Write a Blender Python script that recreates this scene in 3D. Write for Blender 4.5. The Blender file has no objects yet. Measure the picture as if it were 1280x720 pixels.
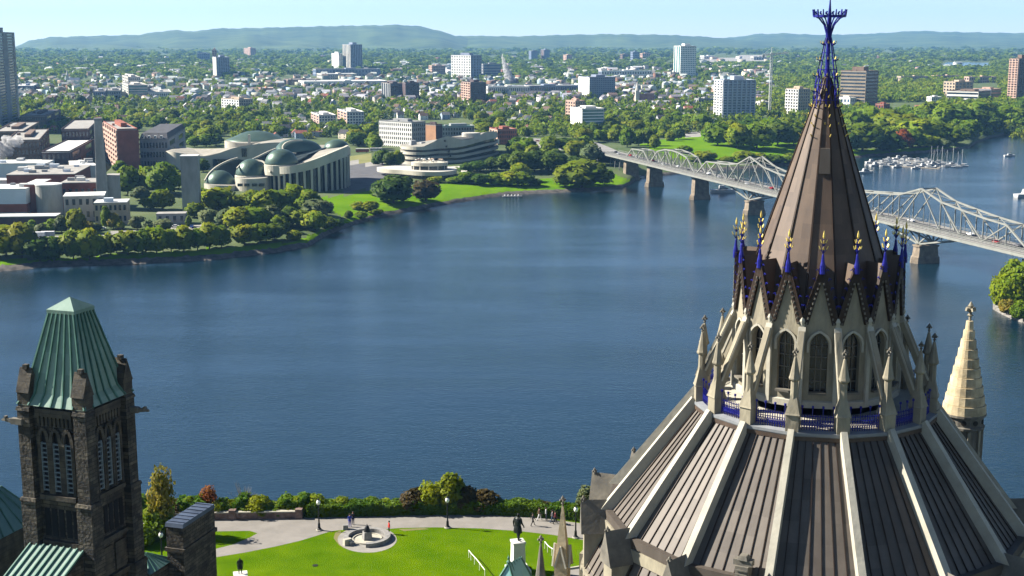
import bpy, bmesh, math, random
import numpy as np
from mathutils import Vector, Matrix
R = math.radians
rnd = random.Random(7)
SC = bpy.context.scene
COL = SC.collection

# ------------------------------------------------------------------ camera model (photo pixels, 1280 x 720 -> world metres)
H, F = 108.0, 1650.0
TH = math.atan(308 / 1650)
CT, ST = math.cos(TH), math.sin(TH)
def ray(x, y):
    u = (x - 640) / F; v = (360 - y) / F
    return u, CT + v * ST, -ST + v * CT
def P(x, y, z=0.0):
    a, b, c = ray(x, y); t = (z - H) / c
    return Vector((a * t, b * t, z))
def atY(x, y, Y):
    a, b, c = ray(x, y); t = Y / b
    return Vector((a * t, Y, H + c * t))
def proj(p):
    Z = p[2] - H; d = p[1] * CT - Z * ST; v = p[1] * ST + Z * CT
    return 640 + F * p[0] / d, 360 - F * v / d
def interp(t, pts):
    if t <= pts[0][0]: return pts[0][1]
    for (a, b), (c, d) in zip(pts, pts[1:]):
        if t <= c: return b + (d - b) * (t - a) / (c - a)
    return pts[-1][1]

SHORE_PX = [(-420, 346), (-60, 343), (0, 340), (60, 334), (150, 331), (260, 326), (340, 317), (385, 309), (410, 294), (440, 282), (470, 273), (540, 259),
            (610, 247.5), (640, 244), (700, 241), (750, 238), (778, 235), (786, 232), (797, 224), (860, 216), (930, 211), (1000, 206), (1060, 199), (1085, 196),
            (1130, 193), (1180, 189), (1212, 185), (1219, 179), (1240, 172), (1280, 164), (1400, 156), (1800, 150)]
SHORE = []
for _x, _y in SHORE_PX:
    _p = P(_x, _y, 0); SHORE.append((_p.x / _p.y, _p.y))
HGT = [(0, 5), (880, 6.5), (1100, 9), (1500, 12), (2500, 20), (4000, 30), (6000, 42), (9000, 50), (15000, 56)]
BANK = [(-1, -3.0), (0, -0.4), (3, 1.0), (8, 2.2), (20, 3.4), (60, 5.4)]
SA = np.array([s[0] for s in SHORE]); SY = np.array([s[1] for s in SHORE])
def tz(X, Y):
    off = Y - float(np.interp(X / max(Y, 1), SA, SY))
    h = interp(Y, HGT)
    if off < 0: return -3.0
    if off >= 60: return h if off > 120 else 5.4 + (h - 5.4) * (off - 60) / 60
    return interp(off, BANK)
def G(x, y):
    """point of the far bank's ground seen at a photo pixel"""
    z = 5.0
    for _ in range(14):
        p = P(x, y, z); n = tz(p.x, p.y); z = z * .4 + max(n, 0) * .6
    p = P(x, y, z); return Vector((p.x, p.y, max(tz(p.x, p.y), 0)))

# ------------------------------------------------------------------ materials
def srgb(h):
    h = h.lstrip('#'); c = [int(h[i:i + 2], 16) / 255 for i in (0, 2, 4)]
    return tuple(x / 12.92 if x <= .04045 else ((x + .055) / 1.055) ** 2.4 for x in c)
MATS = {}
def nod(nt, t, **kw):
    n = nt.nodes.new(t)
    for k, v in kw.items(): setattr(n, k, v)
    return n
def M(name, rgb, rough=.8, var=.18, scale=1.0, bump=0.0, bscale=None, metal=0.0, tint=False, obj_rand=0.0, rgb2=None, spec=.2, coords='Object', stretch=None, detail=5):
    if name in MATS: return MATS[name]
    m = bpy.data.materials.new(name); m.use_nodes = True; MATS[name] = m
    nt = m.node_tree; L = nt.links; bs = nt.nodes['Principled BSDF']
    bs.inputs['Roughness'].default_value = rough; bs.inputs['Metallic'].default_value = metal
    bs.inputs['Specular IOR Level'].default_value = spec
    tc = nod(nt, 'ShaderNodeTexCoord'); src = tc.outputs[coords]
    if stretch:
        mp = nod(nt, 'ShaderNodeMapping'); mp.inputs['Scale'].default_value = stretch; L.new(src, mp.inputs['Vector']); src = mp.outputs[0]
    nz = nod(nt, 'ShaderNodeTexNoise'); nz.inputs['Scale'].default_value = scale; nz.inputs['Detail'].default_value = detail; nz.inputs['Roughness'].default_value = .65
    L.new(src, nz.inputs['Vector'])
    rp = nod(nt, 'ShaderNodeValToRGB')
    a = [max(0, c * (1 - var * 1.6)) for c in rgb]; b = [min(1, c * (1 + var * 1.6)) for c in (rgb2 or rgb)]
    if rgb2: a = list(rgb); b = list(rgb2)
    rp.color_ramp.elements[0].color = (*a, 1); rp.color_ramp.elements[0].position = .3
    rp.color_ramp.elements[1].color = (*b, 1); rp.color_ramp.elements[1].position = .7
    L.new(nz.outputs['Fac'], rp.inputs['Fac']); col = rp.outputs['Color']
    if tint:
        at = nod(nt, 'ShaderNodeAttribute', attribute_name='tint')
        mx = nod(nt, 'ShaderNodeMix', data_type='RGBA', blend_type='MULTIPLY'); mx.inputs['Factor'].default_value = 1
        L.new(col, mx.inputs['A']); L.new(at.outputs['Color'], mx.inputs['B']); col = mx.outputs['Result']
    if obj_rand:
        oi = nod(nt, 'ShaderNodeObjectInfo'); hs = nod(nt, 'ShaderNodeHueSaturation')
        mr = nod(nt, 'ShaderNodeMapRange'); mr.inputs['To Min'].default_value = 1 - obj_rand; mr.inputs['To Max'].default_value = 1 + obj_rand
        L.new(oi.outputs['Random'], mr.inputs['Value']); L.new(mr.outputs[0], hs.inputs['Value']); L.new(col, hs.inputs['Color']); col = hs.outputs['Color']
    L.new(col, bs.inputs['Base Color'])
    if bump:
        n2 = nod(nt, 'ShaderNodeTexNoise'); n2.inputs['Scale'].default_value = bscale or scale * 3; n2.inputs['Detail'].default_value = 6
        L.new(src, n2.inputs['Vector'])
        bp = nod(nt, 'ShaderNodeBump'); bp.inputs['Strength'].default_value = bump; bp.inputs['Distance'].default_value = .1
        L.new(n2.outputs['Fac'], bp.inputs['Height']); L.new(bp.outputs['Normal'], bs.inputs['Normal'])
    return m

# ------------------------------------------------------------------ mesh builder
class MB:
    def __init__(s): s.v = []; s.f = []; s.m = []
    def add(s, vs, fs, mat=0):
        o = len(s.v); s.v += [tuple(p) for p in vs]
        for f in fs: s.f.append([i + o for i in f]); s.m.append(mat)
        return s
    def box(s, c, size, rz=0.0, mat=0, taper=1.0):
        cx, cy, cz = c; sx, sy, sz = [k / 2 for k in size]; ca, sa = math.cos(rz), math.sin(rz); vs = []
        for z, k in ((-sz, 1.0), (sz, taper)):
            for x, y in ((-sx, -sy), (sx, -sy), (sx, sy), (-sx, sy)):
                x *= k; y *= k
                vs.append((cx + x * ca - y * sa, cy + x * sa + y * ca, cz + z))
        return s.add(vs, [(3, 2, 1, 0), (4, 5, 6, 7), (0, 1, 5, 4), (1, 2, 6, 5), (2, 3, 7, 6), (3, 0, 4, 7)], mat)
    def beam(s, p, q, w, h=None, up=(0, 0, 1), mat=0, w2=None, h2=None):
        p = Vector(p); q = Vector(q); h = h or w; d = (q - p).normalized(); up = Vector(up)
        x = d.cross(up)
        if x.length < 1e-4: x = d.cross(Vector((1, 0, 0)))
        x.normalize(); y = x.cross(d).normalized(); vs = []
        for c, ww, hh in ((p, w, h), (q, w2 or w, h2 or h)):
            for a, b in ((-1, -1), (1, -1), (1, 1), (-1, 1)): vs.append(c + x * a * ww / 2 + y * b * hh / 2)
        return s.add(vs, [(3, 2, 1, 0), (4, 5, 6, 7), (0, 1, 5, 4), (1, 2, 6, 5), (2, 3, 7, 6), (3, 0, 4, 7)], mat)
    def tube(s, p, q, r0, r1=None, n=8, mat=0):
        p = Vector(p); q = Vector(q); r1 = r0 if r1 is None else r1; d = (q - p).normalized()
        x = d.cross(Vector((0, 0, 1)))
        if x.length < 1e-4: x = Vector((1, 0, 0))
        x.normalize(); y = d.cross(x); vs = []
        for c, r in ((p, r0), (q, r1)):
            for i in range(n):
                a = 2 * math.pi * i / n; vs.append(c + (x * math.cos(a) + y * math.sin(a)) * r)
        fs = [(i, (i + 1) % n, n + (i + 1) % n, n + i) for i in range(n)] + [tuple(range(n))[::-1], tuple(range(n, 2 * n))]
        return s.add(vs, fs, mat)
    def lathe(s, prof, c=(0, 0, 0), n=12, a0=0.0, sx=1.0, sy=1.0, rz=0.0, mat=0, caps=True):
        vs = []; ca, sa = math.cos(rz), math.sin(rz)
        for r, z in prof:
            for i in range(n):
                a = a0 + 2 * math.pi * i / n; x = r * math.cos(a) * sx; y = r * math.sin(a) * sy
                vs.append((c[0] + x * ca - y * sa, c[1] + x * sa + y * ca, c[2] + z))
        fs = []
        for k in range(len(prof) - 1):
            for i in range(n):
                j = (i + 1) % n; fs.append((k * n + i, k * n + j, (k + 1) * n + j, (k + 1) * n + i))
        if caps: fs += [tuple(range(n))[::-1], tuple(range((len(prof) - 1) * n, len(prof) * n))]
        return s.add(vs, fs, mat)
    def prism(s, poly, z0, z1, mat=0, top_mat=None):
        """poly: xy points; z0/z1 numbers or lists"""
        n = len(poly); Z0 = z0 if isinstance(z0, (list, tuple)) else [z0] * n; Z1 = z1 if isinstance(z1, (list, tuple)) else [z1] * n
        vs = [(p[0], p[1], Z0[i]) for i, p in enumerate(poly)] + [(p[0], p[1], Z1[i]) for i, p in enumerate(poly)]
        s.add(vs, [(i, (i + 1) % n, n + (i + 1) % n, n + i) for i in range(n)] + [tuple(range(n))[::-1]], mat)
        return s.add(vs[n:], [tuple(range(n))], mat if top_mat is None else top_mat)
    def build(s, name, mats, parent=None, origin=None, smooth=False, weld=False):
        root = parent
        while root is not None and root.parent is not None: root = root.parent
        o = Vector(origin) if origin is not None else (Vector(root['_o']) if root is not None and '_o' in root else (root.location.copy() if root is not None else Vector((0, 0, 0))))
        if root is not None: o = Vector(ORG[root.name])
        me = bpy.data.meshes.new(name)
        me.from_pydata([(x - o[0], y - o[1], z - o[2]) for x, y, z in s.v], [], s.f)
        mats = mats if isinstance(mats, (list, tuple)) else [mats]
        for m in mats: me.materials.append(m)
        if len(mats) > 1: me.polygons.foreach_set('material_index', s.m)
        if weld or smooth:
            bm = bmesh.new(); bm.from_mesh(me); bmesh.ops.remove_doubles(bm, verts=bm.verts, dist=.002); bmesh.ops.recalc_face_normals(bm, faces=bm.faces); bm.to_mesh(me); bm.free()
        if smooth: me.polygons.foreach_set('use_smooth', [True] * len(me.polygons))
        me.update()
        ob = bpy.data.objects.new(name, me); COL.objects.link(ob)
        if parent is not None: ob.parent = parent
        else: ob.location = o; ORG[ob.name] = tuple(o)
        return ob
ORG = {}
LM = []          # landmarks: (phrase, px, py)
def tag(o, label=None, cat=None, group=None, kind=None):
    for k, v in (('label', label), ('category', cat), ('group', group), ('kind', kind)):
        if v: o[k] = v
    return o
def thing(name, label, cat, loc, group=None):
    o = bpy.data.objects.new(name, None); COL.objects.link(o); o.location = loc; ORG[o.name] = tuple(loc); o.empty_display_size = .5
    return tag(o, label, cat, group)
def lm(phrase, x, y): LM.append((phrase, x, y))
def mesh_np(name, V, FQ, mats, midx=None, tint=None, smooth=False):
    """V (n,3), FQ (m,4) quads"""
    me = bpy.data.meshes.new(name); n, m = len(V), len(FQ); k = FQ.shape[1]
    me.vertices.add(n); me.vertices.foreach_set('co', np.asarray(V, np.float32).ravel())
    me.loops.add(m * k); me.loops.foreach_set('vertex_index', np.asarray(FQ, np.int32).ravel())
    me.polygons.add(m); me.polygons.foreach_set('loop_start', np.arange(0, m * k, k, dtype=np.int32)); me.polygons.foreach_set('loop_total', np.full(m, k, np.int32))
    for x in mats: me.materials.append(x)
    if midx is not None: me.polygons.foreach_set('material_index', np.asarray(midx, np.int32))
    if smooth: me.polygons.foreach_set('use_smooth', np.ones(m, bool))
    me.update(calc_edges=True)
    if tint is not None:
        at = me.attributes.new('tint', 'FLOAT_COLOR', 'FACE')
        t = np.ones((m, 4), np.float32); t[:, :3] = tint; at.data.foreach_set('color', t.ravel())
    return me
def link(name, me, parent=None, loc=(0, 0, 0)):
    ob = bpy.data.objects.new(name, me); COL.objects.link(ob); ob.parent = parent; ob.location = loc; return ob
def dup(root, loc, rz=0.0, scale=None, label=None, group=None):
    r = root.copy(); COL.objects.link(r); r.location = loc; r.rotation_euler = (0, 0, rz); ORG[r.name] = tuple(loc)
    if scale is not None: r.scale = scale
    if label: r['label'] = label
    if group: r['group'] = group
    for ch in list(root.children):
        c = ch.copy(); COL.objects.link(c); c.parent = r
        for g in list(ch.children):
            d = g.copy(); COL.objects.link(d); d.parent = c
    return r
# ------------------------------------------------------------------ camera, light, sky, air
cam = bpy.data.cameras.new('camera'); cam.lens = 36 * F / 1280; cam.sensor_width = 36; cam.clip_start = .5; cam.clip_end = 60000
co = bpy.data.objects.new('camera', cam); COL.objects.link(co); co.location = (0, 0, H); co.rotation_euler = (math.pi / 2 - TH, 0, 0); SC.camera = co
SUN_EL, SUN_AZ = 36.0, -77.0           # azimuth from +Y towards +X
S = Vector((math.sin(R(SUN_AZ)) * math.cos(R(SUN_EL)), math.cos(R(SUN_AZ)) * math.cos(R(SUN_EL)), math.sin(R(SUN_EL))))
sl = bpy.data.lights.new('sun', 'SUN'); sl.energy = 5.0; sl.angle = R(.5); sl.color = (1, .93, .82)
so = bpy.data.objects.new('sun', sl); COL.objects.link(so); so.location = (0, 0, 400); so.rotation_euler = S.to_track_quat('Z', 'Y').to_euler()
w = bpy.data.worlds.new('World'); SC.world = w; w.use_nodes = True
nt = w.node_tree; bg = nt.nodes['Background']; sk = nt.nodes.new('ShaderNodeTexSky'); sk.sky_type = 'NISHITA'; sk.sun_disc = False
sk.sun_elevation = R(SUN_EL); sk.sun_rotation = R(SUN_AZ); sk.altitude = 100; sk.air_density = .6; sk.dust_density = .12; sk.ozone_density = .6
nt.links.new(sk.outputs[0], bg.inputs['Color']); bg.inputs['Strength'].default_value = .05
vs_ = SC.view_settings; vs_.view_transform = 'Standard'; vs_.look = 'None'; vs_.gamma = 1; vs_.use_curve_mapping = False; vs_.exposure = 1.65
SC.cycles.use_denoising = True; SC.cycles.max_bounces = 6; SC.cycles.diffuse_bounces = 2; SC.cycles.glossy_bounces = 3; SC.cycles.volume_bounces = 0
SC.cycles.transparent_max_bounces = 16; SC.cycles.use_adaptive_sampling = True; SC.cycles.adaptive_threshold = .015
SC.cycles.caustics_reflective = False; SC.cycles.caustics_refractive = False

hm = bpy.data.materials.new('haze_air'); hm.use_nodes = True; hn = hm.node_tree
hn.nodes.remove(hn.nodes['Principled BSDF']); pv = hn.nodes.new('ShaderNodeVolumePrincipled')
pv.inputs['Color'].default_value = (.24, .54, 1, 1); pv.inputs['Density'].default_value = HAZE = 4.2e-5; pv.inputs['Anisotropy'].default_value = .1
hn.links.new(pv.outputs[0], hn.nodes['Material Output'].inputs['Volume'])
hz = MB().box((0, 7000, 222), (19000, 17000, 456)).build('haze', hm); tag(hz, kind='stuff')

# ------------------------------------------------------------------ water
def water_mat():
    m = bpy.data.materials.new('river_water'); m.use_nodes = True; nt = m.node_tree; L = nt.links; bs = nt.nodes['Principled BSDF']
    bs.inputs['Base Color'].default_value = (.003, .015, .026, 1); bs.inputs['Roughness'].default_value = .09; bs.inputs['IOR'].default_value = 1.33
    bs.inputs['Specular IOR Level'].default_value = .85; bs.inputs['Specular Tint'].default_value = (.46, .90, 1, 1)
    g = nod(nt, 'ShaderNodeNewGeometry')
    def noise(scale, sx, sy, rot, detail):
        mp = nod(nt, 'ShaderNodeMapping'); mp.inputs['Scale'].default_value = (sx, sy, 1); mp.inputs['Rotation'].default_value = (0, 0, rot)
        L.new(g.outputs['Position'], mp.inputs['Vector']); n = nod(nt, 'ShaderNodeTexNoise'); n.inputs['Scale'].default_value = scale; n.inputs['Detail'].default_value = detail
        n.inputs['Roughness'].default_value = .6; L.new(mp.outputs[0], n.inputs['Vector']); return n.outputs['Fac']
    fine = noise(.9, .55, 1.0, R(-20), 4); mid = noise(.16, .5, 1.0, R(15), 4); patch = noise(.010, .4, 1.0, R(-8), 4); broad = noise(.03, .22, 1.0, R(4), 5)
    pr = nod(nt, 'ShaderNodeMapRange'); pr.inputs['From Min'].default_value = .38; pr.inputs['From Max'].default_value = .64; pr.inputs['To Min'].default_value = .55; pr.inputs['To Max'].default_value = 1.0
    L.new(patch, pr.inputs['Value'])
    br = nod(nt, 'ShaderNodeMapRange'); br.inputs['From Min'].default_value = .35; br.inputs['From Max'].default_value = .65; br.inputs['To Min'].default_value = .7; br.inputs['To Max'].default_value = 1.15
    L.new(broad, br.inputs['Value'])
    mu = nod(nt, 'ShaderNodeMath', operation='MULTIPLY'); L.new(pr.outputs[0], mu.inputs[0]); L.new(br.outputs[0], mu.inputs[1])
    b1 = nod(nt, 'ShaderNodeBump'); b1.inputs['Distance'].default_value = 1.6; L.new(mid, b1.inputs['Height'])
    m1 = nod(nt, 'ShaderNodeMath', operation='MULTIPLY'); m1.inputs[1].default_value = .13; L.new(mu.outputs[0], m1.inputs[0]); L.new(m1.outputs[0], b1.inputs['Strength'])
    b2 = nod(nt, 'ShaderNodeBump'); b2.inputs['Distance'].default_value = .24; L.new(fine, b2.inputs['Height']); L.new(b1.outputs[0], b2.inputs['Normal'])
    L.new(mu.outputs[0], b2.inputs['Strength']); L.new(b2.outputs[0], bs.inputs['Normal'])
    return m
WM = water_mat()
wb = MB(); wb.add([(-2600, 60, 0), (3200, 60, 0), (3200, 3200, 0), (-2600, 3200, 0)], [(0, 1, 2, 3)])
tag(wb.build('river_water', WM), kind='structure')

# ------------------------------------------------------------------ far bank, split by ground cover
GR = M('grass_park', (.065, .15, .004), .95, spec=0, scale=.05, rgb2=(.115, .20, .008), coords='Object', detail=8)
GD = M('city_ground', (.035, .065, .014), .95, scale=.02, rgb2=(.09, .11, .045), detail=10)
PV = M('pavement_pale', (.24, .23, .21), .9, scale=.08, var=.12)
RK = M('shore_rock', (.035, .033, .03), .9, scale=.25, rgb2=(.14, .125, .11), bump=.6, bscale=.8)
MEAD = M('meadow_dry', (.12, .13, .035), .95, scale=.08, rgb2=(.2, .19, .07))
DKP = M('plaza_stone_shaded', (.09, .09, .095), .9, scale=.1, var=.15)  # dark tone carries the shadow lying over the plaza
def inpoly(x, y, poly):
    c = False; n = len(poly)
    for i in range(n):
        (a, b), (d, e) = poly[i], poly[(i + 1) % n]
        if (b > y) != (e > y) and x < (d - a) * (y - b) / (e - b) + a: c = not c
    return c
ZONES = [  # (zone, photo-pixel polygon on the ground)
    ('lawn', [(372, 300), (400, 288), (440, 272), (400, 262), (370, 246), (420, 246), (470, 236), (560, 228), (600, 230), (640, 226), (700, 222), (760, 216), (786, 224), (786, 234), (700, 239.5), (640, 242.5), (540, 257), (470, 270), (410, 290), (385, 306)]),
    ('lawn', [(0, 324), (60, 324), (330, 306), (380, 300), (380, 312), (260, 325), (60, 334), (0, 338)]),
    ('lawn', [(800, 181), (860, 168), (890, 164), (1000, 172), (1000, 203), (880, 206), (840, 196)]),
    ('lawn', [(1040, 188), (1210, 183), (1212, 184), (1080, 195), (1040, 196)]),
    ('lawn', [(1236, 139), (1285, 137), (1400, 140), (1400, 147), (1236, 146)]),
    ('pavement', [(0, 292), (90, 298), (190, 283), (300, 281), (300, 287), (210, 291), (60, 306), (0, 306)]),
    ('pavement', [(632, 172), (700, 176), (760, 184), (762, 190), (730, 190), (690, 186), (640, 184)]),
    ('pavement', [(840, 166), (985, 160), (985, 163.5), (845, 171)]),
    ('meadow', [(434, 196), (505, 192), (505, 203), (470, 206), (434, 203)]),
    ('plaza', [(432, 204), (480, 205), (478, 235), (430, 240)]),
    ('pavement', [(432, 202), (520, 203), (520, 206), (432, 206)]),
    ('pavement', [(880, 72), (960, 69), (960, 77), (880, 79)]),
]
def terrain():
    cols = np.concatenate([np.arange(-420, -20, 20), np.arange(-20, 1300, 4), np.arange(1300, 1801, 20)]).astype(float)
    AZ = [(c - 640) / F / (CT + 0.02) for c in cols]
    offs = [-14, 0, 2, 4, 7, 11, 16, 22, 29, 37, 46, 56, 67, 79, 92, 106, 122, 140, 160, 182, 206, 232, 262, 296, 334, 376, 424, 480, 540, 610, 690, 780, 880, 1000, 1140, 1300, 1500, 1750, 2050, 2400, 2800, 3300, 3900, 4600, 5400, 6300, 7300, 8400, 9700, 11200, 13000]
    V = []; 
    for a in AZ:
        ys = float(np.interp(a, SA, SY)); jit = (rnd.random() - .5) * 2.2
        for o in offs:
            Y = ys + o + (jit if 0 <= o < 12 else 0); X = a * Y
            if o <= 0: z = -3.0 if o < 0 else -.4
            else: z = tz(X, Y) + ((rnd.random() - .5) * .5 if o < 30 else 0)
            V.append((X, Y, z))
    n = len(offs); zones = {}
    for i in range(len(AZ) - 1):
        for j in range(n - 1):
            q = (i * n + j, (i + 1) * n + j, (i + 1) * n + j + 1, i * n + j + 1)
            c = [sum(V[k][t] for k in q) / 4 for t in range(3)]
            zn = 'ground'
            if offs[j] < 7: zn = 'shore'
            else:
                px, py = proj(c)
                for nm, poly in ZONES:
                    if inpoly(px, py, poly): zn = nm
            zones.setdefault(zn, []).append(q)
    nm = dict(ground=('far_bank_ground', GD), shore=('shore_rock', RK), lawn=('park_lawn', GR), pavement=('pavement', PV), meadow=('meadow', MEAD), plaza=('museum_plaza', DKP))
    Va = np.array(V, np.float32)
    for z, fs in zones.items():
        fa = np.array(fs); idx, inv = np.unique(fa, return_inverse=True)
        ob = link(nm[z][0], mesh_np(nm[z][0], Va[idx], inv.reshape(fa.shape), [nm[z][1]], smooth=True)); tag(ob, kind='structure')
terrain()

# ------------------------------------------------------------------ hills on the horizon
HM = M('forest_hill', (.010, .028, .006), .95, scale=.004, rgb2=(.085, .12, .03), detail=12, bump=1.0, bscale=.012)
def hill(name, prof, d0, d1, wob, seed):
    r = random.Random(seed); x0, x1 = prof[0][0], prof[-1][0]; cols = np.arange(x0, x1 + 1, 4.0); rows = 16; V = []
    ph = [r.random() * 6 for _ in range(8)]
    for c in cols:
        yt = interp(c, prof) + .35 * math.sin(c * .21 + ph[0]) + .25 * math.sin(c * .47 + ph[1]) + (r.random() - .5) * .35
        top = atY(c, yt, d1).z
        for k in range(rows):
            t = k / (rows - 1); Y = d0 + (d1 - d0) * t; base = interp(Y, HGT) - 6
            u = (c - 640) / F / (CT + .02)
            s = t ** 1.5 if t < 1 else 1
            wv = wob * math.sin(math.pi * t) * (math.sin(c * .03 + ph[2] + 5 * t) + .6 * math.sin(c * .08 + ph[3] - 4 * t) + .5 * math.sin(c * .017 + ph[4]))
            V.append((u * Y, Y, base + (top - base) * s + wv))
        u = (c - 640) / F / (CT + .02); V.append((u * (d1 + 900), d1 + 900, 20))
    n = rows + 1; fs = [(i * n + j, (i + 1) * n + j, (i + 1) * n + j + 1, i * n + j + 1) for i in range(len(cols) - 1) for j in range(n - 1)]
    ob = link(name, mesh_np(name, np.array(V), np.array(fs), [HM], smooth=True)); tag(ob, kind='structure')
hill('hills', [(-260, 66), (0, 65), (18, 63), (30, 57), (45, 51), (70, 46.5), (115, 45), (180, 43.5), (198, 40.5), (225, 37.5), (250, 39.5), (275, 35.5), (300, 35.5), (340, 34.5), (420, 32.5), (500, 31), (530, 33), (552, 39), (575, 46), (600, 52), (640, 58)], 7600, 10500, 14, 3)
hill('hills', [(480, 50), (560, 45.5), (590, 44.5), (640, 45.5), (690, 44), (760, 42.5), (830, 43.5), (880, 46), (920, 50), (980, 53), (1050, 56)], 8200, 11000, 9, 5)
hill('hills', [(820, 56), (880, 48), (915, 46.5), (940, 42.5), (980, 41.5), (1010, 43.5), (1060, 43), (1100, 41), (1140, 38.5), (1180, 40), (1280, 41.5), (1420, 43), (1560, 52)], 8800, 13200, 9, 8)
hill('hills', [(-60, 70), (0, 68), (60, 65.5), (110, 62), (200, 60), (280, 61), (340, 63), (420, 66)], 6400, 8200, 6, 12)
for nm_, a, b, c, d in (('lake_water', 1172, 1240, 78.0, 84.5), ('lake_water', 925, 962, 91.5, 94.5), ('lake_water', 600, 648, 96, 104)):
    q = [G(a, d), G(b, d - .6), G(b, c + .8), G(a + 12, c)]
    lb = MB(); lb.add([(p.x, p.y, p.z + 1.2) for p in q], [(0, 1, 2, 3)]); tag(lb.build(nm_, WM), kind='structure')
# ------------------------------------------------------------------ foliage
def leaf_mat(name, c1, c2, obj_rand=.18):
    m = bpy.data.materials.new(name); m.use_nodes = True; nt = m.node_tree; L = nt.links; bs = nt.nodes['Principled BSDF']
    at = nod(nt, 'ShaderNodeAttribute', attribute_name='tint'); oi = nod(nt, 'ShaderNodeObjectInfo')
    mx = nod(nt, 'ShaderNodeMix', data_type='RGBA'); mx.inputs['A'].default_value = (*c1, 1); mx.inputs['B'].default_value = (*c2, 1)
    L.new(at.outputs['Fac'], mx.inputs['Factor'])
    hs = nod(nt, 'ShaderNodeHueSaturation'); mr = nod(nt, 'ShaderNodeMapRange'); mr.inputs['To Min'].default_value = 1 - obj_rand; mr.inputs['To Max'].default_value = 1 + obj_rand
    m2 = nod(nt, 'ShaderNodeMapRange'); m2.inputs['To Min'].default_value = .485; m2.inputs['To Max'].default_value = .515
    wn = nod(nt, 'ShaderNodeTexWhiteNoise', noise_dimensions='1D'); L.new(oi.outputs['Random'], wn.inputs['W'])
    L.new(oi.outputs['Random'], mr.inputs['Value']); L.new(mr.outputs[0], hs.inputs['Value']); L.new(wn.outputs['Value'], m2.inputs['Value']); L.new(m2.outputs[0], hs.inputs['Hue'])
    L.new(mx.outputs['Result'], hs.inputs['Color'])
    L.new(hs.outputs['Color'], bs.inputs['Base Color']); bs.inputs['Roughness'].default_value = .6; bs.inputs['Specular IOR Level'].default_value = .1
    tr = nod(nt, 'ShaderNodeBsdfTranslucent'); L.new(hs.outputs['Color'], tr.inputs['Color'])
    ms = nod(nt, 'ShaderNodeMixShader'); ms.inputs['Fac'].default_value = .42
    L.new(bs.outputs[0], ms.inputs[1]); L.new(tr.outputs[0], ms.inputs[2]); L.new(ms.outputs[0], nt.nodes['Material Output'].inputs['Surface'])
    return m
LF = dict(light=leaf_mat('leaf_light', (.125, .185, .006), (.215, .235, .008)), mid=leaf_mat('leaf_mid', (.092, .160, .006), (.165, .21, .009)),
          dark=leaf_mat('leaf_dark', (.038, .080, .009), (.078, .125, .012)), yellow=leaf_mat('leaf_yellow', (.17, .17, .02), (.26, .21, .03)),
          pale=leaf_mat('leaf_pale', (.09, .13, .05), (.14, .17, .07)), red=leaf_mat('leaf_red', (.17, .05, .012), (.26, .11, .02)),
          russet=leaf_mat('leaf_russet', (.045, .04, .013), (.085, .06, .018)), hedge=leaf_mat('leaf_hedge', (.06, .13, .008), (.13, .19, .014)))
BARK = M('bark', (.06, .045, .035), .95, scale=2, bump=.5)
COLW = dict(light='light green', mid='mid green', dark='dark green', yellow='yellowing', pale='pale grey-green', red='red', russet='russet', hedge='green')

def crown_arrays(seed, n_cl, n_q, size, top=1.0, egg=0.0, spread=1.0, low=0.0):
    """unit crown (radius 1, height 0..2): leaf sprays on the skin of many small clumps"""
    g = np.random.default_rng(seed); cs = []
    for i in range(n_cl):
        t = (i + .5) / n_cl; zz = 1 - 2 * t; a = i * 2.39996 + g.random() * .8
        rr = math.sqrt(max(0, 1 - zz * zz)); k = .45 + .33 * g.random()
        prof = 1.0 - egg * max(0, zz)
        cs.append((rr * math.cos(a) * k * spread * prof, rr * math.sin(a) * k * spread * prof, 1 + zz * .62 * top + low, .30 + .22 * g.random()))
    cs.append((0, 0, 1.0, .5)); cs.append((.1, -.1, 1.3, .42))
    V = []; T = []
    for (x, y, z, r) in cs:
        d = g.normal(size=(n_q, 3)); d /= np.linalg.norm(d, axis=1)[:, None]
        rad = r * (.75 + .35 * g.random((n_q, 1))); c = np.array([x, y, z]) + d * rad
        nrm = d + g.normal(size=(n_q, 3)) * .45; nrm /= np.linalg.norm(nrm, axis=1)[:, None]
        a = np.cross(nrm, g.normal(size=(n_q, 3))); a /= np.linalg.norm(a, axis=1)[:, None]; b = np.cross(nrm, a)
        s = size * (.6 + .8 * g.random((n_q, 1)))
        quad = np.stack([c - a * s - b * s * .6, c + a * s * .9 - b * s * .7, c + a * s * 1.1 + b * s * .6, c - a * s * .8 + b * s * .8], axis=1)
        V.append(quad.reshape(-1, 3)); T.append(np.clip(np.full(n_q, g.random()) + g.normal(size=n_q) * .18, 0, 1))
    V = np.concatenate(V); V[:, 2] = np.maximum(V[:, 2], .08); T = np.concatenate(T)
    return V, np.arange(len(V)).reshape(-1, 4), np.repeat(T[:, None], 3, 1)
CROWN = {}
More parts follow.
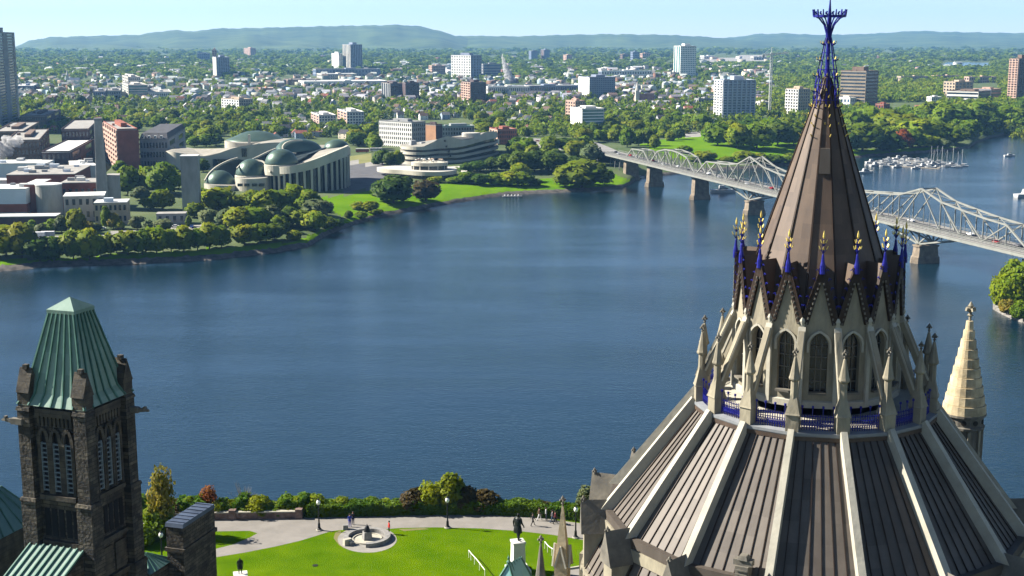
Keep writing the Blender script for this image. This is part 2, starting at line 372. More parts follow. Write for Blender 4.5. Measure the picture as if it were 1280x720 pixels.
def crown_mesh(kind, shape, lod):
    key = (kind, shape, lod)
    if key in CROWN: return CROWN[key]
    n_cl, n_q, size = dict(far=(17, 54, .15), near=(26, 120, .085), fine=(34, 300, .05), sparse=(20, 70, .07))[lod]
    kw = [dict(), dict(egg=.55, top=1.15), dict(spread=1.1, top=.8), dict(egg=.25, spread=.9, top=1.1), dict(spread=1.05, top=.95, low=-.05), dict(egg=.8, top=1.3, spread=.8)][shape]
    V, Q, T = crown_arrays(101 + shape * 7 + len(kind) * 13, n_cl, n_q, size, **kw)
    CROWN[key] = me = mesh_np('crown', V, Q, [LF[kind]], tint=T); nr = V - np.array([0, 0, .25]); nr /= np.maximum(np.linalg.norm(nr, axis=1)[:, None], 1e-4); fn = np.cross(V[1::4] - V[0::4], V[3::4] - V[0::4]); fn /= np.maximum(np.linalg.norm(fn, axis=1)[:, None], 1e-6); kk = .62 if lod == 'far' else .22; nr = kk * nr + (1 - kk) * np.repeat(fn, 4, 0); nr /= np.linalg.norm(nr, axis=1)[:, None]; me.normals_split_custom_set(nr.tolist()); return me
_tm = {}
def trunk_mesh(lod='far'):
    if lod in _tm: return _tm[lod]
    mb = MB(); mb.tube((0, 0, -.05), (0, 0, .55), .075, .055, 7); mb.tube((0, 0, .5), (.03, .02, 1.25), .055, .025, 6)
    for i in range(5):
        a = i * 1.26; mb.tube((0, 0, .45 + .08 * i), (.45 * math.cos(a), .45 * math.sin(a), .95 + .1 * i), .03, .01, 5)
    me = bpy.data.meshes.new('trunk'); me.from_pydata(mb.v, [], mb.f); me.materials.append(BARK); _tm[lod] = me; return me
TREES = []
def tree(p, h, wd, kind='mid', shape=None, lod='far', name='tree', noun='tree', label=None, lift=.12, group='trees on the far bank'):
    shape = rnd.randrange(5) if shape is None else shape
    o = thing(name, label, 'tree' if noun == 'tree' else 'bush' if noun in ('bush', 'shrub') else noun, p, group); 
    c = link('crown', crown_mesh(kind, shape, lod), o); t = link('trunk', trunk_mesh(), o)
    r = wd / 2 * 1.28; lift = lift if noun == 'tree' else 0
    c.scale = (r, r, h * (1 - lift) / 1.95); c.location = (0, 0, h * lift - .05 * h); c.rotation_euler = (0, 0, rnd.random() * 6.28)
    t.scale = (wd * .5, wd * .5, h * .5)
    TREES.append((o, kind, noun, h, wd, label)); return o
def tree_px(x, yb, hp, wp, kind='mid', **kw):
    """tree whose foot stands at photo pixel (x, yb) with a height and width in photo pixels"""
    k_ = 1.22 if x < 415 and yb > 240 else 1.0; hp *= k_; wp *= k_
    p = G(x, yb); top = atY(x, yb - hp, p.y + .01); d = p.y
    return tree(p, max(1.2, top.z - p.z), wp * d / F, kind, **kw)
TP = [  # the far bank, along the water and round the museum: x, foot y, height, width, kind
 (8, 320, 34, 30, 'light'), (28, 322, 36, 28, 'light'), (-8, 321, 34, 26, 'mid'), (50, 326, 26, 22, 'dark'), (68, 326, 24, 20, 'dark'), (92, 324, 32, 22, 'light'), (112, 325, 32, 24, 'light'), (126, 320, 22, 16, 'mid'),
 (138, 319, 23, 12, 'light'), (146, 316, 20, 12, 'dark'), (160, 319, 27, 22, 'light'), (178, 318, 27, 20, 'mid'), (196, 317, 29, 22, 'light'), (214, 315, 26, 18, 'mid'), (230, 315, 27, 22, 'light'), (247, 313, 24, 18, 'mid'),
 (262, 311, 27, 22, 'light'), (277, 309, 22, 17, 'mid'), (95, 291, 26, 15, 'light'), (40, 290, 12, 11, 'mid'), (52, 292, 11, 10, 'pale'), (65, 291, 14, 12, 'mid'), (77, 291, 17, 13, 'pale'), (110, 289, 10, 10, 'yellow'), (120, 288, 8, 9, 'pale'),
 (133, 286, 24, 9, 'mid'), (142, 286, 16, 12, 'yellow'), (150, 287, 9, 9, 'light'), (16, 294, 10, 12, 'mid'), (172, 287, 15, 12, 'pale'), (186, 290, 12, 12, 'pale'), (204, 290, 14, 16, 'pale'), (236, 283, 11, 6, 'mid'),
 (160, 243, 30, 22, 'mid'), (176, 250, 14, 16, 'pale'), (186, 241, 27, 24, 'light'), (205, 244, 33, 26, 'mid'), (217, 236, 24, 20, 'light'), (203, 262, 22, 18, 'light'), (188, 262, 14, 14, 'mid'), (168, 226, 16, 18, 'dark'), (150, 215, 14, 14, 'mid'),
 (207, 219, 16, 22, 'dark'), (254, 215, 17, 14, 'dark'), (252, 262, 24, 24, 'mid'), (272, 266, 28, 26, 'light'), (262, 282, 18, 18, 'pale'), (243, 272, 16, 16, 'mid'), (281, 284, 18, 18, 'pale'), (300, 288, 24, 26, 'light'), (318, 286, 25, 26, 'mid'),
 (296, 262, 17, 20, 'mid'), (316, 262, 20, 22, 'light'), (333, 268, 26, 26, 'light'), (306, 306, 22, 24, 'light'), (325, 303, 20, 22, 'mid'), (343, 300, 18, 18, 'dark'), (352, 266, 24, 26, 'mid'), (368, 262, 26, 24, 'light'), (386, 268, 25, 22, 'mid'), (398, 274, 22, 22, 'pale'),
 (362, 282, 20, 20, 'dark'), (376, 284, 18, 20, 'mid'), (394, 288, 20, 22, 'light'), (408, 284, 12, 18, 'mid'), (420, 283, 10, 16, 'dark'), (350, 290, 18, 16, 'mid'), (340, 284, 22, 20, 'pale'), (368, 300, 10, 14, 'light'),
 (492, 254, 33, 44, 'dark'), (532, 251, 26, 29, 'russet'), (448, 262, 10, 16, 'light'), (462, 264, 13, 18, 'light'), (436, 272, 9, 10, 'dark'), (452, 272, 8, 14, 'mid'), (470, 268, 8, 14, 'mid'), (502, 270, 0, 0, ''),
 (727, 236, 38, 50, 'mid'), (706, 234, 26, 24, 'mid'), (756, 231, 20, 18, 'light'), (740, 205, 26, 20, 'pale'), (690, 215, 26, 30, 'dark'), (668, 214, 26, 28, 'dark'), (650, 216, 28, 26, 'dark'), (632, 214, 22, 22, 'dark'), (614, 213, 16, 18, 'dark'), (596, 214, 14, 20, 'dark'), (582, 216, 12, 16, 'dark'),
 (582, 229, 14, 22, 'mid'), (600, 231, 14, 22, 'dark'), (618, 231, 15, 22, 'mid'), (636, 232, 18, 24, 'light'), (652, 232, 18, 22, 'mid'), (668, 232, 10, 16, 'dark'), (566, 229, 8, 14, 'mid'), (650, 226, 22, 24, 'light'), (720, 212, 18, 20, 'dark'),
 (478, 206, 20, 14, 'dark'), (488, 208, 18, 14, 'dark'), (498, 208, 20, 13, 'mid'), (470, 205, 12, 10, 'dark'), (545, 228, 8, 14, 'light'), (508, 228, 8, 12, 'dark'),
 # the park beyond the bridge
 (897, 182, 31, 29, 'mid'), (921, 185, 31, 28, 'light'), (946, 186, 34, 32, 'mid'), (972, 182, 32, 28, 'dark'), (992, 182, 30, 26, 'mid'), (910, 176, 28, 24, 'mid'), (935, 176, 28, 26, 'dark'), (960, 174, 28, 26, 'mid'), (984, 172, 26, 24, 'mid'), (878, 160, 18, 20, 'mid'),
 (855, 191, 9, 17, 'mid'), (880, 200, 12, 22, 'light'), (868, 202, 8, 14, 'mid'), (930, 202, 14, 24, 'mid'), (950, 203, 12, 18, 'light'), (908, 202, 7, 16, 'mid'), (968, 205, 12, 22, 'dark'), (988, 205, 14, 20, 'mid'), (838, 176, 12, 12, 'mid'), (848, 174, 14, 12, 'dark'), (828, 172, 10, 12, 'light'),
 (810, 182, 22, 14, 'dark'), (798, 182, 20, 14, 'mid'), (784, 184, 24, 16, 'mid'), (770, 178, 22, 18, 'mid'), (818, 186, 18, 12, 'mid'), (756, 172, 16, 18, 'dark'), (742, 174, 20, 22, 'dark'), (724, 172, 12, 16, 'mid'),
 (1078, 189, 37, 42, 'mid'), (1103, 188, 28, 32, 'mid'), (1112, 190, 20, 28, 'dark'), (1088, 162, 30, 30, 'mid'), (1110, 166, 30, 34, 'light'), (1133, 170, 30, 36, 'light'), (1128, 186, 24, 20, 'red'), (1150, 176, 30, 34, 'light'), (1172, 178, 26, 28, 'mid'), (1140, 184, 22, 26, 'mid'), (1158, 184, 16, 24, 'light'), (1190, 180, 20, 26, 'mid'), (1176, 183, 10, 20, 'pale'), (1062, 190, 26, 24, 'dark'), (1068, 165, 26, 26, 'mid'),
 (1200, 158, 26, 30, 'dark'), (1180, 158, 30, 26, 'mid'), (1220, 158, 22, 26, 'dark'), (1212, 168, 18, 26, 'mid'), (1238, 162, 16, 24, 'dark'), (1226, 150, 26, 26, 'mid'), (1160, 150, 24, 26, 'mid'), (1255, 146, 14, 20, 'mid'), (1270, 150, 16, 22, 'mid'), (1278, 142, 18, 20, 'dark'), (1286, 148, 16, 20, 'dark'), (1242, 142, 14, 16, 'dark'),
]
for t in TP:
    if t[2]: tree_px(*t[:4], kind=t[4], noun='tree' if t[2] > 13 else 'bush', name='tree' if t[2] > 13 else 'bush')
def scatter(n, x0, x1, y0, y1, h0, h1, kinds, avoid=()):
    for _ in range(n):
        for _t in range(30):
            x = rnd.uniform(x0, x1); y = rnd.uniform(y0, y1)
            if not any(a <= x <= c and b <= y <= d for a, b, c, d in avoid): break
        else: continue
        h = rnd.uniform(h0, h1) * (.6 + .4 * (y - 60) / 110); tree_px(x, y, h, h * rnd.uniform(.8, 1.15), rnd.choice(kinds))
scatter(44, 160, 320, 148, 172, 12, 17, ['mid', 'mid', 'light', 'dark'], [(172, 160, 212, 180), (278, 158, 345, 176)])
scatter(18, 215, 300, 166, 184, 13, 19, ['mid', 'light', 'dark'], [(272, 168, 345, 186)])
scatter(14, 20, 110, 130, 165, 10, 15, ['mid', 'light', 'dark'])
scatter(16, 340, 470, 160, 180, 11, 16, ['mid', 'light', 'dark'], [(345, 172, 440, 190)])
scatter(10, 440, 475, 168, 188, 12, 18, ['mid', 'dark', 'light'])
scatter(24, 600, 760, 150, 180, 12, 20, ['mid', 'mid', 'light', 'dark'], [(640, 172, 700, 180), (708, 140, 757, 166)])
scatter(16, 645, 760, 184, 204, 14, 22, ['mid', 'dark', 'light', 'mid'], [(640, 170, 712, 188), (735, 184, 765, 196)])
scatter(18, 755, 890, 146, 172, 12, 18, ['mid', 'dark', 'mid'], [(840, 160, 890, 172)])

# beyond those, woods and street trees that nobody could count
def woods(name, label_kind, n, yr, h_m, w_m, leaf, seed, quads, xr=(-60, 1340), size=.26):
    g = np.random.default_rng(seed); base = []
    for s in range(4): V, Q, T = crown_arrays(500 + s, 7, max(4, quads // 9), size, top=1.0, spread=1.0); base.append((V, T))
    VV = []; TT = []
    for i in range(n):
        y = yr[0] + (yr[1] - yr[0]) * g.random() ** label_kind; x = g.uniform(*xr); p = G(x, y)
        if in_gap(x, y): continue
        V, T = base[i % 4]; a = g.random() * 6.28; k = 1 + max(0, (p.y - 2500) / 2500) * .7; hh = g.uniform(*h_m) * (1 + max(0, (p.y - 3000) / 5000)); ww = g.uniform(*w_m) * k
        x_, y_ = V[:, 0] * ww / 2, V[:, 1] * ww / 2
        VV.append(np.stack([x_ * math.cos(a) - y_ * math.sin(a) + p.x, x_ * math.sin(a) + y_ * math.cos(a) + p.y, V[:, 2] * hh / 1.9 + p.z - .5], 1)); TT.append(np.clip(T * .6 + g.random() * .5, 0, 1))
    V = np.concatenate(VV); T = np.concatenate(TT)
    ob = link(name, mesh_np(name, V, np.arange(len(V)).reshape(-1, 4), [LF[leaf]], tint=T)); tag(ob, kind='stuff'); return ob
GAPS = [(355, 94, 485, 110), (607, 104, 722, 118), (640, 95, 648, 104), (925, 90, 962, 95), (1175, 77, 1240, 86), (632, 171, 702, 186), (862, 166, 1000, 200), (870, 69, 962, 81), (749, 86, 815, 98), (537, 80, 626, 96), (1180, 104, 1250, 130),
        (0, 168, 130, 300), (130, 160, 212, 215), (200, 180, 640, 300), (795, 172, 900, 240), (600, 185, 800, 260), (1090, 128, 1176, 142), (120, 112, 216, 124), (280, 125, 316, 139), (474, 150, 645, 180), (385, 150, 458, 162)]
def in_gap(x, y): return any(a <= x <= c and b <= y <= d for a, b, c, d in GAPS)
woods('woodland', 1.0, 3600, (92, 172), (6, 12), (7, 12), 'mid', 21, 60)
woods('woodland', 1.0, 2300, (92, 172), (5, 11), (6, 11), 'dark', 22, 60)
woods('woodland', 1.0, 1500, (100, 174), (5, 11), (6, 11), 'light', 23, 60)
woods('woodland', 1.0, 2600, (63, 96), (7, 13), (14, 26), 'mid', 24, 40, size=.3)
woods('woodland', 1.0, 2200, (62, 94), (7, 12), (14, 26), 'dark', 25, 40, size=.3)
woods('woodland', 1.0, 900, (78, 132), (8, 14), (10, 20), 'mid', 26, 60, xr=(930, 1340))
woods('woodland', 1.0, 700, (100, 140), (8, 14), (10, 20), 'light', 27, 60, xr=(930, 1340))
woods('woodland', 1.0, 500, (120, 160), (8, 14), (10, 16), 'mid', 28, 60, xr=(1045, 1340))
# ------------------------------------------------------------------ city blocks on the far bank
GL = M('window_glass', (.018, .028, .042), .18, var=.4, scale=.15, spec=.8)
GLT = M('teal_glass', (.03, .13, .13), .15, var=.3, scale=.12, spec=.8)
GLB = M('blue_glass', (.03, .07, .14), .18, var=.3, scale=.12, spec=.8)
WH = M('white_panel', (.62, .61, .57), .75, var=.06, scale=.1)
CN = M('pale_concrete', (.42, .40, .35), .85, var=.10, scale=.12)
GC = M('grey_concrete', (.24, .245, .245), .85, var=.12, scale=.12)
BG = M('beige_brick', (.36, .29, .21), .9, var=.10, scale=.15)
PK = M('pink_brick', (.40, .27, .21), .9, var=.10, scale=.15)
BR = M('brown_brick', (.15, .105, .08), .9, var=.15, scale=.15)
RB = M('red_brick', (.22, .075, .05), .9, var=.15, scale=.15)
OR = M('orange_brick', (.30, .165, .095), .9, var=.12, scale=.15)
DKB = M('dark_brick', (.07, .05, .05), .9, var=.2, scale=.15)
BLW = M('blue_grey_wall', (.17, .20, .26), .85, var=.1, scale=.1)
RFG = M('roof_gravel', (.26, .25, .23), .95, var=.15, scale=.15)
RFD = M('roof_dark', (.06, .06, .065), .9, var=.25, scale=.2)
RFL = M('roof_light', (.5, .5, .48), .9, var=.12, scale=.12)
CUG = M('green_copper', (.13, .27, .21), .6, var=.15, scale=.25)

def solve(f, lo, hi):
    flo = f(lo)
    for _ in range(40):
        m = (lo + hi) / 2; fm = f(m)
        if (fm > 0) == (flo > 0): lo, flo = m, fm
        else: hi = m
    return (lo + hi) / 2
def facade(mb, C, n, e, w, z0, z1, style, floors, cols, mat):
    """front elements standing 0.3 m proud of the recessed body. C: corner, e: along the wall, n: outward"""
    hf = (z1 - z0) / floors
    def slab(s0, s1, za, zb, dep=.35, off=0.0):
        m = C + e * (s0 + s1) / 2 + n * (dep / 2 - .3 + off)
        mb.box((m.x, m.y, (za + zb) / 2), (s1 - s0, dep, zb - za), math.atan2(e.y, e.x), mat)
    if style == 'blank': slab(0, w, z0, z1); return
    if style in ('grid', 'bands', 'balcony'):
        fr = dict(grid=.42, bands=.5, balcony=.36)[style]
        for i in range(floors + 1):
            za = max(z0, z0 + i * hf - hf * fr / 2); zb = min(z1, z0 + i * hf + hf * fr / 2)
            slab(0, w, za, zb, 1.5 if style == 'balcony' and 0 < i < floors else .352)
    if style in ('grid', 'piers', 'balcony'):
        fr = dict(grid=.42, piers=.4, balcony=.3)[style]; cw = w / cols
        for i in range(cols + 1):
            s0 = max(0, i * cw - cw * fr / 2); s1 = min(w, i * cw + cw * fr / 2); slab(s0, s1, z0, z1, .4 if style != 'balcony' else 1.2)
    else:
        slab(0, .5, z0, z1, .36); slab(w - .5, w, z0, z1, .36)
def block(name, label, cat, x0, xm, x1, yt, yb, floors=8, cols=(8, 4), wall=WH, wall_l=None, glass=GL, sf='grid', sl='grid', a=16, pent=.35, roof=RFG, group=None, phrase=None, dmin=None, at=None):
    C = (at or G(xm, yb)).copy(); zb = C.z - 2.5; a = R(a); C.z = 0
    n = Vector((math.sin(a), -math.cos(a), 0)); e1 = Vector((math.cos(a), math.sin(a), 0)); e2 = Vector((-math.sin(a), math.cos(a), 0))
    zt = atY(xm, yt, C.y).z
    w = solve(lambda s: proj((C.x + e1.x * s, C.y + e1.y * s, (zt + zb) / 2))[0] - x1, .5, 900)
    d = w * .5 if xm - x0 < 1.5 else solve(lambda s: proj((C.x + e2.x * s, C.y + e2.y * s, (zt + zb) / 2))[0] - x0, .5, 400)
    if dmin: d = max(d, dmin)
    d = min(d, 140)
    mid = C + e1 * w / 2 + e2 * d / 2; rz = a
    o = thing(name, label, cat, (mid.x, mid.y, zb), group)
    MB().box((mid.x, mid.y, (zb + zt - .2) / 2), (w - .6, d - .6, zt - .2 - zb), rz).build('window_wall', glass, o)
    mb = MB(); A = C; B = C + e1 * w
    facade(mb, A, n, e1, w, zb, zt, sf, floors, cols[0], 0)
    facade(mb, A + e2 * d, -e1, -e2, d, zb, zt, sl, floors, cols[1], 1)
    facade(mb, B, e1, e2, d, zb, zt, sl, floors, cols[1], 0)
    facade(mb, B + e2 * d, -n, -e1, w, zb, zt, 'blank', floors, cols[0], 0)
    mb.build('facade_frame', [wall, wall_l or wall], o)  # where they differ, colours carry the light: paler sunlit flank, darker shaded front
    rb = MB(); rb.box((mid.x, mid.y, zt + .15), (w + .1, d + .1, .7), rz, 0)
    for s, t, ww, dd in ((0, -d / 2, w, .4), (0, d / 2, w, .4), (-w / 2, 0, .4, d - .42), (w / 2, 0, .4, d - .42)):
        p = mid + e1 * s + e2 * t; rb.box((p.x, p.y, zt + .9), (ww, dd, .8), rz, 1)
    rb.build('roof', [roof, wall], o)
    if pent:
        pb = MB(); p = mid + e1 * w * .05; hh = max(2.6, min(6, (zt - zb) * .1)); pb.box((p.x, p.y, zt + .5 + hh / 2), (w * pent, d * .45, hh), rz)
        q = mid - e1 * w * .32; pb.box((q.x, q.y, zt + 1.3), (min(3, w * .12), min(3, d * .2), 1.7), rz); pb.build('rooftop_plant', wall if pent > 0 else GC, o)
    lm(phrase or label, xm, yb); return o, C, e1, e2, n, w, d, zb, zt
T = 'high-rise'; O = 'building'
block('apartment_tower', 'tall dark grey apartment tower cut off by the edge of the photo', T, -40, -30, -3, 41, 166, 34, (5, 2), GC, sf='balcony', a=12, pent=.4, phrase='the tall grey tower')
block('apartment_tower', 'slender blue-grey tower with a pale lit flank and beige top', T, 264, 271, 287, 72, 96, 14, (6, 2), BLW, CN, sf='balcony', sl='blank', phrase='the blue-grey tower')
block('apartment_tower', 'beige block standing just behind the slender blue-grey tower', O, 262, 266, 271, 63, 90, 12, (2, 2), PK, a=12)
block('office_building', 'low blue-grey block on the hill beside the blue-grey tower', O, 244, 247, 262, 67, 78, 4, (6, 2), BLW, a=12)
block('apartment_tower', 'small pinkish tower far off below the big ridge', T, 305, 313, 320, 60.5, 72, 9, (3, 3), PK, a=30)
block('office_building', 'upper of two pale office blocks, with a grey shaded front', O, 153, 161, 176, 97, 118, 6, (6, 3), CN, a=20)
block('office_building', 'lower of two pale office blocks, with green-tinted window bands', O, 152, 161, 185, 107, 124, 6, (8, 3), CN, glass=GLT, sf='bands', a=20, phrase='the pale office blocks')
block('office_building', 'low dark block with the blunt grey end, beside the pale office blocks', O, 110, 117, 132, 115, 126, 3, (6, 3), BLW, glass=GL)
block('office_building', 'plain low dark block touching the pale office blocks', O, 131, 134, 151, 114, 126, 3, (6, 2), GC)
block('office_building', 'long low white building with arched window row and grey roof', O, 178, 186, 214, 116, 124, 2, (12, 3), WH, pent=.1)
block('apartment_tower', 'cream seven-storey block with square windows among houses', O, 277, 299, 316, 125, 140, 5, (6, 7), BG, WH, a=40, phrase='the cream block among houses')
block('office_building', 'long low blue-grey warehouse with a white roof edge near the tall tower', O, 16, 19, 42, 108, 117, 2, (10, 2), BLW, roof=RFL, pent=.1)
block('office_tower', 'tall slab tower with a pale sunlit flank and blue-grey shaded front under the ridge', T, 427, 438.5, 453, 56, 89, 22, (7, 6), BLW, CN, sf='piers', sl='piers', phrase='the tall slab tower')
block('office_tower', 'white lower slab joined to the flank of the tall slab tower', O, 414.5, 424, 428, 67.5, 88, 14, (2, 6), WH, a=16)
block('shopping_centre', 'dark blue low building at the foot of the tall slab tower', O, 391, 395, 476, 87, 95.5, 2, (20, 3), BLW, glass=GLB, pent=.15)
block('shopping_centre', 'pale round-cornered hall in front of the dark blue low building', O, 396, 402, 446, 93, 99, 2, (16, 4), CN, roof=RFL, pent=.1)
block('office_building', 'broad white office block with a square window grid', T, 564, 588.5, 602, 69.5, 98, 9, (4, 8), BLW, WH, a=42, phrase='the broad white office block')
block('office_building', 'low beige block beside the broad white office block', O, 536, 540, 557, 82.5, 93, 4, (8, 2), PK)
block('office_building', 'dark blue glass block between the white office block and the fountain', O, 601, 604, 626, 80.5, 96, 5, (8, 2), GC, glass=GLB, sf='bands')
block('warehouse', 'very long white low building in front of the fountain', O, 604, 610, 662, 109, 121, 2, (22, 3), WH, roof=RFL, pent=.12, phrase='the long white low building')
block('warehouse', 'long blue-grey low building ending at the dark slab of flats', O, 640, 648, 723, 108, 119, 2, (26, 3), BLW, roof=RFL, pent=.2)
block('apartment_tower', 'dark block of flats in two steps with a grey sunlit flank', T, 477, 488, 505, 105, 125, 8, (5, 4), DKB, GC, glass=GL, sf='balcony', sl='piers', phrase='the dark block of flats')
block('apartment_tower', 'taller dark blue wing joined to the dark block of flats', T, 503, 507, 524, 104, 126, 8, (5, 2), DKB, DKB, glass=GL, sf='balcony', sl='blank')
block('apartment_tower', 'brown brick tower with pale sunlit windowed flank and red corner', T, 577, 588.5, 607, 103.5, 129, 9, (6, 4), DKB, PK, sf='grid', sl='balcony', phrase='the brown brick tower')
block('condominium', 'pinkish stepped condominium with white balconies, the lower of the pair', O, 389, 399, 420, 145, 162, 6, (6, 3), WH, PK, glass=GLB, sf='balcony', phrase='the lower pink condominium')
block('condominium', 'pinkish stepped condominium with blue bays, the higher of the pair', O, 422, 434, 455, 141, 163, 7, (6, 3), WH, PK, glass=GLB, sf='balcony', phrase='the higher pink condominium')
block('office_building', 'long white office with pinhole windows behind the curved museum wing', O, 474, 515, 532, 154, 185, 6, (7, 16), GC, WH, a=48, phrase='the long white office')
block('factory_hall', 'orange hall behind the long white office', O, 530, 545, 553, 157, 178, 4, (3, 3), DKB, OR, sf='blank', sl='blank', a=40, pent=.2)
block('factory_hall', 'long low hall with green copper roofs behind the curved museum wing', O, 548, 553, 593, 159, 172, 3, (12, 3), GC, roof=CUG, pent=.5)
block('office_building', 'low brown brick office with white corner beyond the curved museum wing', O, 612, 622, 646, 163, 181, 4, (9, 3), RB, PK, sf='grid', phrase='the low brown brick office')
block('industrial_hall', 'low dark grey roofed hall between the condominiums and houses', O, 345, 350, 386, 154.5, 161, 2, (14, 2), GC, pent=.1)
block('warehouse', 'long pale roofed shed lying across the middle of the town', O, 372, 380, 484, 102.5, 108.5, 1, (24, 3), WH, roof=RFL, pent=.08, phrase='the long pale shed')
block('warehouse', 'brown and red low warehouse at the end of the long pale shed', O, 355, 360, 400, 100, 106.5, 1, (10, 3), BR, pent=.1)
block('warehouse', 'yellow low warehouse near the brown one', O, 322, 326, 342, 111, 118.5, 2, (6, 2), OR, pent=.1)
block('apartment_tower', 'broad slab of flats, sunlit white windowless flank and shaded dark blue gridded front', T, 723, 736.5, 769, 97, 123, 11, (14, 2), BLW, WH, glass=GLB, sf='grid', sl='blank', phrase='the broad slab of flats')
block('hotel', 'teal glass mid-rise with a white flank', T, 713, 727.5, 755, 137, 164, 8, (8, 2), WH, WH, glass=GLT, sf='bands', sl='blank', phrase='the teal glass mid-rise', pent=.5)
block('apartment_tower', 'pink brick block standing behind the teal glass mid-rise', O, 707, 719, 731, 127, 152, 7, (4, 4), PK, a=26)
block('office_tower', 'tall white tower with green-tinted glass front', T, 842, 850, 870, 58, 97, 16, (9, 3), WH, WH, glass=GLT, sf='grid', sl='piers', a=14, phrase='the tall white tower')
block('office_building', 'pale podium at the foot of the tall white tower', O, 834, 838, 849, 91, 98, 2, (4, 2), CN, pent=.2)
block('condominium', 'bluish white condominium tower with rounded balconies by the park', T, 893, 903, 943.5, 101, 151, 16, (7, 3), M('pale_blue_panel', (.36, .40, .47), .8, var=.06, scale=.1), WH, glass=GLB, sf='balcony', sl='balcony', a=10, pent=.3, phrase='the bluish condominium tower')
block('warehouse', 'white and pale blue low plant with a taller end', O, 748, 752, 815, 89, 97.5, 2, (20, 2), WH, BLW, roof=RFL, pent=.2, phrase='the white low plant')
block('office_building', 'white box rising from the end of the white low plant', O, 748, 751, 759, 86, 97, 3, (3, 2), WH)
block('apartment_tower', 'squat blue tower far off, thicker of two', T, 661, 664, 672, 64, 77, 9, (5, 2), BLW, glass=GLB)
block('apartment_tower', 'squat blue tower far off with brownish flank', T, 676, 680, 687, 62.5, 77, 10, (5, 2), BLW, BR, glass=GLB)
block('apartment_tower', 'small pinkish block far off below the hills', O, 704, 708, 715, 69, 79, 6, (3, 2), PK)
block('office_building', 'far brown brick block in a huddle of three', O, 775, 778, 786, 68, 77, 4, (4, 2), BR)
block('office_building', 'far blue-grey taller block in a huddle of three', O, 788, 791, 799, 65, 78, 5, (4, 2), BLW)
block('office_building', 'far pink low block in a huddle of three', O, 800, 803, 813, 67, 76, 3, (4, 2), PK)
block('apartment_tower', 'cream mid-rise with balconies half hidden by the park trees', T, 982, 997.5, 1012, 112, 144, 9, (5, 5), BG, WH, sl='balcony', sf='grid', a=30, phrase='the cream mid-rise')
block('office_tower', 'big brown slab office with long window bands', T, 1050, 1080.5, 1097, 89.5, 139, 12, (5, 10), BR, M('brown_panel_sunlit', (.21, .175, .13), .85, var=.1, scale=.1), sf='bands', sl='bands', a=42, pent=.4, phrase='the big brown slab office')  # flank colour is the brown wall lightened for sun
block('office_building', 'white and blue annex at the foot of the big brown slab office', O, 1046, 1062, 1070, 123, 139, 3, (3, 4), WH, WH, glass=GLB, a=35)
block('apartment_tower', 'pink and brown balcony tower with a white penthouse at the edge', T, 1260.5, 1270, 1293, 74, 129, 19, (8, 3), BR, PK, sf='balcony', sl='balcony', a=24, pent=.5, phrase='the pink balcony tower')
block('office_building', 'beige block with tall shaft behind the white-banded office', O, 1179, 1193, 1216, 103, 124, 6, (5, 4), BG, BG, a=24)
block('office_building', 'low office with long white bands near the pink tower', O, 1183, 1222, 1238, 115, 132, 4, (5, 12), BR, WH, sf='bands', sl='bands', a=48, phrase='the white-banded office')
block('office_building', 'bluish wing with pink end beside the white-banded office', O, 1216, 1238, 1251, 112, 128, 4, (5, 6), PK, BLW, sf='bands', a=40)
block('brick_house', 'red brick building with white trim by the wooded shore', O, 1094, 1104, 1112, 131, 145, 3, (3, 3), RB, RB, a=35, phrase='the red brick building')
block('school', 'long low red brick building with grey flat roof', O, 1143, 1150, 1173, 133, 141, 2, (10, 3), RB, pent=.2, phrase='the long low brick building')
block('office_building', 'small white stepped building above the long low brick one', O, 1158, 1164, 1177, 122, 131, 3, (5, 3), WH, glass=GLB)
block('row_of_flats', 'far beige row of flats between the woods, longest one', O, 1121, 1126, 1160, 96, 103, 2, (12, 2), BG, pent=.05)
block('row_of_flats', 'far pinkish row of flats nearest the lake', O, 1163, 1168, 1200, 95, 101, 2, (12, 2), PK, pent=.05)
block('row_of_flats', 'far pink row of flats beyond the bluish wing', O, 1205, 1211, 1245, 96.5, 103.5, 2, (12, 2), PK, pent=.05)
block('warehouse', 'far white hangar on the pale industrial lot', O, 875, 880, 893, 70, 74, 1, (5, 2), WH, roof=RFL, pent=.1)
block('warehouse', 'far grey-white hangar at the end of the pale industrial lot', O, 938, 942, 958, 71, 75, 1, (5, 2), CN, roof=RFL, pent=.1)
block('warehouse', 'pale low store hidden in trees near the bluish condominium tower', O, 868, 873, 893, 124, 131, 2, (6, 2), GC, pent=.2)
block('garage', 'flat grey building behind the bluish condominium tower', O, 944, 950, 962, 128, 138, 3, (5, 2), CN, pent=.2)

# brick and stone blocks round the mill
block('brick_flats', 'red-brown brick block with pink balconied flank beside the chimney', O, 131, 149, 173, 163, 214, 9, (2, 6), RB, PK, sf='blank', sl='balcony', a=22, pent=.3, phrase='the red-brown brick block')
block('factory_block', 'dark blue-brick warehouse with a grey flat roof behind the chimney', O, 74, 79, 112, 163, 200, 4, (8, 2), DKB, BR, a=14, pent=.0, phrase='the dark brick warehouse')
block('factory_block', 'old brown brick mill with tall windows beside the steam', O, -14, 10, 50, 177, 210, 4, (9, 5), BR, BR, a=16, pent=.2, phrase='the old brown mill')
block('factory_block', 'upper brown brick mill wing above the steam', O, -20, -6, 30, 166, 196, 4, (8, 3), BR, a=14, pent=.25)
block('factory_block', 'dark brick tenement with rows of small windows', O, 22, 27, 57, 146, 166, 4, (10, 2), DKB, a=12, pent=.15, phrase='the dark brick tenement')
block('factory_block', 'dark brick shed with a pale flat roof behind the white silver block', O, 48, 54, 88, 191, 220, 3, (6, 2), DKB, roof=RFL, a=10, pent=.0)
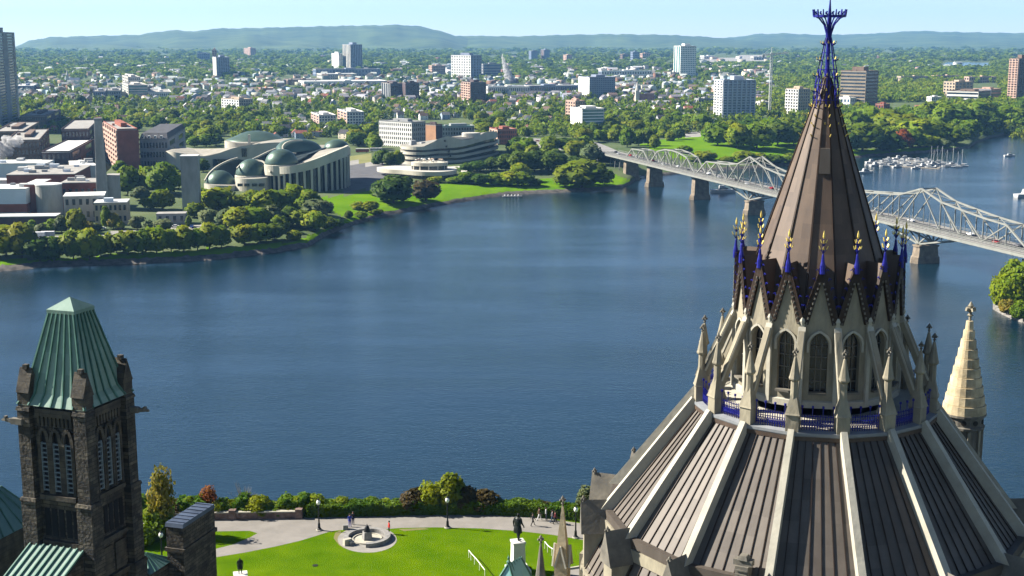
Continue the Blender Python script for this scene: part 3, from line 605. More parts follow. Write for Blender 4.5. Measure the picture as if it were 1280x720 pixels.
block('garage', 'small white gabled store below the dark brick tenement', O, 36, 40, 47, 155, 163, 2, (2, 2), WH, a=20, pent=.2)

# mansard block with dormers
o, C, e1, e2, n, w_, d_, zb, zt = block('mansard_hotel', 'grey stone block with dark mansard roof and white dormers', O, 172, 176, 210, 176, 207, 3, (9, 2), GC, a=8, pent=0, phrase='the grey mansard block')
mb = MB(); mid = C + e1 * w_ / 2 + e2 * d_ / 2; mb.box((mid.x, mid.y, zt + 3.2), (w_ + .6, d_ + .6, 5), R(8), 0, taper=.88); mb.build('mansard_roof', RFD, o)
for s in (.12, .34, .56, .78):
    p = C + e1 * w_ * s - e2 * .1; dm = MB().box((p.x, p.y + 1.2, zt + 2.8), (1.8, 2.4, 2.6), R(8), 0).build('dormer', WH, o)
    MB().box((p.x + .02, p.y - .05, zt + 2.7), (1.0, .16, 1.5), R(8)).build('dormer_window', GL, dm)

# church with white steeple, and a far blue-grey one
def church(label, x, yb, yt_roof, yt_tower, wx, a, wall, roof, steeple, twr, phrase):
    p = G(x, yb); sc = p.y / F; w = wx * sc; o = thing('church', label, 'church', p); a = R(a)
    e1 = Vector((math.cos(a), math.sin(a), 0)); e2 = Vector((-math.sin(a), math.cos(a), 0)); hw = w * .2; zr = atY(x, yt_roof, p.y).z; ze = p.z + (zr - p.z) * .5
    A = p; mb = MB(); q = [A - e2 * hw, A + e1 * w - e2 * hw, A + e1 * w + e2 * hw, A + e2 * hw]
    mb.prism([(v.x, v.y) for v in q], p.z - 1, ze); l = [A, A + e1 * w]
    for i, c in enumerate(l): k = q[0] if i == 0 else q[1]; k2 = q[3] if i == 0 else q[2]; mb.add([(k.x, k.y, ze), (k2.x, k2.y, ze), (c.x, c.y, zr - .3)], [(0, 1, 2)])
    mb.build('nave_wall', wall, o)
    rb = MB(); 
    for s in (-1, 1):
        b0 = A - e1 * .5 + e2 * s * hw * 1.1; b1 = A + e1 * (w + .5) + e2 * s * hw * 1.1; t0 = A - e1 * .5; t1 = A + e1 * (w + .5)
        rb.add([(b0.x, b0.y, ze - .3), (b1.x, b1.y, ze - .3), (t1.x, t1.y, zr), (t0.x, t0.y, zr)], [(0, 1, 2, 3)])
    rb.build('roof', roof, o)
    c = A + e1 * (w * .08) - e2 * hw * 1.2; zt = atY(x, yt_tower, p.y).z; zs = p.z + (zt - p.z) * .6; tw = twr * sc
    MB().box((c.x, c.y, (p.z + zs) / 2), (tw, tw, zs - p.z), a).build('tower', steeple, o)
    MB().lathe([(tw * .62, 0), (tw * .42, (zt - zs) * .25), (.05, zt - zs)], (c.x, c.y, zs), 8).build('spire', steeple, o)
    lm(phrase, x, yb)
church('brown roofed church with a slim white steeple among houses', 793, 131, 117, 101, 24, 8, PK, DKB, CN, 4.6, 'the white steepled church')
church('far blue-grey church with a thin spire in the suburb', 84, 105, 97, 86, 15, 10, BLW, BLW, CN, 3, 'the far blue-grey church')

# tower crane
p = G(962, 141); c = thing('tower_crane', 'thin white lattice tower crane with a short jib', 'crane', p); zt = atY(962, 66, p.y).z
def lattice(mb, p, q, w, n, r=.14, up=Vector((0, 1, 0))):
    p = Vector(p); q = Vector(q); d = q - p; x = d.cross(up).normalized() * w / 2; y = x.cross(d).normalized() * w / 2; cs = [x + y, x - y, -x - y, -x + y]
    for k in range(4): mb.beam(p + cs[k], q + cs[k], r * 1.5)
    for i in range(n):
        a = p + d * i / n; b = p + d * (i + 1) / n
        for k in range(4): mb.beam(a + cs[k], b + cs[(k + 1) % 4], r); mb.beam(b + cs[k], b + cs[(k + 1) % 4], r)
STW = M('white_steel', (.6, .6, .58), .6, var=.08, scale=.5)
mb = MB(); lattice(mb, p, (p.x, p.y, zt), 2.6, 22, .4); mb.build('mast', STW, c)
mb = MB(); lattice(mb, (p.x - 12, p.y, zt - 3), (p.x + 22, p.y, zt + 0), 2.0, 12, .35, Vector((0, 0, 1))); mb.beam((p.x, p.y, zt), (p.x, p.y, zt + 7), .8); mb.beam((p.x, p.y, zt + 7), (p.x + 18, p.y, zt + .8), .3); mb.beam((p.x, p.y, zt + 7), (p.x - 11, p.y, zt - 2), .3); mb.build('jib', STW, c)
mb = MB(); mb.box((p.x - 11, p.y, zt - 4.5), (3, 2.4, 3.4)); mb.build('counterweight', GC, c)

# ------------------------------------------------------------------ houses
def tinted(name, rough=.85):
    m = bpy.data.materials.new(name); m.use_nodes = True; nt = m.node_tree; bs = nt.nodes['Principled BSDF']; bs.inputs['Roughness'].default_value = rough
    at = nod(nt, 'ShaderNodeAttribute', attribute_name='tint'); nz = nod(nt, 'ShaderNodeTexNoise'); nz.inputs['Scale'].default_value = .8
    mx = nod(nt, 'ShaderNodeMix', data_type='RGBA', blend_type='MULTIPLY'); mx.inputs['Factor'].default_value = .5
    nt.links.new(at.outputs['Color'], mx.inputs['A']); nt.links.new(nz.outputs['Color'], mx.inputs['B']); nt.links.new(mx.outputs['Result'], bs.inputs['Base Color']); return m
TM = tinted('house_paint')
WALLC = dict(white=(.72, .7, .66), cream=(.62, .55, .42), grey=(.33, .34, .35), brick=(.25, .11, .07), brown=(.19, .14, .10), blue=(.3, .36, .44), pink=(.5, .32, .26))
ROOFC = dict(dark=(.05, .05, .055), brown=(.12, .08, .06), red=(.2, .07, .05), light=(.42, .42, .41), grey=(.19, .19, .19))
def house_arrays(w, d, h, hr, flat=False):
    x, y = w / 2, d / 2
    if flat:
        V = [(-x, -y, 0), (x, -y, 0), (x, y, 0), (-x, y, 0), (-x, -y, h), (x, -y, h), (x, y, h), (-x, y, h)]
        F_ = [(0, 1, 5, 4), (1, 2, 6, 5), (2, 3, 7, 6), (3, 0, 4, 7), (4, 5, 6, 7)]; return V, F_, [0, 0, 0, 0, 1]
    X, Yv = x + .35, y + .3; k = hr * .35 / x
    V = [(-x, -y, 0), (x, -y, 0), (x, y, 0), (-x, y, 0), (-x, -y, h), (x, -y, h), (x, y, h), (-x, y, h), (0, -y, h + hr - .1), (0, y, h + hr - .1),
         (-X, -Yv, h - k), (-X, Yv, h - k), (0, Yv, h + hr), (0, -Yv, h + hr), (X, -Yv, h - k), (X, Yv, h - k)]
    F_ = [(0, 1, 5, 4), (1, 2, 6, 5), (2, 3, 7, 6), (3, 0, 4, 7), (4, 5, 8, 8), (6, 7, 9, 9), (10, 13, 12, 11), (14, 15, 12, 13)]
    return V, F_, [0, 0, 0, 0, 0, 0, 1, 1]
HOUSES = []
_hm = {}
def house_mesh(wc, rc, shape):
    if (wc, rc, shape) in _hm: return _hm[wc, rc, shape]
    w, d, h, hr = [(8, 11, 6, 3.4), (9, 9, 5.2, 4.2), (10, 13, 6.4, 3), (11, 12, 6, 0)][shape]
    V, F_, k = house_arrays(w, d, h, hr, shape == 3); mb = MB()
    for f, m in zip(F_, k):
        f = list(dict.fromkeys(f)); mb.f.append(f); mb.m.append(m)
    mb.v = list(V)
    for s in (-1, 1):       # window and door panels, a hand deep
        for zz in (1.6, 4.2):
            for t in (-.28, .28): mb.box((s * (w / 2 + .02), t * d, zz), (.12, 1.1, 1.3), 0, 2); mb.box((t * w, s * (d / 2 + .02), zz), (1.0, .12, 1.3), 0, 2)
    mb.box((w * .22, d * .2, h + max(hr, 1) * .75), (.7, .7, 2.2), 0, 3)
    me = bpy.data.meshes.new('house'); me.from_pydata(mb.v, [], mb.f)
    for m in (M('wall_' + wc, WALLC[wc], .85, .1, .3), M('roofing_' + rc, ROOFC[rc], .9, .2, .6), GL, RB): me.materials.append(m)
    me.polygons.foreach_set('material_index', mb.m); _hm[wc, rc, shape] = me; return me
HZ = [(20, 130, 118, 168, 44), (130, 330, 126, 158, 60), (330, 480, 118, 176, 58), (480, 640, 130, 152, 44), (600, 715, 126, 168, 30), (755, 900, 126, 158, 38), (640, 900, 118, 132, 18)]
taken = []
BLK = [(172, 160, 212, 210), (385, 138, 458, 164), (470, 150, 600, 220), (704, 124, 758, 166), (278, 124, 318, 142), (790, 112, 820, 132), (-40, 40, 20, 170), (70, 160, 215, 220), (20, 144, 60, 168), (632, 171, 702, 186)]
for x0, x1, y0, y1, n in HZ:
    for _ in range(n):
        for _t in range(40):
            x, y = rnd.uniform(x0, x1), rnd.uniform(y0, y1)
            if any(a <= x <= c and b <= y <= d for a, b, c, d in BLK): continue
            p = G(x, y)
            if all((p - q).length > 13 for q in taken): break
        else: continue
        taken.append(p); wc = rnd.choice(['white', 'white', 'white', 'cream', 'grey', 'grey', 'brick', 'brown', 'blue', 'pink']); rc = rnd.choice(['dark', 'dark', 'grey', 'grey', 'brown', 'brown', 'grey', 'red', 'light'])
        sh = rnd.choice([0, 0, 1, 1, 2, 3]); me = house_mesh(wc, rc, sh)
        o = link('house', me, None, p); o.rotation_euler = (0, 0, R(rnd.choice([16, 106, 16, 60])) + rnd.uniform(-.15, .15)); s = rnd.uniform(.75, 1.02); o.scale = (s, s, s)
        tag(o, None, 'house', 'houses of the town'); ORG[o.name] = tuple(p); HOUSES.append((o, wc, rc, sh))
def far_houses(n, yr, seed, name, big=1.0):
    g = random.Random(seed); V = []; Q = []; Tn = []
    for _ in range(n):
        y = yr[0] + (yr[1] - yr[0]) * g.random() ** .8; x = g.uniform(-20, 970 if y > 88 else 1200); p = G(x, y)
        w, d = g.uniform(8, 14) * big, g.uniform(9, 18) * big; fl = g.random() < .3 + .2 * (big > 1.5); v, f, k = house_arrays(w, d, g.uniform(5, 7) * (1 + .2 * big), g.uniform(2.4, 4), fl)
        a = R(g.choice([16, 106, 60])) + g.uniform(-.2, .2); o = len(V); ca, sa = math.cos(a), math.sin(a)
        V += [(p.x + q[0] * ca - q[1] * sa, p.y + q[0] * sa + q[1] * ca, p.z + q[2]) for q in v]
        wc = WALLC[g.choice(['white', 'white', 'white', 'cream', 'grey', 'brick', 'blue', 'pink'])]; rc = ROOFC[g.choice(['dark', 'grey', 'grey', 'light', 'light', 'brown', 'brown', 'grey', 'dark', 'dark'])]
        Q += [tuple(i + o for i in q) for q in f]; Tn += [wc if m == 0 else rc for m in k]
    ob = link(name, mesh_np(name, np.array(V), np.array(Q), [TM], tint=np.array(Tn))); tag(ob, kind='stuff')
far_houses(1000, (84, 128), 5, 'distant_houses', 1.0)
far_houses(260, (72, 92), 6, 'distant_houses', 1.6)
# ------------------------------------------------------------------ paper mill on the shore
MW = M('mill_white_cladding', (.52, .57, .62), .7, var=.05, scale=.1)
SIL = M('silo_concrete', (.27, .27, .25), .9, var=.2, scale=.12, stretch=(1, 1, .3))
def solid(name, label, cat, x0, xm, x1, yt, yb, wall, roof=RFG, a=12, group=None, phrase=None, bands=(), depth=None, win=None, roof_items=0):
    """a plain walled building: walls in horizontal bands (z fraction, material), flat roof with upstand, optional window rows"""
    C = G(xm, yb); zb = C.z - 1.5; C.z = 0; a_ = R(a); e1 = Vector((math.cos(a_), math.sin(a_), 0)); e2 = Vector((-math.sin(a_), math.cos(a_), 0)); n = -e2
    zt = atY(xm, yt, C.y).z
    w = solve(lambda s: proj((C.x + e1.x * s, C.y + e1.y * s, (zt + zb) / 2))[0] - x1, .5, 900)
    d = depth or (solve(lambda s: proj((C.x + e2.x * s, C.y + e2.y * s, (zt + zb) / 2))[0] - x0, .5, 300) if xm - x0 > 1.5 else w * .5)
    mid = C + e1 * w / 2 + e2 * d / 2; o = thing(name, label, cat, (mid.x, mid.y, zb), group); z = zb
    for k, (fr, m) in enumerate(list(bands) + [(1.0, wall)]):
        z1 = zb + (zt - zb) * fr; MB().box((mid.x, mid.y, (z + z1) / 2), (w + .02 * k, d + .02 * k, z1 - z), a_).build('wall', m, o); z = z1
    rb = MB(); rb.box((mid.x, mid.y, zt + .1), (w + .5, d + .5, .5), a_); rb.build('roof', roof, o)
    r = random.Random(int(x1 * 7 + yt))
    for i in range(roof_items):
        p = C + e1 * w * r.uniform(.1, .9) + e2 * d * r.uniform(.15, .85); s = r.uniform(1.5, 4.5); MB().box((p.x, p.y, zt + .35 + s * .3), (s * 1.4, s, s * .6), a_).build('roof_unit', r.choice([WH, MW, GC]), o)
    if win:
        rows, cols = win
        for i in range(rows):
            for j in range(cols):
                p = C + e1 * w * (j + .5) / cols + n * .03; MB().box((p.x, p.y, zb + 1.5 + (zt - zb - 1.5) * (i + .55) / rows), (min(1.6, w / cols * .5), .12, (zt - zb) / rows * .42), a_).build('window', GL, o)
    lm(phrase or label, xm, yb); return o, C, e1, e2, w, d, zb, zt
B_ = 'building'
solid('mill_shed', 'wide grey gabled-roof mill hall behind the flat roofs', B_, -40, -30, 58, 205, 226, MW, RFL, a=6, depth=30, phrase='the grey mill hall', roof_items=3)
solid('mill_shed', 'broad flat-roofed mill hall crowded with rooftop boxes', B_, -60, 10, 94, 219, 250, RB, RFG, a=8, depth=66, roof_items=14, phrase='the flat-roofed mill hall')
solid('mill_shed', 'white silver block with rooftop machinery beside the chimney', B_, 87, 99, 123, 208, 236, WH, RFL, a=26, roof_items=6, bands=((.35, DKB),), phrase='the white silver block')
solid('mill_shed', 'long cream-sided roof monitor leading to the white silver block', B_, 58, 66, 92, 216, 232, BG, RFL, a=-18, depth=12)
solid('mill_shed', 'pale blue clad mill front over a red brick base', B_, -60, -50, 33, 237, 271, MW, RFL, a=4, depth=26, bands=((.22, GC), (.5, RB)), roof_items=2, phrase='the pale blue mill front')
solid('mill_shed', 'pale blue rooftop box on the mill front with a dark door', B_, -40, -30, 17, 226, 245, MW, RFL, a=4, depth=14, win=(1, 3))
solid('mill_shed', 'red brick mill bay squeezed between the pale blue front and silo', B_, 29, 32.5, 50, 231, 268, RB, RFL, a=6, depth=30)
solid('mill_shed', 'dark red brick mill range between the silo and chimney', B_, 74, 78, 123, 229, 262, RB, RFG, a=8, depth=26, win=(1, 6), roof_items=4)
solid('mill_block', 'grey concrete mill block with small windows below the brick range', B_, 76, 81, 131, 246, 277, SIL, RFL, a=14, depth=20, win=(2, 6), phrase='the grey concrete block')
solid('stone_house', 'small old stone building with pale flat roof near the water', B_, 114, 119, 159, 254, 281, BG, RFL, a=10, depth=16, win=(2, 7), roof_items=2, phrase='the small stone building')
solid('mill_block', 'narrow grey concrete tower block against the chimney', B_, 134, 136, 150, 220, 262, SIL, RFG, a=14, depth=12)
solid('canopy', 'long low loading canopy with a pale roof in front of the mill', B_, -60, -50, 70, 272, 284, DKB, RFL, a=6, depth=12, phrase='the loading canopy')
solid('boundary_wall', 'long low white wall behind the riverside trees', 'wall', 21, 22, 102, 283, 289, WH, WH, a=7, depth=.8)
solid('concrete_tower', 'tall plain grey concrete tower standing among trees by the museum', 'tower', 226, 228.5, 248.5, 195.5, 270, SIL, RFL, a=6, depth=9, phrase='the plain concrete tower')
solid('garden_store', 'small grey store in the trees behind the parking strip', B_, 190, 196, 232, 268, 281, GC, RFG, a=8, depth=9, win=(1, 4))
p = G(63, 268); ztop = atY(63, 231, p.y).z; o = thing('silo', 'round grey concrete silo in the middle of the mill', 'silo', p); r_ = 16 * p.y / F
MB().lathe([(r_, -1), (r_, ztop - p.z)], p, 28).build('shell', SIL, o, smooth=False); MB().lathe([(r_ + .25, 0), (r_ + .25, .7), (r_ - .4, .8)], (p.x, p.y, ztop), 28).build('cap', RFL, o); lm('the round silo', 63, 268)
p = G(129, 262); zt_ = atY(124, 151, p.y).z; o = thing('chimney', 'tall tapering pale concrete mill chimney', 'chimney', p); w0 = 15 * p.y / F; lean = proj((p.x, p.y, zt_))[0]
mb = MB(); mb.box((p.x, p.y, (p.z + zt_) / 2), (w0, w0, zt_ - p.z + 2), R(18), 0, taper=.62); mb.build('stack', SIL, o); MB().box((p.x, p.y, zt_ + .9), (w0 * .68, w0 * .68, 1.6), R(18)).build('rim', GC, o); lm('the tall chimney', 129, 250)
# steam
sm = bpy.data.materials.new('steam'); sm.use_nodes = True; sm.node_tree.nodes.remove(sm.node_tree.nodes['Principled BSDF']); v_ = sm.node_tree.nodes.new('ShaderNodeVolumePrincipled')
v_.inputs['Color'].default_value = (1, 1, 1, 1); v_.inputs['Density'].default_value = .35; sm.node_tree.links.new(v_.outputs[0], sm.node_tree.nodes['Material Output'].inputs['Volume'])
def puff_mesh(name, blobs, mat, nsub=3, seed=1):
    g = random.Random(seed); bm = bmesh.new()
    for c, r in blobs:
        t = bmesh.ops.create_icosphere(bm, subdivisions=nsub, radius=1.0)
        ph = [g.random() * 6 for _ in range(3)]
        for v in t['verts']:
            n = v.co.normalized(); k = 1 + .16 * math.sin(5 * n.x + ph[0]) + .14 * math.sin(6 * n.y + ph[1]) + .12 * math.sin(7 * n.z + ph[2]); v.co = Vector(c) + Vector((n.x * r[0], n.y * r[1], n.z * r[2])) * k
    me = bpy.data.meshes.new(name); bm.to_mesh(me); bm.free(); me.materials.append(mat); return me
q = G(10, 205); Yb = G(10, 212).y - 8
bl = [(atY(x, y, Yb), (s, s, s * .8)) for x, y, s in ((2, 195, 4.5), (9, 187, 5.2), (1, 183, 5), (-6, 190, 6), (15, 178, 4.5), (8, 174, 4), (21, 180, 3.4), (23, 173, 2.6), (12, 192, 3.2), (-10, 178, 5.5), (27, 177, 2.0))]
ob = link('steam', puff_mesh('steam', bl, sm)); tag(ob, 'white steam plume drifting over the old brown mill', 'steam', kind='stuff')
# fountain jet
fm = sm.copy(); fm.name = 'fountain_spray'; fm.node_tree.nodes['Principled Volume'].inputs['Density'].default_value = .3
p = G(636, 104); sc = p.y / F
bl = [(atY(628 + 1.1 * k + g_, 72 + 3.3 * k, p.y), ((1.4 + .62 * k) * sc, (1.4 + .62 * k) * sc, 4.4 * sc)) for k in range(10) for g_ in (0,)]
ob = link('fountain_jet', puff_mesh('fountain_jet', bl, fm, 2, 3)); tag(ob, 'tall white fountain jet drifting sideways above the long white building', 'fountain')
KH, KW, KC, KP = 1.06, 1.21, 1.14, 1.15
def aH(x, y, Y): return atY(x, y, Y * KH)
def aW(x, y, Y): return atY(x, y, Y * KW)
def aC(x, y, Y): return atY(x, y, Y * KC)
def aP(x, y, Y): return atY(x, y, Y * KP)
# ------------------------------------------------------------------ domed museum hall
LIME = M('museum_limestone', (.43, .405, .33), .85, var=.08, scale=.08)
LIMR = M('museum_roof_gravel', (.24, .225, .19), .95, var=.12, scale=.1)
DOME = M('museum_copper', (.055, .095, .075), .38, var=.25, scale=.06, rgb2=(.09, .13, .10), metal=.35)
DOMD = M('museum_copper_dark', (.045, .06, .06), .45, var=.2, scale=.06, metal=.3)
HG = M('museum_hall_glass', (.008, .014, .018), .2, var=.4, scale=.2, spec=.7)
p0 = G(380, 243); mo = thing('museum_hall', 'curved limestone museum hall with green copper domes and tall columns', 'museum', (p0.x, p0.y, p0.z)); lm('the domed museum hall', 345, 240)
gz = p0.z - 1.5
def sm_poly(pts, n=6):
    """Catmull-Rom through points of any dimension"""
    out = []; m = len(pts)
    for i in range(m - 1):
        p = [pts[max(i - 1, 0)], pts[i], pts[i + 1], pts[min(i + 2, m - 1)]]
        for k in range(n):
            t = k / n; out.append(tuple(.5 * ((2 * b) + (-a + c) * t + (2 * a - 5 * b + 4 * c - d) * t * t + (-a + 3 * b - 3 * c + d) * t ** 3) for a, b, c, d in zip(*p)))
    out.append(tuple(pts[-1])); return out
def wall_strip(pts, thick, mat, name, parent):
    """pts: (x, y, zlow, zhigh) along a wall line; thickness goes away from the camera"""
    mb = MB()
    for (a, b) in zip(pts, pts[1:]):
        d = Vector((b[0] - a[0], b[1] - a[1], 0)).normalized(); n = Vector((-d.y, d.x, 0)) * thick
        vs = [(a[0], a[1], a[2]), (b[0], b[1], b[2]), (b[0], b[1], b[3]), (a[0], a[1], a[3])]; vb = [(x + n.x, y + n.y, z) for x, y, z in vs]
        mb.add(vs + vb, [(0, 1, 2, 3), (7, 6, 5, 4), (3, 2, 6, 7), (1, 0, 4, 5), (0, 3, 7, 4), (1, 5, 6, 2)])
    return mb.build(name, mat, parent)
# hall band (px x, depth, y of lower edge, y of upper edge)
hall = [(331, 868, 212, 203.5), (337, 860, 216.5, 206.5), (348, 852, 217.5, 208.5), (362, 848, 217, 208), (380, 847, 214, 203.5), (398, 850, 209, 197.5), (414, 857, 203, 191), (426, 866, 198.5, 186), (433.5, 876, 195.5, 183), (436, 890, 194, 181.5)]
hp = []
for x, Y, yl, yh in sm_poly(hall, 4): a = aH(x, yh, Y); b = aH(x, yl, Y); hp.append((a.x, a.y, b.z, a.z))
wall_strip(hp, 2.0, LIME, 'fascia', mo)
gl = [(x, y + 3.0, gz, zl + .2) for x, y, zl, zh in hp]; wall_strip(gl, .5, HG, 'hall_glass', mo)
for i in range(0, len(hp) - 1):
    if i < 3 or i % 2: continue
    x, y, zl, zh = hp[i]; cb = MB(); cb.box((x, y + 1.1, (gz + zl) / 2), (1.25, 2.0, zl - gz), 0, taper=1.12); cb.build('column', LIME, mo)
for k in range(1, 6):       # transoms across the glass
    pts = [(x, y - .12, gz + (zl - gz) * k / 6, gz + (zl - gz) * k / 6 + .35) for x, y, zl, zh in gl]; 
# hall roof deck
rv = [(x, y + 1, zh - 1.6) for x, y, zl, zh in hp]; back = [(aH(437, 180, 930)), (aH(405, 184, 940)), (aH(350, 190, 930))]
rb = MB(); zc = sum(v[2] for v in rv) / len(rv); bx = aH(385, 188, 900); rb_c = (bx.x, 905 * KH, zc + 2)
ring = rv + [(b.x, b.y, zc + 4) for b in back] + [(rv[0][0], 900 * KH, rv[0][2])]
rb.add(ring + [rb_c], [(i, (i + 1) % len(ring), len(ring)) for i in range(len(ring))]); rb.build('roof_deck', LIMR, mo)
def dome(x, y, wpx, hpx, Y, name='dome', mat=DOME, sy=1.0, rz=0.0, drum=None):
    """half ellipsoid whose base centre shows at photo pixel x, y"""
    c = aH(x, y, Y); s = Y * KH / F; r = wpx / 2 * s; h = hpx * s * 1.05; mb = MB()
    mb.lathe([(r * math.cos(t * math.pi / 20), h * math.sin(t * math.pi / 20)) for t in range(0, 10)] + [(r * .06, h * .998)], c, 36, sy=sy, rz=rz)
    ob = mb.build(name, mat, mo, smooth=True)
    if drum: MB().lathe([(r * 1.03, -drum * s), (r * 1.03, .3), (r * .97, .9)], c, 36, sy=sy, rz=rz).build('drum', LIME, mo)
    return ob
dome(275.5, 231, 38, 17.5, 868, drum=16, sy=.9)
dome(314.5, 219.5, 40, 20, 866, drum=22, sy=.9)
dome(352, 206, 42, 19, 862, drum=12, sy=.9)
dome(421, 186.5, 33, 11.5, 925, drum=8)
# swooping barrel dome behind the third dome: sections along a curved axis
def barrel(axis, name, mat):
    pts = sm_poly(axis, 5); V = []; n = 14
    for i, (x, y, Y, wp, hp_) in enumerate(pts):
        c = aH(x, y, Y); q = pts[min(i + 1, len(pts) - 1)]; q0 = pts[max(i - 1, 0)]; d = (aH(q[0], q[1], q[2]) - aH(q0[0], q0[1], q0[2])); d.z = 0; d.normalize(); nn = Vector((-d.y, d.x, 0)); s = Y * KH / F
        for k in range(n + 1): t = math.pi * k / n; V.append(c + nn * (math.cos(t) * wp / 2 * s) + Vector((0, 0, math.sin(t) * hp_ * s)))
    m = len(pts); fs = [(i * (n + 1) + k, (i + 1) * (n + 1) + k, (i + 1) * (n + 1) + k + 1, i * (n + 1) + k + 1) for i in range(m - 1) for k in range(n)]
    fs += [tuple(range(n + 1)), tuple(range((m - 1) * (n + 1), m * (n + 1)))[::-1]]
    mb = MB(); mb.add(V, fs); return mb.build(name, mat, mo, smooth=True)
barrel([(352, 194, 885, 12, 8), (358, 190, 895, 30, 14), (372, 188, 905, 36, 15), (388, 189, 912, 34, 13.5), (396, 191, 916, 26, 10), (400, 193, 918, 8, 4)], 'barrel_dome', DOME)
def ribbon(pts, w, h, name, mat):
    mb = MB(); q = [aH(x, y, Y) for x, y, Y in sm_poly(pts, 6)]
    for a, b in zip(q, q[1:]): mb.beam(a, b + (b - a) * .05, w, h)
    return mb.build(name, mat, mo)
ribbon([(378, 175.5, 892), (366, 176, 888), (357, 179, 884), (353, 184, 880), (355, 188.5, 876), (362, 191, 873), (370, 192, 872)], .9, .9, 'arch_band', LIME)
ribbon([(296, 211, 858), (300, 207, 862), (310, 202, 868), (322, 196.5, 872), (334, 190.5, 878), (345, 186, 884)], .8, 1.2, 'arch_band', LIME)
ribbon([(256, 226, 862), (262, 216.5, 866), (272, 208, 872), (286, 201, 880), (297, 197.5, 886)], .8, 1.2, 'arch_band', LIME)
ribbon([(334, 211, 858), (338, 215, 852), (330, 203, 862), (322, 200.5, 866), (314, 199.5, 868)], .8, .9, 'arch_band', LIME)
# sloping copper shell roofs sweeping behind the small domes
def sheet(a, b, name, mat):
    A = [aH(*p) for p in sm_poly(a, 5)]; B = [aH(*p) for p in sm_poly(b, 5)]; n = len(A); mb = MB()
    vs = A + B + [v - Vector((0, 0, 1)) for v in A + B]; fs = []
    for i in range(n - 1): fs += [(i, i + 1, n + i + 1, n + i), (2 * n + i, 3 * n + i, 3 * n + i + 1, 2 * n + i + 1), (i, 2 * n + i, 2 * n + i + 1, i + 1), (n + i, n + i + 1, 3 * n + i + 1, 3 * n + i)]
    mb.add(vs, fs); return mb.build(name, mat, mo)
sheet([(262, 222, 872), (272, 211, 876), (285, 203, 882), (299, 199, 888)], [(292, 222, 880), (298, 213, 886), (304, 206, 892), (312, 201, 898)], 'copper_shell', DOMD)
sheet([(300, 213, 872), (310, 204, 878), (322, 197, 884), (340, 189, 890)], [(332, 209, 884), (338, 202, 890), (346, 196, 896), (356, 191, 900)], 'copper_shell', DOMD)
sheet([(330, 207, 866), (350, 206, 858), (366, 203, 860), (384, 194, 872)], [(352, 190, 900), (372, 188, 905), (392, 186, 908), (408, 184, 912)], 'copper_shell', DOMD)
# pavilion walls under domes one and two
def curve_block(pts, y0s, depth, mat, name, top=LIMR, aF=aH):
    """pts: (x, Y, ytop); a walled volume from the ground up to the px top, deep away from the camera"""
    q = sm_poly(pts, 5); fr = [aF(x, y, Y) for x, Y, y in q]; mb = MB(); n = len(fr); bk = [Vector((v.x, v.y + depth, v.z)) for v in fr]; z0 = gz
    poly = fr + bk[::-1]; mb.prism([(v.x, v.y) for v in poly], z0, [v.z for v in poly], 0, 1); return mb.build(name, [mat, top], mo)
curve_block([(255, 862, 229), (262, 856, 231), (276, 853, 232), (290, 855, 232), (296, 860, 231)], 0, 14, LIME, 'pavilion_wall')
curve_block([(294, 858, 222), (302, 853, 223.5), (318, 851, 223.5), (332, 854, 222), (337, 860, 220)], 0, 16, LIME, 'pavilion_wall')
for x in (300, 308.5, 318, 327): wb_ = MB(); a = aH(x - 3.2, 229.5, 850.6); b = aH(x + 3.2, 233, 850.6); wb_.box(((a.x + b.x) / 2, a.y + .6, (a.z + b.z) / 2), (b.x - a.x, 1.4, a.z - b.z)); wb_.build('window', HG, mo)
# low curved wing on the inland side and the upper drum
curve_block([(207, 925, 189), (211, 917, 189.5), (220, 913, 190.5), (235, 914, 193), (250, 915, 195), (262, 915, 194.5), (278, 916, 190), (292, 917, 185), (310, 918, 181.5), (335, 920, 178.5), (352, 922, 178)], 0, 45, LIME, 'curved_wing', LIMR, aC)
curve_block([(280.5, 950, 176), (284, 942, 177), (294, 938, 178.5), (306, 938, 179), (318, 940, 178), (340, 946, 177)], 0, 40, LIME, 'upper_drum', LIMR, aC)
c = aC(321, 178.5, 960); s_ = 960 * KC / F
MB().lathe([(40 * s_, 0), (38 * s_, 2.5), (33 * s_, 5.5 * s_), (20 * s_, 11.5 * s_), (12 * s_, 14 * s_), (2, 15 * s_)], c, 40, sy=.7).build('upper_dome', DOME, mo, smooth=True)
a = aC(310.5, 180.5, 930); MB().box((a.x, a.y + 4, a.z + 2.5), (1.6, 2.4, 10)).build('vent_shaft', LIME, mo)
sb = MB()
for x in (302.6, 304.8, 307): a = aC(x, 185.5, 916.6); b = aC(x, 196, 916.6); sb.box((a.x, a.y + .6, (a.z + b.z) / 2), (.6, 1.6, a.z - b.z))
sb.build('slit_window', HG, mo)
a = aC(266, 199, 914.2); b = aC(296, 208, 914.2); MB().box(((a.x + b.x) / 2, a.y + .8, (a.z + b.z) / 2), (b.x - a.x, 2.2, a.z - b.z)).build('entrance_glass', HG, mo)
for x, y in ((396, 199.5), (403, 196), (412, 192)): c_ = aH(x, y, 872); MB().box((c_.x, c_.y, c_.z), (3, 2, 1.2), .2).build('roof_vent', GC, mo)

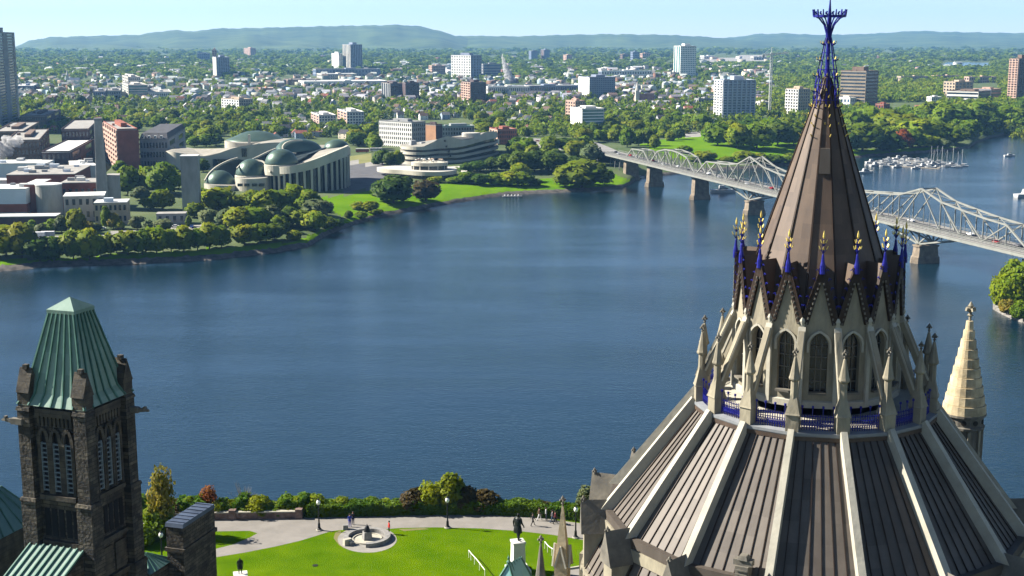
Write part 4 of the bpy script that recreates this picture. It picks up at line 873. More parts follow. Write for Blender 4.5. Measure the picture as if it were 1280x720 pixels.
# ------------------------------------------------------------------ wavy-floored museum wing
p0 = G(560, 204); wo = thing('museum_wing', 'wavy limestone museum wing with curving floors stepped like terraces', 'museum', tuple(p0)); lm('the wavy museum wing', 560, 203)
gz2 = p0.z - 1
plan = [(503, 935), (501.5, 920), (505, 906), (514, 899), (528, 897), (538, 902), (548, 908), (560, 908), (574, 912), (590, 928), (604, 946), (616, 964), (621, 978), (616, 996), (600, 1006)]
top = [(501, 183.5), (512, 183), (528, 183.5), (538, 180.5), (548, 173.5), (560, 170), (572, 173), (584, 175.5), (596, 171), (606, 165), (616, 164), (622, 166)]
fp = sm_poly(plan, 4); cx = aW(560, 180, 940).x; cy = 950.0 * KW
pts = [(aW(x, 190, Y).x, Y * KW, x) for x, Y in fp]
def outline(k, j=0): return [(cx + (x - cx) * k, cy + (y - cy) * k) for x, y, _ in pts]
zs_top = [aW(px, interp(px, top), y / KW).z for x, y, px in pts]
zb0 = gz2; z3 = aW(530, 187, 900).z; hf = (z3 - zb0) / 3.15
for lvl in range(4):
    k = 1.04 - .008 * lvl; o_ = outline(k); zl = zb0 + hf * lvl * .97 + .9; n = len(o_)
    rise = [interp(px, [(505, 0), (545, 0), (580, 1.2), (606, 3.6), (622, 3.6)]) * lvl / 3 for _x, _y, px in pts]; zlv = [zl + q for q in rise]; zt2 = [z + hf * .52 for z in zlv] if lvl < 3 else [max(z, q + 1.2) for z, q in zip(zs_top, zlv)]
    mb = MB(); mb.prism(o_, zlv, zt2, 0, 1); mb.build('floor_band', [LIME, LIMR], wo)
    i_ = outline(k - .045); MB().prism(i_, [zb0] * n if lvl == 0 else [z - hf * .6 for z in zlv], [z + .05 for z in zlv]).build('window_strip', HG, wo)
k = 1.055 - .018 * 3
MB().prism([(x, y) for x, y in outline(.8)], z3, z3 + 1.9, 0, 1).build('roof_deck', [LIME, LIMR], wo)
for x, y, w_ in ((516, 178, 11), (528, 180, 9)):
    c_ = aW(x, y, 915); MB().box((c_.x, c_.y, c_.z - .5), (w_ * .5, 7, 4.5), .4, 0, taper=.75).build('roof_light', GC, wo)
c_ = aW(589, 169.5, 935); MB().lathe([(8, -3), (8, 2.2), (7.4, 2.6)], c_, 24, sy=.7).build('roof_drum', CN, wo)
pb = MB(); q = [(556, 176), (558, 183), (561, 189.5), (563, 195)]
for x, y in q: c_ = aW(x, y, 905.2); pb.box((c_.x, c_.y + 1.2, c_.z), (1.3, 4.8, 1.5))
pb.build('square_window', HG, wo)
# cafe pavilion with round terrace
p0 = G(540, 225); to = thing('terrace_pavilion', 'round limestone pavilion with a crowded roof terrace and window strip', 'pavilion', tuple(p0)); lm('the round terrace pavilion', 540, 225)
low = [(471, 206, 880), (474, 209, 872), (486, 212.5, 864), (503, 215, 858), (520, 220, 850), (535, 222, 847), (552, 221.5, 848), (566, 218, 856), (571, 214, 868), (562, 211, 884), (520, 206, 890), (490, 204, 890)]
z_ = aP(520, 217, 850).z; lp = [aP(x, y, Y) for x, y, Y in sm_poly(low + [low[0]], 4)[:-1]]
MB().prism([(v.x, v.y) for v in lp], z_ - 1.4, z_ + 1.6, 0, 1).build('terrace_slab', [LIME, CN], to)
zc_ = p0.z - 1; cxm = sum(v.x for v in lp) / len(lp); cym = sum(v.y for v in lp) / len(lp)
MB().prism([(cxm + (v.x - cxm) * .82, cym + (v.y - cym) * .82) for v in lp], zc_, z_ - 1.35).build('undercroft', HG, to)
c_ = aP(537, 214, 866); s_ = 866 * KP / F; zS = z_ + 1.6 - c_.z
MB().lathe([(21.5 * s_, zS - .1), (21.5 * s_, zS + 3.0)], c_, 40, sy=.75).build('window_strip', HG, to)
MB().lathe([(23 * s_, zS + 2.9), (23 * s_, zS + 5.4), (22.2 * s_, zS + 5.5)], c_, 40, sy=.75).build('terrace_parapet', [LIME], to)
for i in range(12):
    a = i * math.pi / 6; MB().box((c_.x + 22 * s_ * math.cos(a), c_.y + 22 * s_ * .75 * math.sin(a), c_.z + zS + 1.5), (.9, .5, 3.1), a + 1.57).build('column', LIME, to)
r = random.Random(4)
for i in range(24):
    a = r.random() * 6.28; k = r.random() ** .5 * 18 * s_; x, y = c_.x + k * math.cos(a), c_.y + k * .7 * math.sin(a)
    ub = MB(); ub.tube((x, y, c_.z + zS + 5.2), (x, y, c_.z + zS + 7.4), .06, n=5); ub.lathe([(1.25, zS + 7.1), (.05, zS + 7.9)], (x, y, c_.z), 8); ub.build('parasol', r.choice([WH, BG, BR]), to)
rb_ = MB(); pts_ = [G(562, 213), G(574, 212), G(580, 217), G(578, 224), G(568, 228)]; pts_ = [tuple(v) for v in pts_]; q_ = [Vector(v) for v in sm_poly(pts_, 4)]
for a, b in zip(q_, q_[1:]): d = (b - a).normalized(); n_ = Vector((-d.y, d.x, 0)) * 2.4; rb_.add([a - n_ + Vector((0, 0, 2.5)), b - n_ + Vector((0, 0, 2.5)), b + n_ + Vector((0, 0, 2.5)), a + n_ + Vector((0, 0, 2.5))], [(0, 1, 2, 3)])
rb_.build('ramp', CN, to)
pw = thing('balustrade', 'long white balustrade along the garden walk below the wavy wing', 'balustrade', tuple(G(600, 213)))
bb = MB(); A = G(574, 214); B = G(622, 213); bb.beam(A + Vector((0, 0, 1.6)), B + Vector((0, 0, 1.6)), .5, .4); bb.build('rail', WH, pw)
bb = MB()
for i in range(15): q = A.lerp(B, i / 14); bb.box((q.x, q.y, q.z + .7), (.8, .5, 1.6))
bb.build('baluster_frame', WH, pw)
so_ = thing('sign_board', 'white board on two posts behind the wavy wing', 'sign', tuple(G(621, 184))); q = G(621, 184)
MB().box((q.x, q.y, q.z + 5.5), (4.6, .3, 4.4)).build('board', WH, so_)
for s in (-1.6, 1.6): MB().box((q.x + s, q.y, q.z + 1.6), (.3, .25, 3.5)).build('post', GC, so_)
# ------------------------------------------------------------------ steel truss bridge
BD = Vector((.26756, -.96354, 0)); BN = Vector((BD.y, -BD.x, 0))     # along towards the near shore; BN points to the camera's side (left)
B0 = Vector((153.86, 833.59, 0))
STL = M('bridge_paint', (.20, .205, .185), .6, var=.10, scale=.3)
STD = M('bridge_steel_dark', (.16, .165, .16), .7, var=.2, scale=.3)
PIER = M('pier_masonry', (.19, .155, .115), .9, var=.25, scale=.35, bump=.6, bscale=.8)
DKM = M('bridge_deck_concrete', (.19, .185, .175), .9, var=.1, scale=.2)
ASP = M('asphalt', (.06, .06, .062), .95, var=.15, scale=.3)
def bp(s, t, z): p = B0 + BD * s + BN * t; return Vector((p.x, p.y, z))
ZD = 18.3
S_A, S_B, S_C, S_D, S_E, S_F, S_G = -222.0, -171.3, -85.5, 0.0, 192.6, 278.0, 345.0
br = thing('truss_bridge', 'long pale steel truss bridge on masonry piers across the river', 'bridge', tuple(bp(0, 0, 0))); lm('the truss bridge', 900, 232)
# BN: +t side. near (camera-side, left) fascia is t<0 or >0 by geometry
SIDE = 1 if proj(bp(100, 5, ZD))[1] > proj(bp(100, -5, ZD))[1] else -1
mb = MB(); S0, S1 = -275, 420
n_ = 40
for i in range(n_):
    a, b = S0 + (S1 - S0) * i / n_, S0 + (S1 - S0) * (i + 1) / n_
    mb.beam(bp(a, 0, ZD - .5), bp(b, 0, ZD - .5), 8.6, .7, mat=0)
mb.beam(bp(S0, SIDE * 6.6, ZD - .3), bp(S1, SIDE * 6.6, ZD - .3), 3.6, .4, mat=0); mb.beam(bp(S0, -SIDE * 6.6, ZD - .3), bp(S1, -SIDE * 6.6, ZD - .3), 3.6, .4, mat=0)
mb.build('deck', [DKM], br)
mb = MB(); mb.beam(bp(S0, 0, ZD - .12), bp(S1, 0, ZD - .12), 6.8, .05); mb.build('roadway', ASP, br)
for t in (SIDE * 8.3, -SIDE * 8.3, 3.7, -3.7):
    mb = MB(); mb.beam(bp(S0, t, ZD - 1.3), bp(S1, t, ZD - 1.3), .5, 1.3); mb.build('girder', STL, br)
mb = MB()
for i in range(int((S1 - S0) / 6)): mb.beam(bp(S0 + 6 * i, -8.3, ZD - 1.7), bp(S0 + 6 * i, 8.3, ZD - 1.7), .5, 1.2)
mb.build('floor_beam_lattice', STD, br)
for t in (SIDE * 8.35, SIDE * 4.9, -SIDE * 8.35):
    mb = MB(); mb.beam(bp(S0, t, ZD + 1.15), bp(S1, t, ZD + 1.15), .14); mb.beam(bp(S0, t, ZD + .55), bp(S1, t, ZD + .55), .1)
    for i in range(int((S1 - S0) / 3)): mb.beam(bp(S0 + 3 * i, t, ZD - .4), bp(S0 + 3 * i, t, ZD + 1.15), .12)
    mb.build('railing_lattice', STL, br)
def truss(s0, s1, hts, wmem=.62):
    """hts: heights of the top chord at equal panels from s0 to s1 (0 at an inclined end)"""
    n = len(hts) - 1; ss = [s0 + (s1 - s0) * i / n for i in range(n + 1)]
    for t in (4.1, -4.1):
        mb = MB()
        for i in range(n):
            a, b = bp(ss[i], t, ZD + hts[i]), bp(ss[i + 1], t, ZD + hts[i + 1]); mb.beam(a, b, .75, .75)
            if hts[i] > 0 and hts[i + 1] > 0:
                if i < n / 2: mb.beam(a, bp(ss[i + 1], t, ZD), wmem * .8)
                else: mb.beam(bp(ss[i], t, ZD), b, wmem * .8)
                mid = bp((ss[i] + ss[i + 1]) / 2, t, ZD + (hts[i] + hts[i + 1]) / 4); mb.beam(mid, bp((ss[i] + ss[i + 1]) / 2, t, ZD), .28)
        for i in range(1, n):
            if hts[i] > 0: mb.beam(bp(ss[i], t, ZD - .8), bp(ss[i], t, ZD + hts[i]), wmem * .8)
        mb.build('side_truss', STL, br)
    mb = MB()
    for i in range(n + 1):
        if hts[i] > 0:
            mb.beam(bp(ss[i], -4.1, ZD + hts[i]), bp(ss[i], 4.1, ZD + hts[i]), .4)
            if hts[i] > 7: mb.beam(bp(ss[i], -4.1, ZD + hts[i] - 1.8), bp(ss[i], 4.1, ZD + hts[i] - 1.8), .3)
        if i < n and hts[i] > 0 and hts[i + 1] > 0: mb.beam(bp(ss[i], -4.1, ZD + hts[i]), bp(ss[i + 1], 4.1, ZD + hts[i + 1]), .22); mb.beam(bp(ss[i], 4.1, ZD + hts[i]), bp(ss[i + 1], -4.1, ZD + hts[i + 1]), .22)
    mb.build('bracing_lattice', STL, br)
truss(S_A, S_B - 1, [0, 7.2, 7.6, 7.6, 0])
truss(S_B + 1, S_C - 1, [0, 9.5, 12, 12.4, 11.5, 9.5, 0])
truss(S_C + 2, S_D, [0, 9.6, 10.2, 10.6, 12.6, 18.4])
truss(S_D, S_E, [18.4, 13.6, 11.6, 10.4, 9.6, 9.6, 9.8, 10.8, 12.2, 13.6, 18.6])
truss(S_E, S_F, [18.6, 14.0, 12.2, 10.6, 9.6, 0])
truss(S_F + 2, S_G, [0, 9, 9.5, 9, 0])
# cantilever arms under the deck at the two river piers
for sp in (S_D, S_E):
    for t in (4.1, -4.1):
        mb = MB(); zt = 9.6
        for sg in (-1, 1):
            mb.beam(bp(sp + sg * 34, t, ZD - 2), bp(sp + sg * 1.2, t, zt), .75); mb.beam(bp(sp + sg * 10, t, ZD - 2), bp(sp, t, zt), .65); mb.beam(bp(sp + sg * 20, t, ZD - 2), bp(sp + sg * 19, t, 14), .4)
        mb.beam(bp(sp, t, ZD - 2), bp(sp, t, zt), .8); mb.build('cantilever_arm', STL, br)
    mb = MB(); mb.beam(bp(sp, -4.1, zt + .4), bp(sp, 4.1, zt + .4), .8); mb.beam(bp(sp, -4.1, ZD - 2.4), bp(sp, 4.1, zt), .4); mb.beam(bp(sp, 4.1, ZD - 2.4), bp(sp, -4.1, zt), .4); mb.build('bracing_lattice', STL, br)
for sp, zt in ((S_A, 15.4), (S_B, 15.4), (S_C, 15.4), (S_D, 9.3), (S_E, 9.3), (S_F, 15.4)):
    mb = MB(); hw = 5.4
    def sec(z, k, nose): return [bp(sp - 3 * k, hw * k, z), bp(sp - 3 * k, -hw * k - 0, z), bp(sp, -SIDE * 0 - hw * k - nose, z), bp(sp + 3 * k, -hw * k, z), bp(sp + 3 * k, hw * k, z), bp(sp, hw * k + nose, z)]
    zs = [(-3, 1.16, 2.6), (3.0, 1.1, 1.6), (3.4, 1.02, .6), (zt - 1.2, .94, .3), (zt - 1.15, 1.04, .4), (zt - .4, 1.04, .4)]; vs = []
    for z, k, ns in zs: vs += sec(z, k, ns)
    fs = [(r * 6 + i, r * 6 + (i + 1) % 6, r * 6 + 6 + (i + 1) % 6, r * 6 + 6 + i) for r in range(len(zs) - 1) for i in range(6)] + [tuple(range(30, 36))]
    mb.add(vs, fs); mb.build('pier', PIER, br)
# steel trestle bents on the bank
for s in (-236, -247, -258):
    mb = MB(); zg = 2
    for t in (-4, 4): mb.beam(bp(s, t * 1.25, zg), bp(s, t, ZD - 2.4), .5)
    mb.beam(bp(s, -5, zg), bp(s, 4, ZD - 3), .25); mb.beam(bp(s, 5, zg), bp(s, -4, ZD - 3), .25); mb.beam(bp(s, -4.5, 10), bp(s, 4.5, 10), .3); mb.build('trestle_bent', STD, br)
# road from the bridge head into town
rb = MB(); q = [bp(S0, 0, ZD - .2)] + [Vector((G(x, y).x, G(x, y).y, max(G(x, y).z + 1.0, z))) for x, y, z in ((735, 187, 16), (715, 182, 14), (690, 178, 13), (660, 175, 12), (632, 172.5, 12))]
q = [Vector(v) for v in sm_poly([tuple(v) for v in q], 5)]
for a, b in zip(q, q[1:]): d = (b - a).normalized(); n_v = Vector((-d.y, d.x, 0)) * 9; rb.add([a - n_v, b - n_v, b + n_v, a + n_v] + [v - Vector((0, 0, 9)) for v in (a - n_v, b - n_v, b + n_v, a + n_v)], [(0, 1, 2, 3), (0, 4, 5, 1), (3, 2, 6, 7)])
tag(rb.build('road', M('road_pale', (.2, .195, .185), .9, var=.12, scale=.1)), kind='structure')

# ------------------------------------------------------------------ cars
CARC = dict(white=(.65, .65, .65), silver=(.35, .36, .38), black=(.015, .015, .017), red=(.3, .02, .02), blue=(.03, .06, .2), grey=(.12, .12, .13))
_cm = {}
def car_mesh(c):
    if c in _cm: return _cm[c]
    mb = MB()
    prof = [(-2.2, .35), (-2.2, .85), (-1.95, .98), (-1.2, 1.02), (-.75, 1.42), (.85, 1.45), (1.45, 1.0), (2.1, .95), (2.25, .6), (2.2, .35)]
    def ext(pr, hw, mat):
        n = len(pr); vs = [(x, -hw, z) for x, z in pr] + [(x, hw, z) for x, z in pr]; mb.add(vs, [(i, (i + 1) % n, n + (i + 1) % n, n + i) for i in range(n)] + [tuple(range(n)), tuple(range(n, 2 * n))[::-1]], mat)
    ext(prof, .86, 0); ext([(-1.08, 1.06), (-.72, 1.38), (.8, 1.4), (1.3, 1.04)], .875, 1)
    ext([(-1.25, 1.03), (-.8, 1.40), (-.74, 1.43), (-1.18, 1.06)], .78, 1)
    for x in (-1.4, 1.4):
        for y in (-.8, .8): mb.tube((x, y - .1, .32), (x, y + .1, .32), .33, n=10, mat=2)
    me = bpy.data.meshes.new('car'); me.from_pydata(mb.v, [], mb.f); 
    for m in (M('car_' + c, CARC[c], .3, var=.02), GL, M('tyre', (.02, .02, .02), .9)): me.materials.append(m)
    me.polygons.foreach_set('material_index', mb.m); _cm[c] = me; return me
CARS = []
def car(p, rz, c, place, group):
    o = link('parked_car' if 'park' in group else 'car', car_mesh(c), None, p); o.rotation_euler = (0, 0, rz); tag(o, None, 'car', group); ORG[o.name] = tuple(p); CARS.append((o, c, place))
r = random.Random(12); ba = math.atan2(BD.y, BD.x)
sv = [-262, -247, -228, -205, -180, -150, -131, -104, -76, -52, -30, -8, 20, 46, 74, 100, 131, 152, 176, 204, 226, 250, 262]
for i, s in enumerate(sv): car(bp(s, (1.7 if i % 2 else -1.7), ZD - .09), ba + (math.pi if i % 2 else 0), r.choice(['white', 'white', 'silver', 'black', 'grey', 'red', 'blue']), 'bridge', 'cars on the bridge')
for x, y, c in ((645, 174.5, 'white'), (655, 176, 'black'), (664, 175.6, 'silver'), (672, 178.5, 'red'), (683, 177.8, 'white'), (693, 180.5, 'grey'), (648, 178.5, 'silver'), (700, 179.4, 'white'), (706, 182, 'black')):
    car(G(x, y) + Vector((0, 0, 1.2)), R(-14), c, 'road', 'cars in the parking lot by the bridge head')
for i, x in enumerate((66, 84, 98, 112, 128, 150, 172, 188, 203, 219, 240, 262)):
    car(G(x, 288.6 - .02 * x + (i % 3)) + Vector((0, 0, .1)), R(r.choice([8, 98, 8])), r.choice(['white', 'silver', 'black', 'blue', 'grey']), 'mill', 'cars parked along the riverside strip')
def longbox(name, label, cat, p, rz, L, W, Ht, c, roofc, wheel=True):
    o = thing(name, label, cat, p); ca, sa = math.cos(rz), math.sin(rz)
    MB().box((p.x, p.y, p.z + .55 + Ht / 2), (L, W, Ht), rz).build('body', M('veh_' + c, CARC.get(c, (.6, .6, .6)), .5, var=.05), o)
    MB().box((p.x, p.y, p.z + .6 + Ht * .66), (L * .94, W + .06, Ht * .34), rz).build('window', GL, o) if cat == 'bus' else MB().box((p.x + ca * L * .56, p.y + sa * L * .56, p.z + 1.5), (L * .16, W * .95, 2.2), rz).build('cab', M('veh_red', CARC['red'], .5), o)
    MB().box((p.x, p.y, p.z + .6 + Ht), (L * .98, W * .96, .14), rz).build('roof', M('veh_white', CARC['white'], .5), o)
    for s in (-.33, .33):
        for t in (-1, 1): q = (p.x + ca * L * s - sa * t * W * .45, p.y + sa * L * s + ca * t * W * .45, p.z + .45); MB().tube((q[0] + sa * .15, q[1] - ca * .15, q[2]), (q[0] - sa * .15, q[1] + ca * .15, q[2]), .46, n=10).build('wheel', MATS['tyre'], o)
longbox('bus', 'red and white city bus parked behind the domed museum hall', 'bus', G(453, 190.5), R(6), 12, 2.6, 2.7, 'red', 'white')
longbox('bus', 'white tour bus parked behind the red and white one', 'bus', G(470, 189.5), R(6), 11, 2.6, 2.7, 'white', 'white')
longbox('truck', 'white box truck with a red cab on the riverside strip', 'truck', G(47, 297.5), R(186), 8, 2.5, 2.6, 'white', 'white')
longbox('truck', 'grey box truck with a red cab beside the white one', 'truck', G(60, 296.5), R(186), 7, 2.5, 2.5, 'silver', 'white')

# ------------------------------------------------------------------ boats
HUL = M('boat_white_hull', (.42, .42, .41), .4, var=.05); HULB = M('boat_blue_hull', (.04, .09, .22), .4); CAB = M('boat_cabin', (.30, .31, .31), .5, var=.1)
def hull_mb(L, W, Hh):
    mb = MB(); st = [(-.5, .9, 0), (-.2, 1, 0), (.15, .95, .05), (.36, .6, .14), (.5, .04, .26)]; vs = []
    for t, k, rz_ in st:
        for s, z in ((-1, Hh * (1 + rz_)), (-.75, -.25), (.75, -.25), (1, Hh * (1 + rz_))): vs.append((t * L, s * k * W / 2, z))
    n = len(st); fs = [(i * 4 + k, i * 4 + 4 + k, i * 4 + 5 + k, i * 4 + k + 1) for i in range(n - 1) for k in range(3)] + [(0, 1, 2, 3)] + [(i * 4 + 3, i * 4 + 7, i * 4 + 4, i * 4) for i in range(n - 1)]
    mb.add(vs, fs); return mb
def boat_proto(kind):
    nm = 'sailboat' if kind == 'sail' else 'motor_boat'; o = thing(nm, None, 'boat', (0, 0, 0)); L, W, Hh = dict(motor=(9, 3.2, 1.1), big=(13, 4.2, 1.5), sail=(10.5, 3.2, 1.0))[kind]
    hull_mb(L, W, Hh).build('hull', HUL, o)
    c = MB(); c.box((-.02 * L, 0, Hh + .55), (L * .38, W * .66, 1.1), 0, taper=.82); 
    if kind == 'big': c.box((-.06 * L, 0, Hh + 1.65), (L * .24, W * .6, 1.1), 0, taper=.8)
    c.build('cabin', CAB, o); wb = MB(); wb.box((.02 * L, 0, Hh + .62), (L * .33, W * .672, .4)); wb.build('cabin_window', GL, o)
    if kind == 'sail':
        m = MB(); m.tube((.6, 0, Hh), (.6, 0, 15.5), .13, .1, 6); m.build('mast', WH, o); m = MB(); m.tube((.6, 0, Hh + 1.6), (-3.8, 0, Hh + 1.5), .2, n=6); m.build('boom', WH, o)
        m = MB(); m.tube((.6, 0, 15.3), (5.2, 0, Hh + .3), .05, n=4); m.tube((.6, 0, 15.3), (-5, 0, Hh), .05, n=4); m.build('rigging', GC, o)
    return o
PRO = {k: boat_proto(k) for k in ('motor', 'big', 'sail')}; used_p = set(); BOATS = []
def boat(p, kind, rz, s=1.0, group='boats moored at the marina', label=None):
    if kind in used_p: o = dup(PRO[kind], p, rz, (s, s, s), group=group)
    else: used_p.add(kind); o = PRO[kind]; o.location = p; o.rotation_euler = (0, 0, rz); o.scale = (s, s, s); o['group'] = group; ORG[o.name] = tuple(p)
    if label: o['label'] = label
    BOATS.append((o, kind, label)); return o
r = random.Random(33); BROW = {}
rows = [(1083, 206.5, 1150, 211.5), (1086, 204, 1176, 210.2), (1095, 202, 1172, 207), (1108, 200.2, 1168, 203.5), (1118, 198.4, 1160, 200.5)]
for i, (x0, y0, x1, y1) in enumerate(rows):
    n = int((x1 - x0) / 8.2)
    for k in range(n):
        if r.random() < .12: continue
        t = (k + .3 + .4 * r.random()) / n; x, y = x0 + (x1 - x0) * t, y0 + (y1 - y0) * t + r.uniform(-.5, .5); boat(P(x, y, 0), r.choice(['motor', 'motor', 'big']), r.choice([2.5, -.6, .3, 2.9]) + r.uniform(-.2, .2), r.uniform(.85, 1.15)); BROW[BOATS[-1][0].name] = (i, x)
for bi, (x, y) in enumerate(((1163, 204), (1167.5, 206), (1172, 203.5), (1178, 206.5), (1184, 208.5), (1196, 209.5), (1203, 208), (1190, 206))): boat(P(x, y, 0), 'sail', r.choice([.2, 2.9, -.3]) + r.uniform(-.2, .2), r.uniform(.85, 1.1)); BROW[BOATS[-1][0].name] = (9, x)
boat(P(1082, 216.5, 0), 'big', .3, 1.1, 'boats out on the river', 'white motor boat lying apart from the marina close to the spire roof')
boat(P(1262, 195.5, 0), 'motor', .1, 1.2, 'boats out on the river', 'lone white motor boat on open water beyond the marina')
boat(P(1284, 246, 0), 'big', .3, 1.5, 'boats out on the river', 'white cruiser at the edge of the photo above the bridge')
boat(P(904, 240.5, 0), 'big', .05, 1.4, 'boats out on the river', 'tour boat seen under the bridge between two piers')
boat(P(799, 223, 0), 'motor', .3, 1.0, 'boats out on the river', 'small boat at the bank between the first two piers')
bt = thing('dock', 'small dark floating dock with white chairs at the park edge', 'dock', tuple(P(640, 246, 0))); q = P(640, 246, 0)
MB().box((q.x, q.y, .35), (14, 3.5, .5), .1).build('pontoon', STD, bt)
for i in range(5): MB().box((q.x - 5 + 2.4 * i, q.y + .3, 1.1), (.9, .9, 1.0), .3, 0, .7).build('chair', WH, bt)
# marina pontoons
for i, (x0, y0, x1, y1) in enumerate(rows[:4]):
    a, b = P(x0, y0 - .7, .3), P(x1 + 24 * (i == 0), y1 - .7, .3); d = MB(); d.beam(a, b, 2.0, .5); o = d.build('pontoon_walkway', M('dock_planks', (.3, .27, .22), .9), origin=(a + b) / 2); tag(o, ['grey floating walkway nearest the bridge in the marina', 'grey floating walkway, second from the bridge in the marina', 'grey floating walkway, third from the bridge in the marina', 'grey floating walkway deepest in the marina, by the wooded shore'][i], 'walkway')
# ------------------------------------------------------------------ wooded point at the near shore
isl = MB(); ring = [(1239.5, 380), (1243, 387), (1252, 393), (1266, 399), (1282, 405), (1330, 420), (1400, 424), (1420, 380), (1380, 352), (1300, 345), (1258, 350), (1243, 366)]
rq = [P(x, y, 0) for x, y in ring]; cxy = sum((Vector((v.x, v.y, 0)) for v in rq), Vector()) / len(rq); levels = [(1.05, -2), (1.0, .1), (.965, 1.2), (.90, 2.4), (.5, 5)]; vs = []; r = random.Random(3)
for k, z in levels:
    for v in rq: w_ = cxy + (v - cxy) * k; vs.append((w_.x + r.uniform(-.6, .6), w_.y + r.uniform(-.6, .6), z + r.uniform(-.2, .3)))
n = len(rq); isl.add(vs, [(j * n + i, j * n + (i + 1) % n, (j + 1) * n + (i + 1) % n, (j + 1) * n + i) for j in range(len(levels) - 1) for i in range(n)] + [tuple(range((len(levels) - 1) * n, len(levels) * n))])
tag(isl.build('shore_point', M('pale_rock', (.15, .14, .125), .9, var=.3, scale=.5, bump=.8, bscale=.9)), kind='structure')
for i, (x, yb, h, wp, k) in enumerate([(1262, 388, 48, 36, 'light'), (1250, 376, 34, 20, 'light'), (1280, 386, 56, 44, 'light'), (1268, 368, 44, 34, 'mid'), (1300, 390, 56, 40, 'light'), (1258, 392, 18, 18, 'yellow'), (1276, 398, 22, 24, 'mid'), (1292, 372, 50, 40, 'mid')]):
    p = P(x, yb, 2.2); tp = atY(x, yb - h, p.y); tree(p, tp.z - p.z, wp * p.y / F, k, lod='near', lift=.04, group='trees on the rocky point')
# ------------------------------------------------------------------ the round library in front
LC = Vector((23.1, 98.0, 0)); _d = Vector((-LC.x, -LC.y, 0)).normalized(); LR = Vector((-_d.y, _d.x, 0))    # _d: towards the camera, LR: to the right
if LR.x < 0: LR = -LR
def lp(r, a, z): t = R(a); p = LC + _d * (r * math.cos(t)) + LR * (r * math.sin(t)); return Vector((p.x, p.y, z))
def lv(a): t = R(a); return (_d * math.cos(t) + LR * math.sin(t))
def lt(a): t = R(a); return (-_d * math.sin(t) + LR * math.cos(t))
STONE = M('sandstone', (.15, .135, .105), .9, scale=.8, bump=.45, bscale=3.0, rgb2=(.30, .27, .195), stretch=(1, 1, .4), detail=9)
STONEL = M('sandstone_coping', (.28, .265, .22), .85, scale=.6, rgb2=(.40, .38, .31), bump=.25, bscale=3.0)
STOND = M('stone_weathered', (.085, .08, .07), .9, var=.3, scale=.7, bump=.4, bscale=2.0, rgb2=(.17, .155, .125))
def sheet_metal(name, c1, c2, rough=.62, metal=.08, joint=2.6):
    """standing-seam copper: each sheet its own patina, thin cross joints"""
    m = bpy.data.materials.new(name); m.use_nodes = True; nt = m.node_tree; L = nt.links; bs = nt.nodes['Principled BSDF']; bs.inputs['Roughness'].default_value = rough; bs.inputs['Metallic'].default_value = metal
    tc = nod(nt, 'ShaderNodeTexCoord'); n1 = nod(nt, 'ShaderNodeTexNoise'); n1.inputs['Scale'].default_value = .35; n1.inputs['Detail'].default_value = 8; n1.inputs['Roughness'].default_value = .7
    mp = nod(nt, 'ShaderNodeMapping'); mp.inputs['Scale'].default_value = (2.6, 2.6, .28); L.new(tc.outputs['Object'], mp.inputs['Vector']); L.new(mp.outputs[0], n1.inputs['Vector'])
    at = nod(nt, 'ShaderNodeAttribute', attribute_name='tint')
    ad = nod(nt, 'ShaderNodeMath', operation='MULTIPLY_ADD'); ad.inputs[1].default_value = .32; L.new(at.outputs['Fac'], ad.inputs[0]); L.new(n1.outputs['Fac'], ad.inputs[2])
    rp = nod(nt, 'ShaderNodeValToRGB'); rp.color_ramp.elements[0].position = .38; rp.color_ramp.elements[1].position = .95; rp.color_ramp.elements[0].color = (*c1, 1); rp.color_ramp.elements[1].color = (*c2, 1)
    L.new(ad.outputs[0], rp.inputs['Fac']); L.new(rp.outputs[0], bs.inputs['Base Color'])
    bp_ = nod(nt, 'ShaderNodeBump'); bp_.inputs['Strength'].default_value = .25; bp_.inputs['Distance'].default_value = .05; L.new(n1.outputs['Fac'], bp_.inputs['Height']); L.new(bp_.outputs[0], bs.inputs['Normal'])
    return m
CUB = sheet_metal('brown_copper', (.044, .027, .018), (.105, .070, .046)); CUS = M('copper_seam', (.028, .018, .013), .55, var=.2, scale=1, metal=.1)
CUL = sheet_metal('brown_copper_roof', (.052, .042, .033), (.098, .082, .066))
IRB = M('iron_blue', (.010, .012, .17), .45, var=.15, scale=3); GOLD = M('gilded', (.62, .47, .12), .35, var=.15, scale=5, metal=.4); LEAD = M('leaded_glass', (.012, .014, .018), .25, var=.5, scale=2.5, spec=.8)
LIB = thing('library_building', 'round stone library with a ribbed copper roof, ring of pinnacles and pointed copper spire', 'library', (LC.x, LC.y, 46)); lm('the round library', 1010, 640)
CA = [13.75 + 22.5 * k for k in range(-8, 8)]; FA = [2.5 + 22.5 * k for k in range(-8, 8)]
def tinted_build(mb, name, mats, parent, seed=0):
    ob = mb.build(name, mats, parent); r_ = random.Random(seed); at = ob.data.attributes.new('tint', 'FLOAT_COLOR', 'FACE')
    v = []
    for _ in ob.data.polygons: t = r_.random(); v += [t, t, t, 1]
    at.data.foreach_set('color', v); return ob
